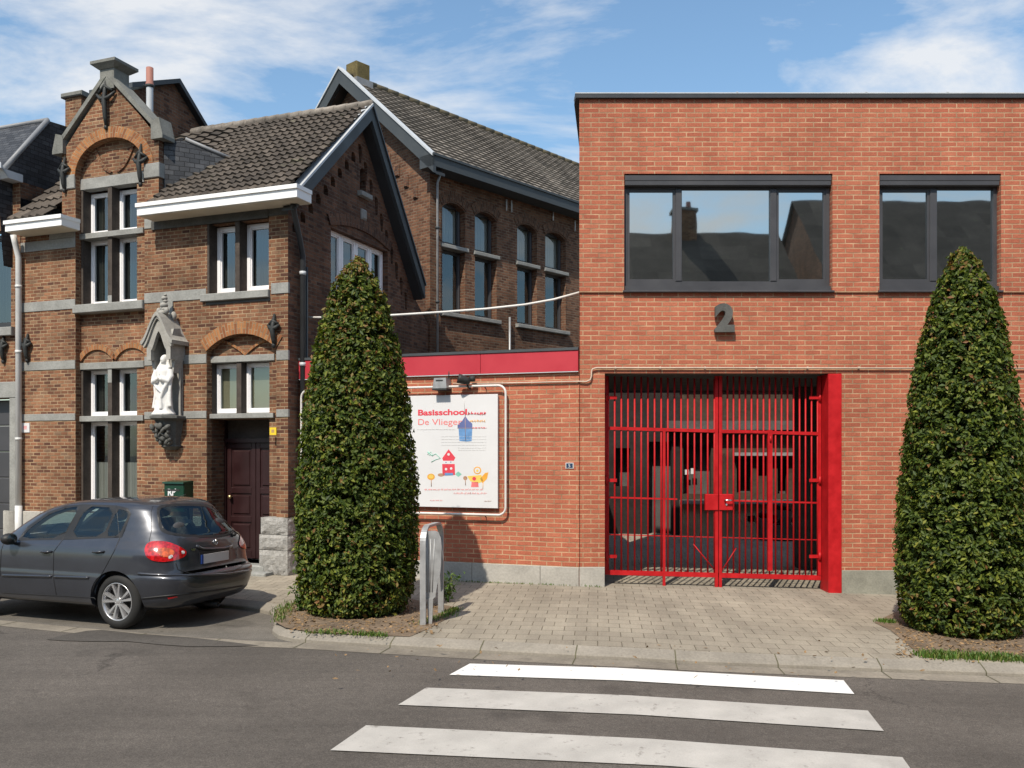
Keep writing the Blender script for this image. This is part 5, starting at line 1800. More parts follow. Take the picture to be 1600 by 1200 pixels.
# statue: one continuous robed figure on a low mound
sz = zk0 + .001
hS = H(257, 555, .25)[1] - sz
def statue():
    b = MB()
    S = hS / 1.0
    sd = .23
    n = 36
    rs = [(.0, .20, .17), (.03, .205, .175), (.07, .17, .15), (.10, .155, .135), (.14, .150, .125), (.25, .135, .108), (.40, .128, .100), (.52, .125, .098), (.60, .132, .102), (.68, .140, .104), (.74, .150, .10), (.785, .125, .088), (.81, .075, .065), (.835, .05, .05), (.86, .048, .05)]
    vs = []
    for zz, rx_, ry_ in rs:
        for k in range(n):
            a = 2 * math.pi * k / n
            fold = 1 + (.055 * math.sin(a * 9 + zz * 4) + .03 * math.sin(a * 15 - zz * 7)) * max(0, 1 - zz / .75) * (1 if zz > .08 else .3)
            sway = .02 * math.sin(zz * 4)
            vs.append(FH.pt(nu + (rx_ * math.cos(a) * fold + sway) * S, sz + zz * S, sd - ry_ * math.sin(a) * fold * S))
    fs = []
    for i in range(len(rs) - 1):
        for k in range(n):
            l = (k + 1) % n
            fs.append((i * n + k, i * n + l, (i + 1) * n + l, (i + 1) * n + k))
    fs += [tuple(range(n)), tuple((len(rs) - 1) * n + k for k in range(n))[::-1]]
    b.raw(vs, fs)
    q = lambda u, z, d: FH.pt(nu + u * S, sz + z * S, sd + d * S)
    b.ell(q(.015, .925, .01), .058 * S, .062 * S, .078 * S, 14, 10)        # head
    b.ell(q(.015, .935, -.018), .072 * S, .066 * S, .082 * S, 14, 10)      # veil over it
    b.tube([q(.08, .93, -.02), q(.085, .86, -.01), q(.12, .78, .0)], [.022 * S, .03 * S, .04 * S], 8)
    b.tube([q(-.05, .93, -.02), q(-.06, .86, -.01), q(-.10, .78, .0)], [.022 * S, .03 * S, .04 * S], 8)
    b.ell(q(.012, .918, .068), .011 * S, .014 * S, .02 * S, 8, 6)          # nose
    b.ell(q(.012, .878, .055), .02 * S, .015 * S, .012 * S, 8, 6)          # chin
    for s_ in (-1, 1): b.ell(q(.012 + s_ * .024, .943, .056), .014 * S, .008 * S, .006 * S, 8, 5)
    # arms: both bent, hands laid together on the breast
    b.tube([q(.135, .755, 0), q(.165, .64, .02), q(.15, .56, .06), q(.06, .60, .125), q(.01, .64, .125)], [.05 * S, .056 * S, .055 * S, .042 * S, .026 * S], 10)
    b.tube([q(-.135, .755, 0), q(-.165, .64, .02), q(-.145, .55, .06), q(-.06, .58, .12), q(-.01, .61, .13)], [.05 * S, .056 * S, .055 * S, .042 * S, .026 * S], 10)
    for k in range(4): b.tube([q(-.005 + .012 * k, .62 + .012 * k, .135), q(.02 + .012 * k, .655 + .01 * k, .14)], .010 * S, 6)
    # mantle hanging in long diagonal folds
    b.tube([q(.15, .58, .05), q(.10, .45, .10), q(.04, .28, .115), q(.06, .10, .13)], [.04 * S, .03 * S, .025 * S, .03 * S], 8)
    b.tube([q(-.14, .55, .05), q(-.05, .46, .11), q(.05, .38, .115)], [.035 * S, .024 * S, .015 * S], 8)
    b.tube([q(.17, .60, .02), q(.165, .40, .04), q(.17, .22, .05), q(.19, .14, .06)], [.03 * S, .028 * S, .034 * S, .03 * S], 8)
    b.tube([q(-.16, .56, .03), q(-.13, .35, .05), q(-.15, .12, .07)], [.03 * S, .022 * S, .026 * S], 8)
    def mods(o):
        r_ = o.modifiers.new('r', 'REMESH'); r_.mode = 'VOXEL'; r_.voxel_size = .011
        s_ = o.modifiers.new('s', 'SMOOTH'); s_.factor = .5; s_.iterations = 2
    return eval_mesh(b, mods, M['white_statue'], 'statue')
sm = statue()
so = sm.build('statue', None)
tag(so, 'white robed saint statue with hands joined, standing in the stone niche', 'statue')

# ================================================================ BACK SCHOOL BUILDING
K = Vector((-1.765, 19.3, 0))
FB = Fr(K, (.666, .746))              # long side, lit at a glancing angle
FB2 = Fr(K, (.746, -.666))            # gable end, u runs negative to the left
back = thing('rear_school_building', 'tall brown brick school building with long grey tiled roof behind the house', 'building', K)
zeB = FB.uz(668, 262)[1]
b = FB.uz
def arched(px0, px1, py_top_l, py0):
    u0 = b(px0, 400)[0]; u1 = b(px1, 400)[0]
    return u0, u1
wins = []
zT = b(691, 321)[1]; zM = b(691, 381)[1]; zB0 = b(691, 487)[1]
for px0, px1 in ((691, 727), (742, 776), (808, 839), (852, 884), (935, 958), (975, 996)):
    wins.append((b(px0, 400)[0], b(px1, 400)[0]))
holes = []
for u0, u1 in wins:
    holes.append([(u0, zB0), (u1, zB0)] + seg_arch(u0, u1, zT - .02, .14, 8))
LB = 15.0
mb = MB()
mb.panel(FB, [(0, 0), (LB, 0), (LB, zeB + .1), (0, zeB + .1)], holes, 0, .22, M['brown_brick'])
apB = FB2.uz(547, 122)
hwB = -apB[0]
def zedge(u): return zeB + .25 + (apB[1] - .05 - zeB - .25) * (1 - abs(u - apB[0]) / hwB)
mb.panel(FB2, [(0, 0), (0, zeB + .1), (apB[0], apB[1] - .25), (2 * apB[0], zeB + .1), (2 * apB[0], 0)][::-1], [], 0, 0, M['brown_brick'])
for u0, u1 in wins:
    q = seg_arch(u0 - .02, u1 + .02, zT, .15, 8)
    ring(mb, FB, q, ring_of(q, ((u0 + u1) / 2, zT - .7), .22), -.01, .02, M['brown_brick'])
for i in range(6):
    f = i / 6
    u_, z_ = -.45 - i * .30, zeB - .35 + i * .30
    mb.bbox(FB2, u_ - .07, u_ + .07, z_ - .22, z_ + .05, -.01, .05, .03, M['dark_brick'])
mb.face([FB.pt(0, 0, -2 * hwB), FB.pt(0, zeB, -2 * hwB), FB.pt(LB, zeB, -2 * hwB), FB.pt(LB, 0, -2 * hwB)], M['brown_brick'])
mb.build('wall', None, back)
for i, (u0, u1) in enumerate(wins):
    house_window(FB, u0 + .005, u1 - .005, zM + .03, zT + .12, -.17, back, 'curtain', fw=.05, fm='frame_grey', g='glass', half=(.05, .98))
    house_window(FB, u0 + .005, u1 - .005, zB0, zM - .07, -.17, back, 'curtain_dark', fw=.05, fm='frame_grey', g='glass')
mb = MB()
for k in range(0, len(wins), 2):
    a, c = wins[k][0], wins[k + 1][1]
    mb = MB(); mb.bbox(FB, a - .06, c + .08, zB0 - .09, zB0 - .004, -.2, .09, .01, M['bluestone']); mb.build('sill', None, back)
    for u0, u1 in (wins[k], wins[k + 1]):
        mb = MB(); mb.bbox(FB, u0 - .05, u1 + .08, zM - .07, zM + .015, -.21, .05, .01, M['bluestone']); mb.build('transom', None, back)
def broof(bm_):
    o = .32
    ez = zeB + .14
    zr_ = apB[1]
    A = FB.pt(-.3, ez, o); B2 = FB.pt(LB, ez, o); C = FB.pt(LB, zr_, -hwB); D = FB.pt(-.3, zr_, -hwB)
    tiles(bm_, A, B2, C, D, 62, 21, amp=.011, step=.042, spt=5, kind='pan', jit=.0025, m=M['roof_tile_grey'])
    bm_.face([FB.pt(-.3, zr_, -hwB), FB.pt(LB, zr_, -hwB), FB.pt(LB, ez, -2 * hwB - o), FB.pt(-.3, ez, -2 * hwB - o)], M['roof_tile_grey'])
roof_part('roof', broof, back)
def bridge(bm_):
    for i in range(44):
        u0, u1 = -.3 + (LB + .3) * i / 44, -.3 + (LB + .3) * (i + 1) / 44
        bm_.tube([FB.pt(u0, apB[1] + .02, -hwB), FB.pt(u1 + .02, apB[1] + .03, -hwB)], .085, 8, M['ridge_moss'])
roof_part('ridge_tiles', bridge, back)
def bgut(bm_):
    bm_.fbox(FB, -.32, LB, zeB - .10, zeB + .16, .02, .44, M['zinc_dark'])
    bm_.fbox(FB, -.34, LB, zeB + .12, zeB + .17, .44, .47, M['zinc_dark'])
roof_part('gutter', bgut, back)
def bbarge(bm_):
    t = .34
    P0 = (.44, zeB + .10); P1 = (apB[0], apB[1] + .12); P2 = (2 * apB[0] - .44, zeB + .1)
    for a, c in ((P0, P1), (P1, P2)):
        bm_.prism(FB2, [(a[0], a[1] - t), (c[0], c[1] - t), (c[0], c[1]), (a[0], a[1])], .24, .32, M['zinc_dark'])
        bm_.prism(FB2, [(a[0], a[1] + .001), (c[0], c[1] + .001), (c[0], c[1] + .05), (a[0], a[1] + .05)], .20, .35, M['zinc_light'])
        bm_.prism(FB2, [(a[0], a[1] - t - .02), (c[0], c[1] - t - .02), (c[0], c[1] - t + .03), (a[0], a[1] - t + .03)], -.02, .239, M['dark_metal'])
roof_part('bargeboard', bbarge, back)
def bpipe(bm_):
    u = b(678, 300)[0] + .02
    bm_.tube([FB.pt(u, zeB - .1, .2), FB.pt(u, zeB - .3, .09), FB.pt(u, .5, .09)], .026, 8, M['galvanised'])
    for z in (6.8, 5.2, 3.8): bm_.tube([FB.pt(u, z, .09), FB.pt(u, z + .05, .09)], .045, 8, M['zinc_dark'])
roof_part('downpipe', bpipe, back)
def bpipe2(bm_):
    u = b(793, 530)[0]
    bm_.tube([FB.pt(u, b(793, 496)[1], .07), FB.pt(u, 2.0, .07)], .024, 8, M['galvanised'])
    for px, p0, p1 in ((789, 312, 330), (797, 314, 332), (862, 332, 345), (896, 345, 362)):
        u = b(px, p0)[0]
        bm_.tube([FB.pt(u, b(px, p0)[1], .05), FB.pt(u, b(px, p1)[1], .05)], .018, 6, M['pipe_grey'])
roof_part('wall_brackets', bpipe2, back)
cu = apB[0]
mb = MB()
cz0, cz1 = apB[1] - .5, b(568, 96)[1]
FC = FB
dm = -hwB
ch0, ch1 = .06, .42
ztop = FB.uz(568, 98, dm + .2)[1]
mb.fbox(FB, ch0, ch1, apB[1] - .5, ztop - .45, dm - .18, dm + .18, M['brown_brick'])
mb.bbox(FB, ch0 - .02, ch1 + .02, ztop - .45, ztop, dm - .20, dm + .20, .02, M['moss_stone'])
mb.fbox(FB, ch0 - .06, ch1 + .06, apB[1] - .3, apB[1] - .02, dm - .24, dm + .26, M['lead'])
mb.build('chimney', None, back)

# ================================================================ PARKED CAR
def car_paint():
    m, n, l, bs = new_mat('car_paint')
    f = noise_tex(n, l, 900, 1, .5, 'Object')
    r1 = ramp(n, [(.3, (.030, .032, .040)), (.7, (.050, .055, .068))])
    l.new(f.outputs[0], r1.inputs[0])
    d = noise_tex(n, l, 2.2, 6, .65, 'Object')
    r2 = ramp(n, [(.35, .9), (.7, 1.15)])
    l.new(d.outputs[0], r2.inputs[0])
    l.new(mixc(n, l, r1.outputs[0], r2.outputs[0], 1, 'MULTIPLY'), bs.inputs['Base Color'])
    bs.inputs['Metallic'].default_value = .45
    r3 = ramp(n, [(.35, .30), (.7, .42)])
    l.new(d.outputs[0], r3.inputs[0]); l.new(r3.outputs[0], bs.inputs['Roughness'])
    bs.inputs['Coat Weight'].default_value = .8
    bs.inputs['Coat Roughness'].default_value = .06
    return m
M['car_paint'] = car_paint()
M['car_black'] = paint_mat('car_black', (.014, .014, .015), .5, .15)
M['car_glass'] = glass_mat('car_glass', .05, (.75, .88, .92), wav=0, fres=.42, trans=(.50, .60, .58))
M['seat'] = paint_mat('seat', (.045, .046, .05), .9, .2)
def lamp_mat(name, c):
    m, n, l, bs = new_mat(name)
    t = noise_tex(n, l, 26, 2, .5, 'Object')
    r_ = ramp(n, [(.38, tuple(q * .45 for q in c)), (.62, c)])
    l.new(t.outputs[0], r_.inputs[0]); l.new(r_.outputs[0], bs.inputs['Base Color'])
    bs.inputs['Roughness'].default_value = .12
    bs.inputs['Coat Weight'].default_value = 1
    return m
M['lamp_red'] = lamp_mat('lamp_red', (.52, .008, .012))
M['lamp_orange'] = lamp_mat('lamp_orange', (.62, .10, .012))
M['lamp_clear'] = lamp_mat('lamp_clear', (.75, .72, .70))
M['alloy'] = paint_mat('alloy', (.55, .55, .56), .28, .08, metal=.75)
M['plate_white'] = paint_mat('plate_white', (.58, .54, .52), .5, .1)
M['plate_blue'] = paint_mat('plate_blue', (.02, .06, .25), .5, .1)

cf = Vector((-.9354, .3536, 0)); cr = Vector((.3536, .9354, 0))
Wc = G(185, 983, -.1)
CO = Vector((Wc.x, Wc.y, -.1)) + cr * .80
def C(l_, y, z): return CO + cf * l_ + cr * y + Z * z
car = thing('car', 'dark grey five-door hatchback parked in front of the old brick house', 'car', CO)
LV = [  # z, half width, rear end, front end, plan exponent
    (.225, .66, -.50, 2.85, 4), (.245, .76, -.60, 2.95, 4), (.28, .82, -.68, 3.02, 4.2), (.35, .842, -.745, 3.06, 4.4), (.46, .855, -.785, 3.08, 4.6),
    (.555, .862, -.80, 3.07, 4.8), (.61, .862, -.80, 3.05, 4.8), (.638, .857, -.785, 3.03, 4.8), (.655, .854, -.735, 3.02, 5), (.71, .854, -.71, 2.98, 5),
    (.79, .852, -.695, 2.9, 5), (.88, .845, -.68, 2.62, 5), (.95, .830, -.668, 2.35, 5), (1.0, .808, -.655, 2.14, 4.8), (1.04, .784, -.635, 2.05, 4.6), (1.09, .760, -.60, 1.98, 4.4),
    (1.15, .738, -.555, 1.90, 4.2), (1.23, .712, -.485, 1.77, 4.0), (1.32, .682, -.41, 1.60, 4.0), (1.40, .650, -.345, 1.39, 3.8), (1.45, .612, -.285, 1.20, 3.6), (1.485, .55, -.19, 1.0, 3.2), (1.505, .45, -.05, .80, 2.8), (1.516, .31, .08, .62, 2.4), (1.521, .15, .18, .48, 2.2)]
def car_body(inset=0.0):
    A = np.array(LV)
    if inset:
        A = A[2:-2].copy()
        A[:, 1] -= inset; A[:, 2] += inset; A[:, 3] -= inset
        A[:, 0] -= np.linspace(-inset * 1.5, inset, len(A))
    zs = []
    for i in range(len(A) - 1):
        k = 4 if A[i + 1, 0] - A[i, 0] > .03 else 2
        zs += list(np.linspace(A[i, 0], A[i + 1, 0], k, endpoint=False))
    zs.append(A[-1, 0])
    zs = np.array(zs)
    cols = [np.interp(zs, A[:, 0], A[:, j]) for j in range(1, 5)]
    for c in cols:                     # soften the kinks a little
        c[1:-1] = .25 * c[:-2] + .5 * c[1:-1] + .25 * c[2:]
    NT = 168
    vs, fs = [], []
    for z, w, xr, xf, ex in zip(zs, *cols):
        a, xc = (xf - xr) / 2, (xf + xr) / 2
        for k in range(NT):
            t = 2 * math.pi * k / NT
            # even spread along the outline: more samples at the corners
            c_, s_ = math.cos(t), math.sin(t)
            p = 2 / ex
            x = xc + a * math.copysign(abs(c_) ** p, c_)
            y = w * math.copysign(abs(s_) ** p, s_)
            vs.append(C(x, y, z))
    n = len(zs)
    for i in range(n - 1):
        for k in range(NT):
            q = (k + 1) % NT
            fs.append((i * NT + k, i * NT + q, (i + 1) * NT + q, (i + 1) * NT + k))
    fs += [tuple(range(NT))[::-1], tuple((n - 1) * NT + k for k in range(NT))]
    b = MB(); b.raw(vs, fs)
    return b
LV = [(z, w * (1.015 if z < 1 else 1), xr - (.05 if z < 1.1 else .03), xf, ex + (1.6 if z < .95 else .6)) for z, w, xr, xf, ex in LV]
WB, WR = 2.36, .325
def with_arches(o):
    bm = bmesh.new(); bm.from_mesh(o.data); bmesh.ops.recalc_face_normals(bm, faces=bm.faces[:]); bm.to_mesh(o.data); bm.free()
    for l_ in (0, WB):
        for s in (-1, 1):
            q = MB()
            q.lathe(C(l_, s * .52, WR - .005), [(.0, 0), (.375, 0), (.375, .6), (.0, .6)], 40, axis=cr * s, smooth=False)
            me = bpy.data.meshes.new('tmp'); me.from_pydata([tuple(v) for v in q.v], [], q.f)
            c = bpy.data.objects.new('tmp', me); col.objects.link(c)
            bm = bmesh.new(); bm.from_mesh(me); bmesh.ops.remove_doubles(bm, verts=bm.verts[:], dist=1e-5); bmesh.ops.recalc_face_normals(bm, faces=bm.faces[:]); bm.to_mesh(me); bm.free()
            md = o.modifiers.new('b', 'BOOLEAN'); md.operation = 'DIFFERENCE'; md.object = c; md.solver = 'EXACT'
            _tmp.append(c)
_tmp = []
plain = car_body()
bvh = BVHTree.FromPolygons([tuple(v) for v in plain.v], plain.f)
def cast(px, py):
    d = ray(px, py)
    h = bvh.ray_cast(EYE, d.normalized())
    return (h[0], h[1] if h[1].dot(d) < 0 else -h[1]) if h[0] is not None else (None, None)
def mirror(p):
    v = p - CO; y = v.dot(cr)
    return p - cr * (2 * y)
def smooth_poly(pts, k=2):
    for _ in range(k):
        out = []
        for i in range(len(pts)):
            a, b = pts[i], pts[(i + 1) % len(pts)]
            out += [(a[0] * .8 + b[0] * .2, a[1] * .8 + b[1] * .2), (a[0] * .2 + b[0] * .8, a[1] * .2 + b[1] * .8)]
        pts = out
    return pts
def poly_cdt(pts, holes, step):
    def inside(p, x, y):
        c = False
        for i in range(len(p)):
            a, b = p[i], p[i - 1]
            if (a[1] > y) != (b[1] > y) and x < (b[0] - a[0]) * (y - a[1]) / (b[1] - a[1]) + a[0]: c = not c
        return c
    vs, ed = [], []
    for p in [pts] + holes:
        k = len(vs); vs += [Vector(q) for q in p]; ed += [(k + i, k + (i + 1) % len(p)) for i in range(len(p))]
    x0, x1 = min(p[0] for p in pts), max(p[0] for p in pts); y0, y1 = min(p[1] for p in pts), max(p[1] for p in pts)
    ok = lambda x, y: inside(pts, x, y) and not any(inside(h, x, y) for h in holes)
    y = y0 + step / 2
    while y < y1:
        x = x0 + step / 2
        while x < x1:
            if ok(x, y): vs.append(Vector((x, y)))
            x += step
        y += step
    r_ = delaunay_2d_cdt(vs, ed, [], 0, 1e-4)
    fs = [tuple(t) for t in r_[2] if ok(sum(r_[0][i].x for i in t) / 3, sum(r_[0][i].y for i in t) / 3)]
    return r_[0], fs
def on_body(x, y, cen):
    q = Vector((x, y))
    for _ in range(30):
        h, nn = cast(q.x, q.y)
        if h is not None: return h, nn
        q = q.lerp(cen, .06)
    return C(0, -.8, .8), -cr
def panel_px(name, pts, mat, parent, off, step=3.0, k=2, both=False, holes=()):
    """a thin panel lying on the car body"""
    pts = smooth_poly(pts, k)
    cen = Vector((sum(p[0] for p in pts) / len(pts), sum(p[1] for p in pts) / len(pts)))
    vv, fs = poly_cdt(pts, list(holes), step)
    out = []
    for v in vv:
        h, nn = on_body(v.x, v.y, cen)
        out.append(h + nn * off)
    h, nn = on_body(cen.x, cen.y, cen)
    ar = sum(((out[f[1]] - out[f[0]]).cross(out[f[2]] - out[f[0]]).dot(nn) for f in fs))
    if ar < 0: fs = [f[::-1] for f in fs]
    b = MB(); b.raw(out, fs, M[mat], True)
    ob = b.build(name, None, parent)
    if both:
        b2 = MB(); b2.raw([mirror(p) for p in out], [f[::-1] for f in fs], M[mat], True)
        b2.build(name, None, parent)
    return ob
front_win = smooth_poly([(34, 842), (46, 826), (78, 803), (105, 794), (125, 791), (98, 840)], 1)
rear_win = smooth_poly([(110, 839.5), (136, 791), (180, 793.5), (161, 838.5)], 1)
quarter = smooth_poly([(165, 838), (184, 795), (197, 798), (201, 804), (186, 837)], 1)
rw = smooth_poly([(246, 797), (252, 791), (272, 789), (300, 788.8), (324, 790), (336, 795), (350, 811), (368, 832), (350, 837), (318, 838.5), (285, 837), (262, 833), (251, 826)], 1)
def cutter(pts, both):
    """a shallow prism through the shell behind a window outline"""
    cen = Vector((sum(p[0] for p in pts) / len(pts), sum(p[1] for p in pts) / len(pts)))
    hs = [on_body(x, y, cen) for x, y in pts]
    nn = sum((h[1] for h in hs), Vector()).normalized()
    n = len(hs)
    tri = tessellate_polygon([[Vector((x, y, 0)) for x, y in pts]])
    sides = [(lambda p: p)] + ([mirror] if both else [])
    for fn in sides:
        vs = [fn(h[0] + nn * .07) for h in hs] + [fn(h[0] - nn * .12) for h in hs]
        fs = [tuple(t) for t in tri] + [tuple(n + i for i in t[::-1]) for t in tri] + [(i, (i + 1) % n, n + (i + 1) % n, n + i) for i in range(n)]
        me = bpy.data.meshes.new('tmp'); me.from_pydata([tuple(v) for v in vs], [], fs)
        c = bpy.data.objects.new('tmp', me); col.objects.link(c)
        bm = bmesh.new(); bm.from_mesh(me); bmesh.ops.recalc_face_normals(bm, faces=bm.faces[:]); bm.to_mesh(me); bm.free()
        _tmp.append(c); _cuts.append(c)
_cuts = []
cutter(front_win, True); cutter(rear_win, True); cutter(quarter, True); cutter(rw, False)
ws = [C(1.92, -.50, 1.10), C(1.92, .50, 1.10), C(1.28, .44, 1.41), C(1.28, -.44, 1.41)]
wn_ = (ws[1] - ws[0]).cross(ws[3] - ws[0]).normalized()
if wn_.z < 0: wn_ = -wn_
q = MB(); q.box8([p - wn_ * .25 for p in ws] + [p + wn_ * .25 for p in ws])
inner = car_body(.05)
for src in (q, inner):
    me = bpy.data.meshes.new('tmp'); me.from_pydata([tuple(v) for v in src.v], [], src.f)
    c = bpy.data.objects.new('tmp', me); col.objects.link(c)
    bm = bmesh.new(); bm.from_mesh(me); bmesh.ops.recalc_face_normals(bm, faces=bm.faces[:]); bm.to_mesh(me); bm.free()
    _tmp.append(c)
    if src is q: _cuts.append(c)
    else: _cuts.insert(0, c)
def shell(o):
    with_arches(o)
    for c in _cuts:
        md = o.modifiers.new('c', 'BOOLEAN'); md.operation = 'DIFFERENCE'; md.object = c; md.solver = 'EXACT'
cb_mesh = eval_mesh(plain, shell, M['car_paint'], 'body')
for c in _tmp: bpy.data.objects.remove(c)
body = cb_mesh.build('body', None, car)
try: body.data.set_sharp_from_angle(angle=R(32))
except Exception: pass
def line_px(mbx, pts, r_, mat, off=.001):
    q = []
    for (x0, y0), (x1, y1) in zip(pts[:-1], pts[1:]):
        k = max(1, int(math.hypot(x1 - x0, y1 - y0) / 4))
        for i in range(k): q.append((x0 + (x1 - x0) * i / k, y0 + (y1 - y0) * i / k))
    q.append(pts[-1])
    w = []
    for x, y in q:
        h, nn = cast(x, y)
        if h is not None: w.append(h + nn * off)
    if len(w) > 1: mbx.tube(w, r_, 5, M[mat])
panel_px('window_trim', [(28, 845), (43, 823), (75, 800), (104, 790.5), (130, 787.8), (182, 790), (200, 794), (205, 803), (190, 840), (100, 843.5)], 'car_black', car, .003, k=0, both=True, holes=[front_win, rear_win, quarter])
def grow(pts, d):
    cx = sum(p[0] for p in pts) / len(pts); cy = sum(p[1] for p in pts) / len(pts)
    return [(x + d * (1 if x > cx else -1), y + d * .7 * (1 if y > cy else -1)) for x, y in pts]
for w_ in (front_win, rear_win, quarter):
    panel_px('side_window', grow(w_, .4), 'car_glass', car, .0015, k=0, both=True)
panel_px('rear_window_trim', grow(rw, 2.2), 'car_black', car, .003, k=0, holes=[grow(rw, -2.5)])
panel_px('rear_window', grow(rw, .4), 'car_glass', car, .0015, k=0)
# cabin: seats, head rests, dashboard, floor
mb = MB()
mb.box8([C(1.9, -.74, .62), C(-.55, -.74, .62), C(-.55, .74, .62), C(1.9, .74, .62), C(1.9, -.74, .66), C(-.55, -.74, .66), C(-.55, .74, .66), C(1.9, .74, .66)], M['car_black'])
mb.box8([C(1.95, -.70, .7), C(1.55, -.70, .7), C(1.55, .70, .7), C(1.95, .70, .7), C(1.95, -.70, 1.02), C(1.6, -.70, 1.02), C(1.6, .70, 1.02), C(1.95, .70, 1.02)], M['car_black'])
mb.build('cabin_floor', None, car)
mb = MB()
for y in (-.38, .38):
    mb.box8([C(.98, y - .24, .66), C(.45, y - .24, .66), C(.45, y + .24, .66), C(.98, y + .24, .66), C(.98, y - .24, .82), C(.45, y - .24, .80), C(.45, y + .24, .80), C(.98, y + .24, .82)], M['seat'])
for y, l_, z0, z1, w_, nm in ((-.38, .50, .78, 1.22, .22, 'front_seat'), (.38, .50, .78, 1.22, .22, 'front_seat'), (0, -.38, .66, 1.06, .62, 'rear_bench')):
    q = MB()
    q.box8([C(l_ + .06, y - w_, z0), C(l_ - .06, y - w_, z0), C(l_ - .06, y + w_, z0), C(l_ + .06, y + w_, z0),
            C(l_ - .06, y - w_ * .8, z1), C(l_ - .16, y - w_ * .8, z1), C(l_ - .16, y + w_ * .8, z1), C(l_ - .06, y + w_ * .8, z1)], M['seat'])
    if nm == 'front_seat':
        q.box8([C(l_ + .5, y - .22, .66), C(l_, y - .22, .66), C(l_, y + .22, .66), C(l_ + .5, y + .22, .66), C(l_ + .5, y - .22, .84), C(l_, y - .22, .80), C(l_, y + .22, .80), C(l_ + .5, y + .22, .84)], M['seat'])
    so_ = q.build(nm, None, car)
    for hy in ((y,) if nm == 'front_seat' else (-.36, .36)):
        h = MB(); h.ell(C(l_ - .12, hy, z1 + .10), .05, .125, .085, 14, 10, M['seat'], rot=Matrix.Rotation(math.atan2(cf.y, cf.x), 3, 'Z')); h.build('head_rest', None, so_)
q = MB(); sw = C(1.42, -.38, 1.0)
q.tube([sw + (cr * math.cos(a) + (Z * .9 - cf * .35).normalized() * math.sin(a)) * .18 for a in [i * math.pi / 12 for i in range(24)]], .014, 6, M['car_black'], closed=True)
q.build('steering_wheel', None, car)
mb = MB()
tl = [(226, 860), (229, 851), (236, 846.5), (250, 845.5), (265, 848), (280, 854), (291, 861), (289, 869), (277, 875), (255, 878.5), (238, 876), (229, 870)]
tlo = panel_px('tail_light', tl, 'lamp_red', car, .012, k=2, both=True)
panel_px('indicator_lens', [(246, 859), (254, 856), (268, 858), (273, 864), (268, 870), (256, 871), (248, 867)], 'lamp_orange', tlo, .015, k=2)
panel_px('reversing_lens', [(282, 861), (287, 861), (287.5, 865), (283, 866)], 'lamp_clear', tlo, .015, k=1)
panel_px('reversing_lens', [(262, 870), (268, 867), (270, 870), (264, 874)], 'lamp_clear', tlo, .016, k=1)
# number plate, blurred out in the photograph: left without characters
nr_ = (C(-.8, 0, .8) - C(0, 0, .8)).normalized()
pa, na = cast(335, 871)
FP = Fr((pa.x, pa.y), (cr.x, cr.y))
pu = 0.0
zpl = pa.z
mb = MB(); mb.fbox(FP, -.27, .27, zpl - .095, zpl + .09, .0, .008, M['car_black']); npl = mb.build('number_plate', None, car)
mb = MB(); mb.fbox(FP, -.215, .255, zpl - .052, zpl + .058, .007, .016, M['plate_white']); mb.build('plate_face', None, npl)
mb = MB(); mb.fbox(FP, -.255, -.216, zpl - .052, zpl + .058, .007, .016, M['plate_blue']); mb.build('plate_band', None, npl)
# seams, mouldings, wiper
mb = MB()
line_px(mb, [(126, 789), (98, 843), (84, 862), (83, 900), (88, 929)], .004, 'car_black')
line_px(mb, [(182, 791), (187, 842), (178, 862), (160, 895), (148, 912), (144, 925)], .004, 'car_black')
line_px(mb, [(8, 842), (2, 860), (0, 900)], .004, 'car_black')
line_px(mb, [(240, 787), (236, 800), (237, 828), (233, 846)], .003, 'car_black')
line_px(mb, [(274, 878), (278, 890), (296, 896), (330, 897), (362, 893), (376, 886), (384, 878)], .005, 'car_black')
line_px(mb, [(150, 937), (147, 934), (100, 931), (40, 928), (4, 926)], .005, 'car_black')
mb.build('panel_seams', None, car)
mb = MB()
line_px(mb, [(4, 898.5), (81, 900.5)], .016, 'car_paint', .006)
line_px(mb, [(85, 900.7), (139, 902.5)], .016, 'car_paint', .006)
mb.build('side_moulding', None, car)
mb = MB()
line_px(mb, [(216, 896), (240, 898), (268, 899), (300, 899.5), (350, 897), (392, 891)], .016, 'car_paint', .004)
line_px(mb, [(222, 935), (250, 932), (290, 928), (340, 922), (380, 915)], .012, 'car_black', .0)
mb.build('bumper_strip', None, car)
mb = MB()
line_px(mb, [(306, 853), (315, 857.5), (330, 858), (352, 856.5), (362, 853)], .02, 'car_paint', .004)
mb.build('tailgate_ledge', None, car)
for px in (73, 154):
    mb = MB()
    h, nn = cast(px, 862)
    F_ = Fr((h.x, h.y), (-cf.x, -cf.y))
    mb.tube([F_.pt(-.08, h.z - .004, 0), F_.pt(-.06, h.z, .03), F_.pt(.05, h.z + .004, .034), F_.pt(.085, h.z + .004, 0)], [.012, .014, .014, .012], 8, M['car_paint'])
    mb.ell(F_.pt(-.01, h.z - .008, .0), .06, .012, .02, 10, 6, M['car_black'], rot=Matrix.Rotation(math.atan2(-cf.y, -cf.x), 3, 'Z'))
    mb.build('door_handle', None, car)
mb = MB()
h, nn = cast(336, 847)
mb.lathe(h + nn * .004, [(.034, 0), (.04, .006), (.034, .012), (.028, .006), (.034, 0)], 16, M['chrome'], axis=nn)
mb.tube([h + nn * .01 - Z * .03, h + nn * .012, h + nn * .01 + Z * .03], .007, 6, M['chrome'])
mb.build('badge', None, car)
panel_px('model_badge', [(298, 857), (304.5, 857), (304.5, 860.5), (298.5, 860.5)], 'chrome', car, .006, k=0, step=2)
mb = MB()
q = []
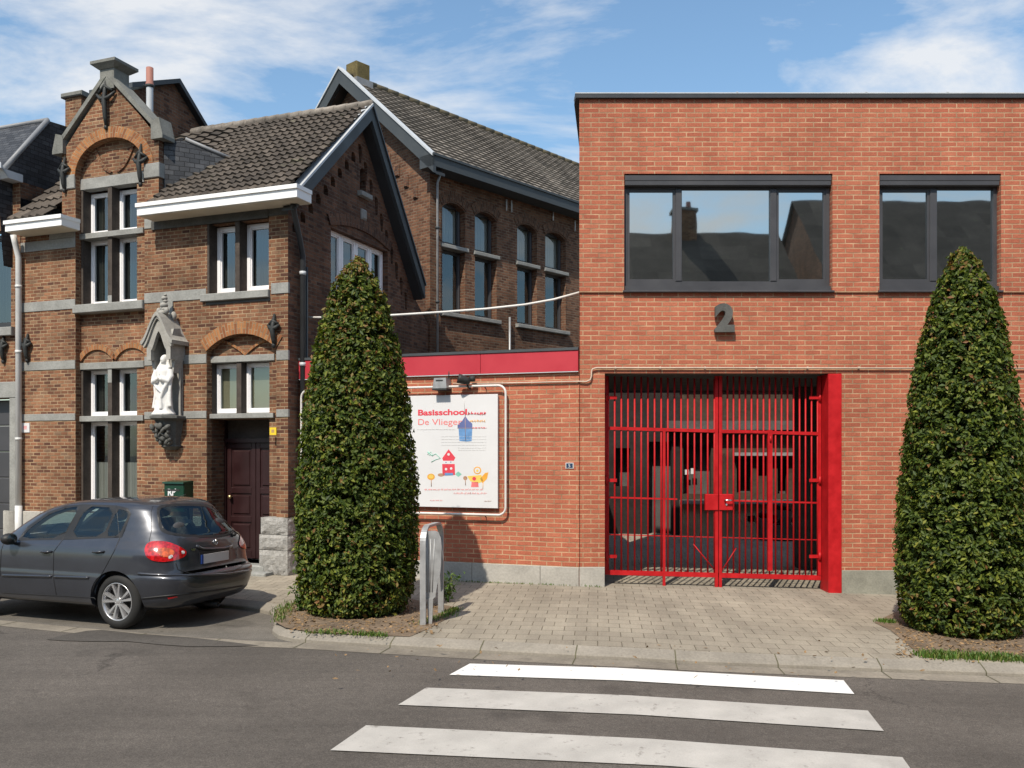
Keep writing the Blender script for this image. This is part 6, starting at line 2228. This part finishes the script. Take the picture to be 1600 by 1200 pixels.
for x, y in ((368, 836), (362, 831), (345, 834.5), (331, 837)):
    h, nn = cast(x, y)
    if h is not None: q.append(h + nn * .03)
mb.tube(q, .008, 6, M['car_black'])
h, nn = cast(364, 836)
if h is not None: mb.ell(h + nn * .02, .03, .03, .025, 8, 6, M['car_black'])
mb.build('rear_wiper', None, car)
mb = MB()
h, nn = cast(300, 933)
q = C(-.74, .1, .2)
mb.lathe(C(-.55, .05, .20), [(.03, 0), (.03, .2), (.022, .2), (.022, .1)], 12, M['car_black'], axis=-cf)
mb.build('exhaust_pipe', None, car)
panel_px('reflector', [(262, 933.5), (277, 931), (277, 933.5), (263, 936)], 'lamp_red', car, .008, k=0, step=2)
# mirror
mb = MB()
q = C(1.60, -.93, 1.02)
Rz = Matrix.Rotation(math.atan2(cf.y, cf.x), 3, 'Z')
mb.ell(q, .085, .10, .072, 16, 10, M['car_black'], rot=Rz)
mb.tube([C(1.62, -.78, .95), C(1.62, -.9, .985)], .025, 8, M['car_black'])
mir = mb.build('wing_mirror', None, car)
mb = MB()
mb.lathe(q - cf * .060, [(.072, 0), (.0, .03)], 20, M['car_glass'], axis=-cf)
mb.build('mirror_glass', None, mir)
mb = MB()
mb.ell(C(1.60, .93, 1.02), .085, .10, .072, 16, 10, M['car_black'], rot=Rz)
mb.tube([C(1.62, .78, .95), C(1.62, .9, .985)], .025, 8, M['car_black'])
mb.build('wing_mirror', None, car)
mb = MB(); mb.tube([C(.02, .0, 1.46), C(-.10, .0, 1.50), C(-.3, 0, 1.56)], [.012, .006, .003], 6, M['car_black']); mb.ell(C(.02, 0, 1.468), .04, .025, .015, 8, 6, M['car_black'])
mb.build('aerial', None, car)
# windscreen and headlights at the front
mb = MB()
mb.face([p + wn_ * .0 for p in ws], M['car_glass']); mb.build('windscreen', None, car)
for s in (-1, 1):
    mb = MB(); mb.ell(C(2.78, s * .58, .68), .18, .16, .09, 12, 8, M['lamp_clear'], rot=Rz); mb.build('headlight', None, car)
# wheels
def wheel(l_, s):
    c = C(l_, s * .64, WR)
    ax_ = cr * s
    t = MB()
    w = .185
    r0 = .218
    prof = [(r0, .0), (r0 + .01, -.005), (WR - .045, -.004), (WR - .018, .012), (WR - .004, .03), (WR, .05), (WR, .075), (WR - .006, .078), (WR - .006, .084), (WR, .087), (WR, w - .05), (WR - .004, w - .03), (WR - .018, w - .012), (WR - .045, w + .006), (r0 + .03, w + .008), (r0 + .008, w), (r0, w - .01)]
    t.lathe(c, prof, 56, M['rubber'], axis=ax_)
    to = t.build('wheel', None, car, origin=c)
    r_ = MB()
    r_.lathe(c, [(r0 + .004, .03), (r0 - .006, w - .004), (r0 + .006, w + .003), (r0 + .008, w - .004)], 56, M['alloy'], axis=ax_)
    r_.lathe(c, [(.0, w - .012), (.03, w - .014), (.05, w - .02), (.055, w - .05)], 24, M['alloy'], axis=ax_)
    r_.lathe(c, [(r0, w - .10), (.0, w - .11)], 40, M['car_black'], axis=ax_)
    x = ax_.orthogonal().normalized(); y = ax_.cross(x)
    for k in range(5):
        for dv in (-.16, .16):
            a = 2 * math.pi * k / 5 + .3
            d0 = x * math.cos(a + dv * .9) + y * math.sin(a + dv * .9)
            d1 = x * math.cos(a + dv * 1.5) + y * math.sin(a + dv * 1.5)
            sdv = d1.cross(ax_).normalized()
            p0, p1 = c + d0 * .035, c + d1 * (r0 - .004)
            hw0, hw1 = .014, .021
            top0, top1 = ax_ * (w - .014), ax_ * (w - .004)
            bot0, bot1 = ax_ * (w - .06), ax_ * (w - .045)
            v = [p0 - sdv * hw0 + bot0, p0 + sdv * hw0 + bot0, p1 + sdv * hw1 + bot1, p1 - sdv * hw1 + bot1,
                 p0 - sdv * hw0 * .6 + top0, p0 + sdv * hw0 * .6 + top0, p1 + sdv * hw1 * .7 + top1, p1 - sdv * hw1 * .7 + top1]
            r_.box8(v, M['alloy'])
        a = 2 * math.pi * (k + .5) / 5 + .3
        r_.lathe(c + (x * math.cos(a) + y * math.sin(a)) * .04, [(.008, w - .03), (.008, w - .012), (0, w - .012)], 8, M['galvanised'], axis=ax_)
    r_.build('rim', None, to)
    q = MB()
    n_ = 24
    pts = [(math.cos(math.pi * (-.08 + 1.16 * k / n_)), math.sin(math.pi * (-.08 + 1.16 * k / n_))) for k in range(n_ + 1)]
    for (a0, b0), (a1, b1) in zip(pts[:-1], pts[1:]):
        p = lambda a, b_, y, r_: C(l_ + a * r_, s * y, WR - .005 + b_ * r_)
        q.face([p(a0, b0, .50, .371), p(a1, b1, .50, .371), p(a1, b1, .79, .371), p(a0, b0, .79, .371)], M['car_black'], smooth=True)
        q.face([p(a0, b0, .50, .371), p(a1, b1, .50, .371), C(l_, s * .5, WR)], M['car_black'])
    q.build('wheel_arch', None, car)
for l_ in (0, WB):
    for s in (-1, 1): wheel(l_, s)

# ================================================================ STREET FURNITURE AND PLANTS
# galvanised hoop with a curved inner plate
A_ = G(661, 977, .0); B_ = G(689, 958, .0)
dv = Vector((B_.x - A_.x, B_.y - A_.y, 0)); Ld = dv.length
FS = Fr((A_.x, A_.y), (dv.x, dv.y))
zt_ = CAMZ + (HY - 824) * A_.y / FPX
st = thing('hoop_stand', 'tall grey galvanised hoop stand with inner plate between the clipped tree and the wall poster', 'stand', FS.pt(Ld / 2, 0, 0))
mb = MB()
rc = .19
path = [(0, -.1), (0, .3), (0, .7)] + [(rc - rc * math.cos(R(a)), zt_ - rc + rc * math.sin(R(a))) for a in range(0, 91, 10)] + [(Ld - rc + rc * math.sin(R(a)), zt_ - rc + rc * math.cos(R(a))) for a in range(0, 91, 10)] + [(Ld, .7), (Ld, .3), (Ld, -.1)]
hw, th = .034, .014
pv = []
for i, (u, z) in enumerate(path):
    a = Vector(path[max(0, i - 1)]); b_ = Vector(path[min(len(path) - 1, i + 1)])
    t = (b_ - a).normalized(); nn = Vector((t.y, -t.x))
    pv.append([FS.pt(u + nn.x * s1 * th, z + nn.y * s1 * th, s2 * hw) for s1, s2 in ((-1, -1), (-1, 1), (1, 1), (1, -1))])
vs = [q for r_ in pv for q in r_]
fs = [(i * 4 + k, i * 4 + (k + 1) % 4, (i + 1) * 4 + (k + 1) % 4, (i + 1) * 4 + k) for i in range(len(pv) - 1) for k in range(4)]
mb.raw(vs, fs, M['galvanised'])
mb.build('hoop', None, st)
FP2 = Fr((0, A_.y * .9 + B_.y * .1), (1, 0))
def hp(x, y): return FP2.uz(x, y)
mb = MB()
mb.prism(FP2, [hp(*q) for q in smooth_poly([(660.5, 845), (666, 829.5), (684, 829), (690, 843), (689, 892), (682, 918), (680, 936), (662, 936)], 1)], -.006, .006, M['galvanised'])
for px in (667, 673, 679):
    mb.tube([FP2.pt(*hp(px, 842), .006), FP2.pt(*hp(px - (px - 670) * .4, 925), .006)], .006, 6, M['galvanised'])
mb.build('inner_plate', None, st)
mb = MB()
mb.prism(FP2, [hp(*q) for q in [(669.5, 978), (675, 978), (677, 934.5), (668, 934.5)]], -.02, .02, M['galvanised'])
mb.build('leg', None, st)
mb = MB()
mb.prism(FS, [(Ld - .30, .88), (Ld - .03, .95), (Ld - .03, .62), (Ld - .12, .40), (Ld - .25, .6)], -.02, -.008, M['pipe_grey'])
mb.build('rear_plate', None, st)

def leaf_mat(name, stops, trans=.25, rough=.42):
    m, n, l, bs = new_mat(name)
    at = n.new('ShaderNodeAttribute'); at.attribute_name = 'leaf'
    r_ = ramp(n, stops)
    l.new(at.outputs['Fac'], r_.inputs[0])
    l.new(r_.outputs[0], bs.inputs['Base Color'])
    bs.inputs['Roughness'].default_value = rough
    bs.inputs['Specular IOR Level'].default_value = .3
    out = n['Material Output']
    tr = n.new('ShaderNodeBsdfTranslucent')
    l.new(mixc(n, l, r_.outputs[0], (1.2, 1.25, .5), 1, 'MULTIPLY'), tr.inputs['Color'])
    mx = n.new('ShaderNodeMixShader'); mx.inputs[0].default_value = trans
    l.new(bs.outputs[0], mx.inputs[1]); l.new(tr.outputs[0], mx.inputs[2])
    l.new(mx.outputs[0], out.inputs[0])
    return m
M['hornbeam'] = leaf_mat('hornbeam', [(0, (.020, .036, .007)), (.28, (.044, .076, .010)), (.55, (.088, .120, .015)), (.83, (.225, .25, .036)), (.89, (.17, .12, .03)), (1, (.19, .085, .03))], .28, .55)
M['weed'] = leaf_mat('weed', [(0, (.04, .085, .015)), (.6, (.08, .15, .025)), (1, (.16, .18, .05))], .3)
M['grass'] = leaf_mat('grass', [(0, (.05, .10, .014)), (.6, (.09, .17, .025)), (1, (.20, .19, .06))], .3)
M['bark'] = stone_mat('bark', (.085, .065, .048), .35, 8, 40, coord='Object', bmp=.8)

def leaf_cloud(name, pos, nrm, size, val, mat, parent, rng, slim=.5, fold=.18):
    """many small folded leaves in one mesh (numpy)"""
    N = len(pos)
    nrm = nrm / np.linalg.norm(nrm, axis=1, keepdims=True)
    rv = rng.normal(size=(N, 3))
    t = np.cross(nrm, rv); t /= np.linalg.norm(t, axis=1, keepdims=True)
    b = np.cross(nrm, t)
    L = size[:, None] * .5; Wd = L * slim
    v0 = pos - t * L; v2 = pos + t * L - nrm * L * .25
    v1 = pos + b * Wd + nrm * L * fold; v3 = pos - b * Wd + nrm * L * fold
    V = np.stack([v0, v1, v2, v3], 1).reshape(-1, 3)
    idx = np.arange(N) * 4
    F = np.stack([idx, idx + 1, idx + 2, idx, idx + 2, idx + 3], 1).reshape(-1, 3)
    og = ORG[parent.name]
    me = bpy.data.meshes.new(name)
    me.vertices.add(len(V)); me.vertices.foreach_set('co', (V - np.array(og)).astype(np.float32).ravel())
    me.loops.add(F.size); me.loops.foreach_set('vertex_index', F.astype(np.int32).ravel())
    me.polygons.add(len(F)); me.polygons.foreach_set('loop_start', (np.arange(len(F)) * 3).astype(np.int32))
    me.update(calc_edges=True)
    at = me.attributes.new('leaf', 'FLOAT', 'POINT')
    at.data.foreach_set('value', np.repeat(val, 4).astype(np.float32))
    me.materials.append(M[mat])
    ob = bpy.data.objects.new(name, me)
    col.objects.link(ob)
    ob.parent = parent
    ORG[ob.name] = og
    return ob

def clipped_tree(label, base, prof, seed, n_leaf):
    """prof: (height, radius); a clipped cone of small leaves round a trunk with limbs"""
    rng = np.random.default_rng(seed)
    t = thing('clipped_tree', label, 'tree', base, 'clipped conical trees on the pavement')
    zs = np.array([p[0] for p in prof]); rs = np.array([p[1] for p in prof])
    # trunk and limbs
    b = MB()
    bx, by, bz = base
    top = zs[-1]
    b.tube([Vector((bx + .02 * math.sin(i * 1.3), by + .02 * math.cos(i), bz - .1 + (top * .93 + .1) * i / 12)) for i in range(13)], [.085 * (1 - i / 13) + .008 for i in range(13)], 9, M['bark'])
    for i in range(90):
        z = .22 + (top - .4) * rng.random()
        r_ = np.interp(z, zs, rs) * .88
        a = rng.random() * 6.283
        p0 = Vector((bx, by, bz + z * .93))
        p1 = Vector((bx + math.cos(a) * r_ * .5, by + math.sin(a) * r_ * .5, bz + z + .02))
        p2 = Vector((bx + math.cos(a + .15) * r_, by + math.sin(a + .15) * r_, bz + z + .12))
        b.tube([p0, p1, p2], [.022, .014, .006], 5, M['bark'])
    b.build('trunk', None, t)
    # leaves: mostly in a shell, broken up by clumps and hollows
    area = np.cumsum(np.interp(np.linspace(zs[0], top, 400), zs, rs) + .08); area /= area[-1]
    zz = np.interp(rng.random(n_leaf), area, np.linspace(zs[0], top, 400))
    aa = rng.random(n_leaf) * 2 * np.pi
    R0 = np.interp(zz, zs, rs)
    clump = np.empty(n_leaf); fine = np.empty(n_leaf)
    for i in range(n_leaf):
        p = Vector((math.cos(aa[i]) * R0[i], math.sin(aa[i]) * R0[i], zz[i]))
        clump[i] = .55 * noise.noise(p * 6.5 + Vector((seed, 0, 0))) + .75 * noise.noise(p * 15 + Vector((0, seed, 0)))
        fine[i] = noise.noise(p * 2.0 + Vector((seed * 2, 3, 0)))
    depth = np.abs(rng.normal(0, .10, n_leaf)) + np.where(rng.random(n_leaf) < .3, rng.random(n_leaf) * .35, 0)
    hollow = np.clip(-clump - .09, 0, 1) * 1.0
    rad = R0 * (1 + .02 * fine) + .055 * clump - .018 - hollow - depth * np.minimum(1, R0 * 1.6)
    spr = rng.random(n_leaf) < .012
    rad = np.where(spr, R0 - .03 + rng.random(n_leaf) * .05, rad)
    rad = np.maximum(rad, .02)
    pos = np.stack([bx + np.cos(aa) * rad, by + np.sin(aa) * rad, bz + zz + .05 * clump + rng.normal(0, .012, n_leaf)], 1)
    nr = np.stack([np.cos(aa) * .85, np.sin(aa) * .85, np.full(n_leaf, .55)], 1) + rng.normal(0, .55, (n_leaf, 3))
    size = rng.uniform(.038, .086, n_leaf)
    frac = zz / top
    val = np.clip(.40 + .19 * rng.normal(size=n_leaf) + .12 * clump, 0, .85)  # hollows tinted darker, clumps paler: shade and highlight put into the leaf colour
    tip = rng.random(n_leaf) < ((.05 if seed == 3 else .018) + .07 * (fine > .26) + (.30 if seed == 3 else .12) * np.clip(frac - .40, 0, 1) ** 1.3 + .3 * (frac > .94) + .10 * (frac < .10))
    val = np.where(tip, rng.uniform(.84, 1.0, n_leaf), val)
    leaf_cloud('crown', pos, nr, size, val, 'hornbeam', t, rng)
    return t

g1 = G(558, 955, .0)
s1 = FPX / g1.y
def prof_from(base, rows, s):
    ctr_y = base.y
    out = []
    for py, half in rows[::-1]:
        out.append((CAMZ + (HY - py) / s - base.z, half / s))
    return out
P1 = prof_from(g1, [(404, 4), (412, 14), (425, 24), (450, 38), (500, 56), (550, 68), (600, 78), (650, 85), (700, 90), (750, 94), (800, 96), (850, 96), (900, 94), (930, 88), (950, 78), (958, 68)], s1)
clipped_tree('tall clipped conical tree with reddish tip in front of the poster wall, beside the car', g1, P1, 3, 90000)
g2 = G(1505, 985, .0)
s2 = FPX / g2.y
P2 = prof_from(g2, [(391, 4), (398, 13), (412, 23), (440, 37), (500, 56), (550, 67), (600, 76), (650, 83), (700, 89), (750, 94), (800, 98), (850, 100), (900, 100), (940, 96), (970, 90), (990, 76)], s2)
clipped_tree('clipped conical tree at the right edge, in a grassy pit below the dark window', g2, P2, 8, 96000)

def blades(name, pts, n, h, seed, mat='grass', spread=.05, kind='stuff', lean=.5):
    rng = np.random.default_rng(seed)
    b = MB()
    vals = []
    for i in range(n):
        k = rng.integers(0, len(pts) - 1) if len(pts) > 1 else 0
        f = rng.random()
        p = Vector(pts[k]).lerp(Vector(pts[k + 1]), f) if len(pts) > 1 else Vector(pts[0])
        p = p + Vector((rng.normal(0, spread), rng.normal(0, spread), 0))
        p.z = e(p.x) + .004
        hh = h * rng.uniform(.4, 1.2)
        a = rng.random() * 6.283
        d = Vector((math.cos(a), math.sin(a), 0))
        w = Vector((-d.y, d.x, 0)) * .005 * (1 + h * 4)
        q = p + d * hh * lean * .4 + Z * hh * .6; t = p + d * hh * lean + Z * hh
        b.raw([p - w, p + w, q + w * .8, q - w * .8, t], [(0, 1, 2, 3), (3, 2, 4)], M[mat])
        vals += [rng.random()] * 5
    ob = b.build(name, None)
    at = ob.data.attributes.new('leaf', 'FLOAT', 'POINT'); at.data.foreach_set('value', np.array(vals, dtype=np.float32))
    if kind: ob['kind'] = kind
    return ob
def gp(x, y): return G(x, y, 0.0)
gs = blades('grass', [gp(484, 989), (gp(560, 991)), gp(600, 995)], 420, .04, 1, spread=.05)
blades('grass', [gp(1448, 1026), gp(1480, 1027), gp(1540, 1029), gp(1590, 1031)], 1500, .06, 2, spread=.07)
blades('grass', [gp(1378, 972), gp(1392, 973)], 260, .045, 3, spread=.04)
blades('grass', [gp(655, 975), gp(700, 962), gp(712, 952)], 320, .05, 4, spread=.05)
blades('grass', [gp(436, 972), gp(440, 955), gp(465, 940)], 280, .05, 5, spread=.06)
blades('grass', [gp(700, 908.5), gp(820, 913), gp(940, 918)], 200, .03, 6, spread=.012)
# litter of dead leaves in the pits
def litter(pts, n, seed):
    rng = np.random.default_rng(seed)
    b = MB(); vals = []
    x0, x1 = min(p[0] for p in pts), max(p[0] for p in pts); y0, y1 = min(p[1] for p in pts), max(p[1] for p in pts)
    for i in range(n):
        p = G(rng.uniform(x0, x1), rng.uniform(y0, y1), .012)
        a = rng.random() * 6.283; d = Vector((math.cos(a), math.sin(a), rng.normal(0, .25))) * rng.uniform(.012, .03); w = Vector((-d.y, d.x, rng.normal(0, .01))) * .5
        b.face([p - d, p + w, p + d, p - w], M['dead_leaf'])
    ob = b.build('leaf_litter', None); ob['kind'] = 'stuff'
M['dead_leaf'] = stone_mat('dead_leaf', (.22, .14, .07), .5, 20, 60, coord='Object')
litter([(450, 945), (690, 990)], 900, 1)
litter([(1400, 975), (1600, 1026)], 800, 2)
litter([(480, 1000), (1590, 1062)], 90, 3)
# weeds
def weed(base, h, n, seed, label, bush=False):
    rng = np.random.default_rng(seed)
    t = thing('weed_plant', label, 'plant', base)
    b = MB()
    pos, nr, sz = [], [], []
    for i in range(n):
        a = rng.random() * 6.283; ln = rng.uniform(.15, .5)
        p = [Vector(base) + Vector((math.cos(a), math.sin(a), 0)) * ln * h * (k / 4) ** 1.4 + Z * h * (k / 4) * rng.uniform(.8, 1) for k in range(5)]
        b.tube(p, [.006, .005, .004, .003, .002], 5, M['weed'])
        for k in range(1, 5):
            for _ in range(4):
                q = p[k] + Vector(rng.normal(0, .03, 3)); pos.append(q); nr.append(rng.normal(0, .5, 3) + np.array([0, -.3, .7])); sz.append(rng.uniform(.04, .09))
    st_ = b.build('stem', None, t)
    at = st_.data.attributes.new('leaf', 'FLOAT', 'POINT'); at.data.foreach_set('value', np.full(len(st_.data.vertices), .3, dtype=np.float32))
    leaf_cloud('leaves', np.array([list(q) for q in pos]), np.array(nr), np.array(sz), rng.random(len(pos)), 'weed', t, rng, slim=.35)
weed(G(700, 941, 0), .38, 12, 1, 'small green weed with narrow leaves growing behind the hoop stand')
weed(G(470, 955, 0), .32, 14, 2, 'low green weeds at the left foot of the clipped tree beside the car')

# ================================================================ ACROSS THE STREET (seen only as reflections)
def opposite(x0, x1, label, eave, ridge, m, ch):
    y0, y1 = -8.2, -17.0
    t = thing('opposite_house', label, 'house', ((x0 + x1) / 2, y0, 0))
    F = Fr((x1, y0), (-1, 0))
    w = x1 - x0
    holes = []
    nwn = max(2, int(w / 2.6))
    for f in range(2):
        for i in range(nwn):
            u = w * (i + .5) / nwn
            holes.append([(u - .5, 1.0 + 3.1 * f), (u + .5, 1.0 + 3.1 * f), (u + .5, 2.6 + 3.1 * f), (u - .5, 2.6 + 3.1 * f)])
    b = MB(); b.panel(F, [(0, 0), (w, 0), (w, eave), (0, eave)], holes, 0, .15, M[m])
    b.face([(x0, y0, 0), (x0, y0, eave), (x0, (y0 + y1) / 2, ridge), (x0, y1, eave), (x0, y1, 0)], M[m])
    b.face([(x1, y0, 0), (x1, y1, 0), (x1, y1, eave), (x1, (y0 + y1) / 2, ridge), (x1, y0, eave)], M[m])
    b.face([(x0, y1, 0), (x0, y1, eave), (x1, y1, eave), (x1, y1, 0)], M[m])
    b.build('wall', None, t)
    b = MB()
    for h in holes: b.face([F.pt(h[0][0], h[0][1], -.12), F.pt(h[1][0], h[1][1], -.12), F.pt(h[2][0], h[2][1], -.12), F.pt(h[3][0], h[3][1], -.12)], M['glass_dark'])
    b.build('window_panes', None, t)
    b = MB(); ym = (y0 + y1) / 2
    b.face([(x1 + .2, y0 + .3, eave - .1), (x0 - .2, y0 + .3, eave - .1), (x0 - .2, ym, ridge), (x1 + .2, ym, ridge)], M['roof_tile'])
    b.face([(x0 - .2, y1 - .3, eave - .1), (x1 + .2, y1 - .3, eave - .1), (x1 + .2, ym, ridge), (x0 - .2, ym, ridge)], M['roof_tile'])
    rf = b.build('roof', None, t)
    b = MB(); b.box(ch - .45, ch + .45, ym - .4, ym + .4, ridge - .6, ridge + .85, M['old_brick']); b.box(ch - .55, ch + .55, ym - .5, ym + .5, ridge + .85, ridge + .97, M['coping_stone'])
    for k in (-.2, .2): b.lathe((ch + k, ym, ridge + .97), [(.12, 0), (.1, .35)], 10, M['terracotta'])
    b.build('chimney', None, rf)
opposite(-30, -14, 'dark brick house across the street, far left of the row behind the viewer', 6.6, 10.4, 'brown_brick', -22)
opposite(-13.9, 1.2, 'brown brick house across the street with tiled roof, left of the camera', 7.0, 11.0, 'old_brick', -6)
opposite(1.3, 11.5, 'dark roofed brick house across the street, its chimney mirrored in the wide window', 7.2, 11.6, 'brown_brick', 7.55)
opposite(12.5, 27, 'tall dark house across the street, furthest right of the row', 8.6, 13.0, 'dark_brick', 24)
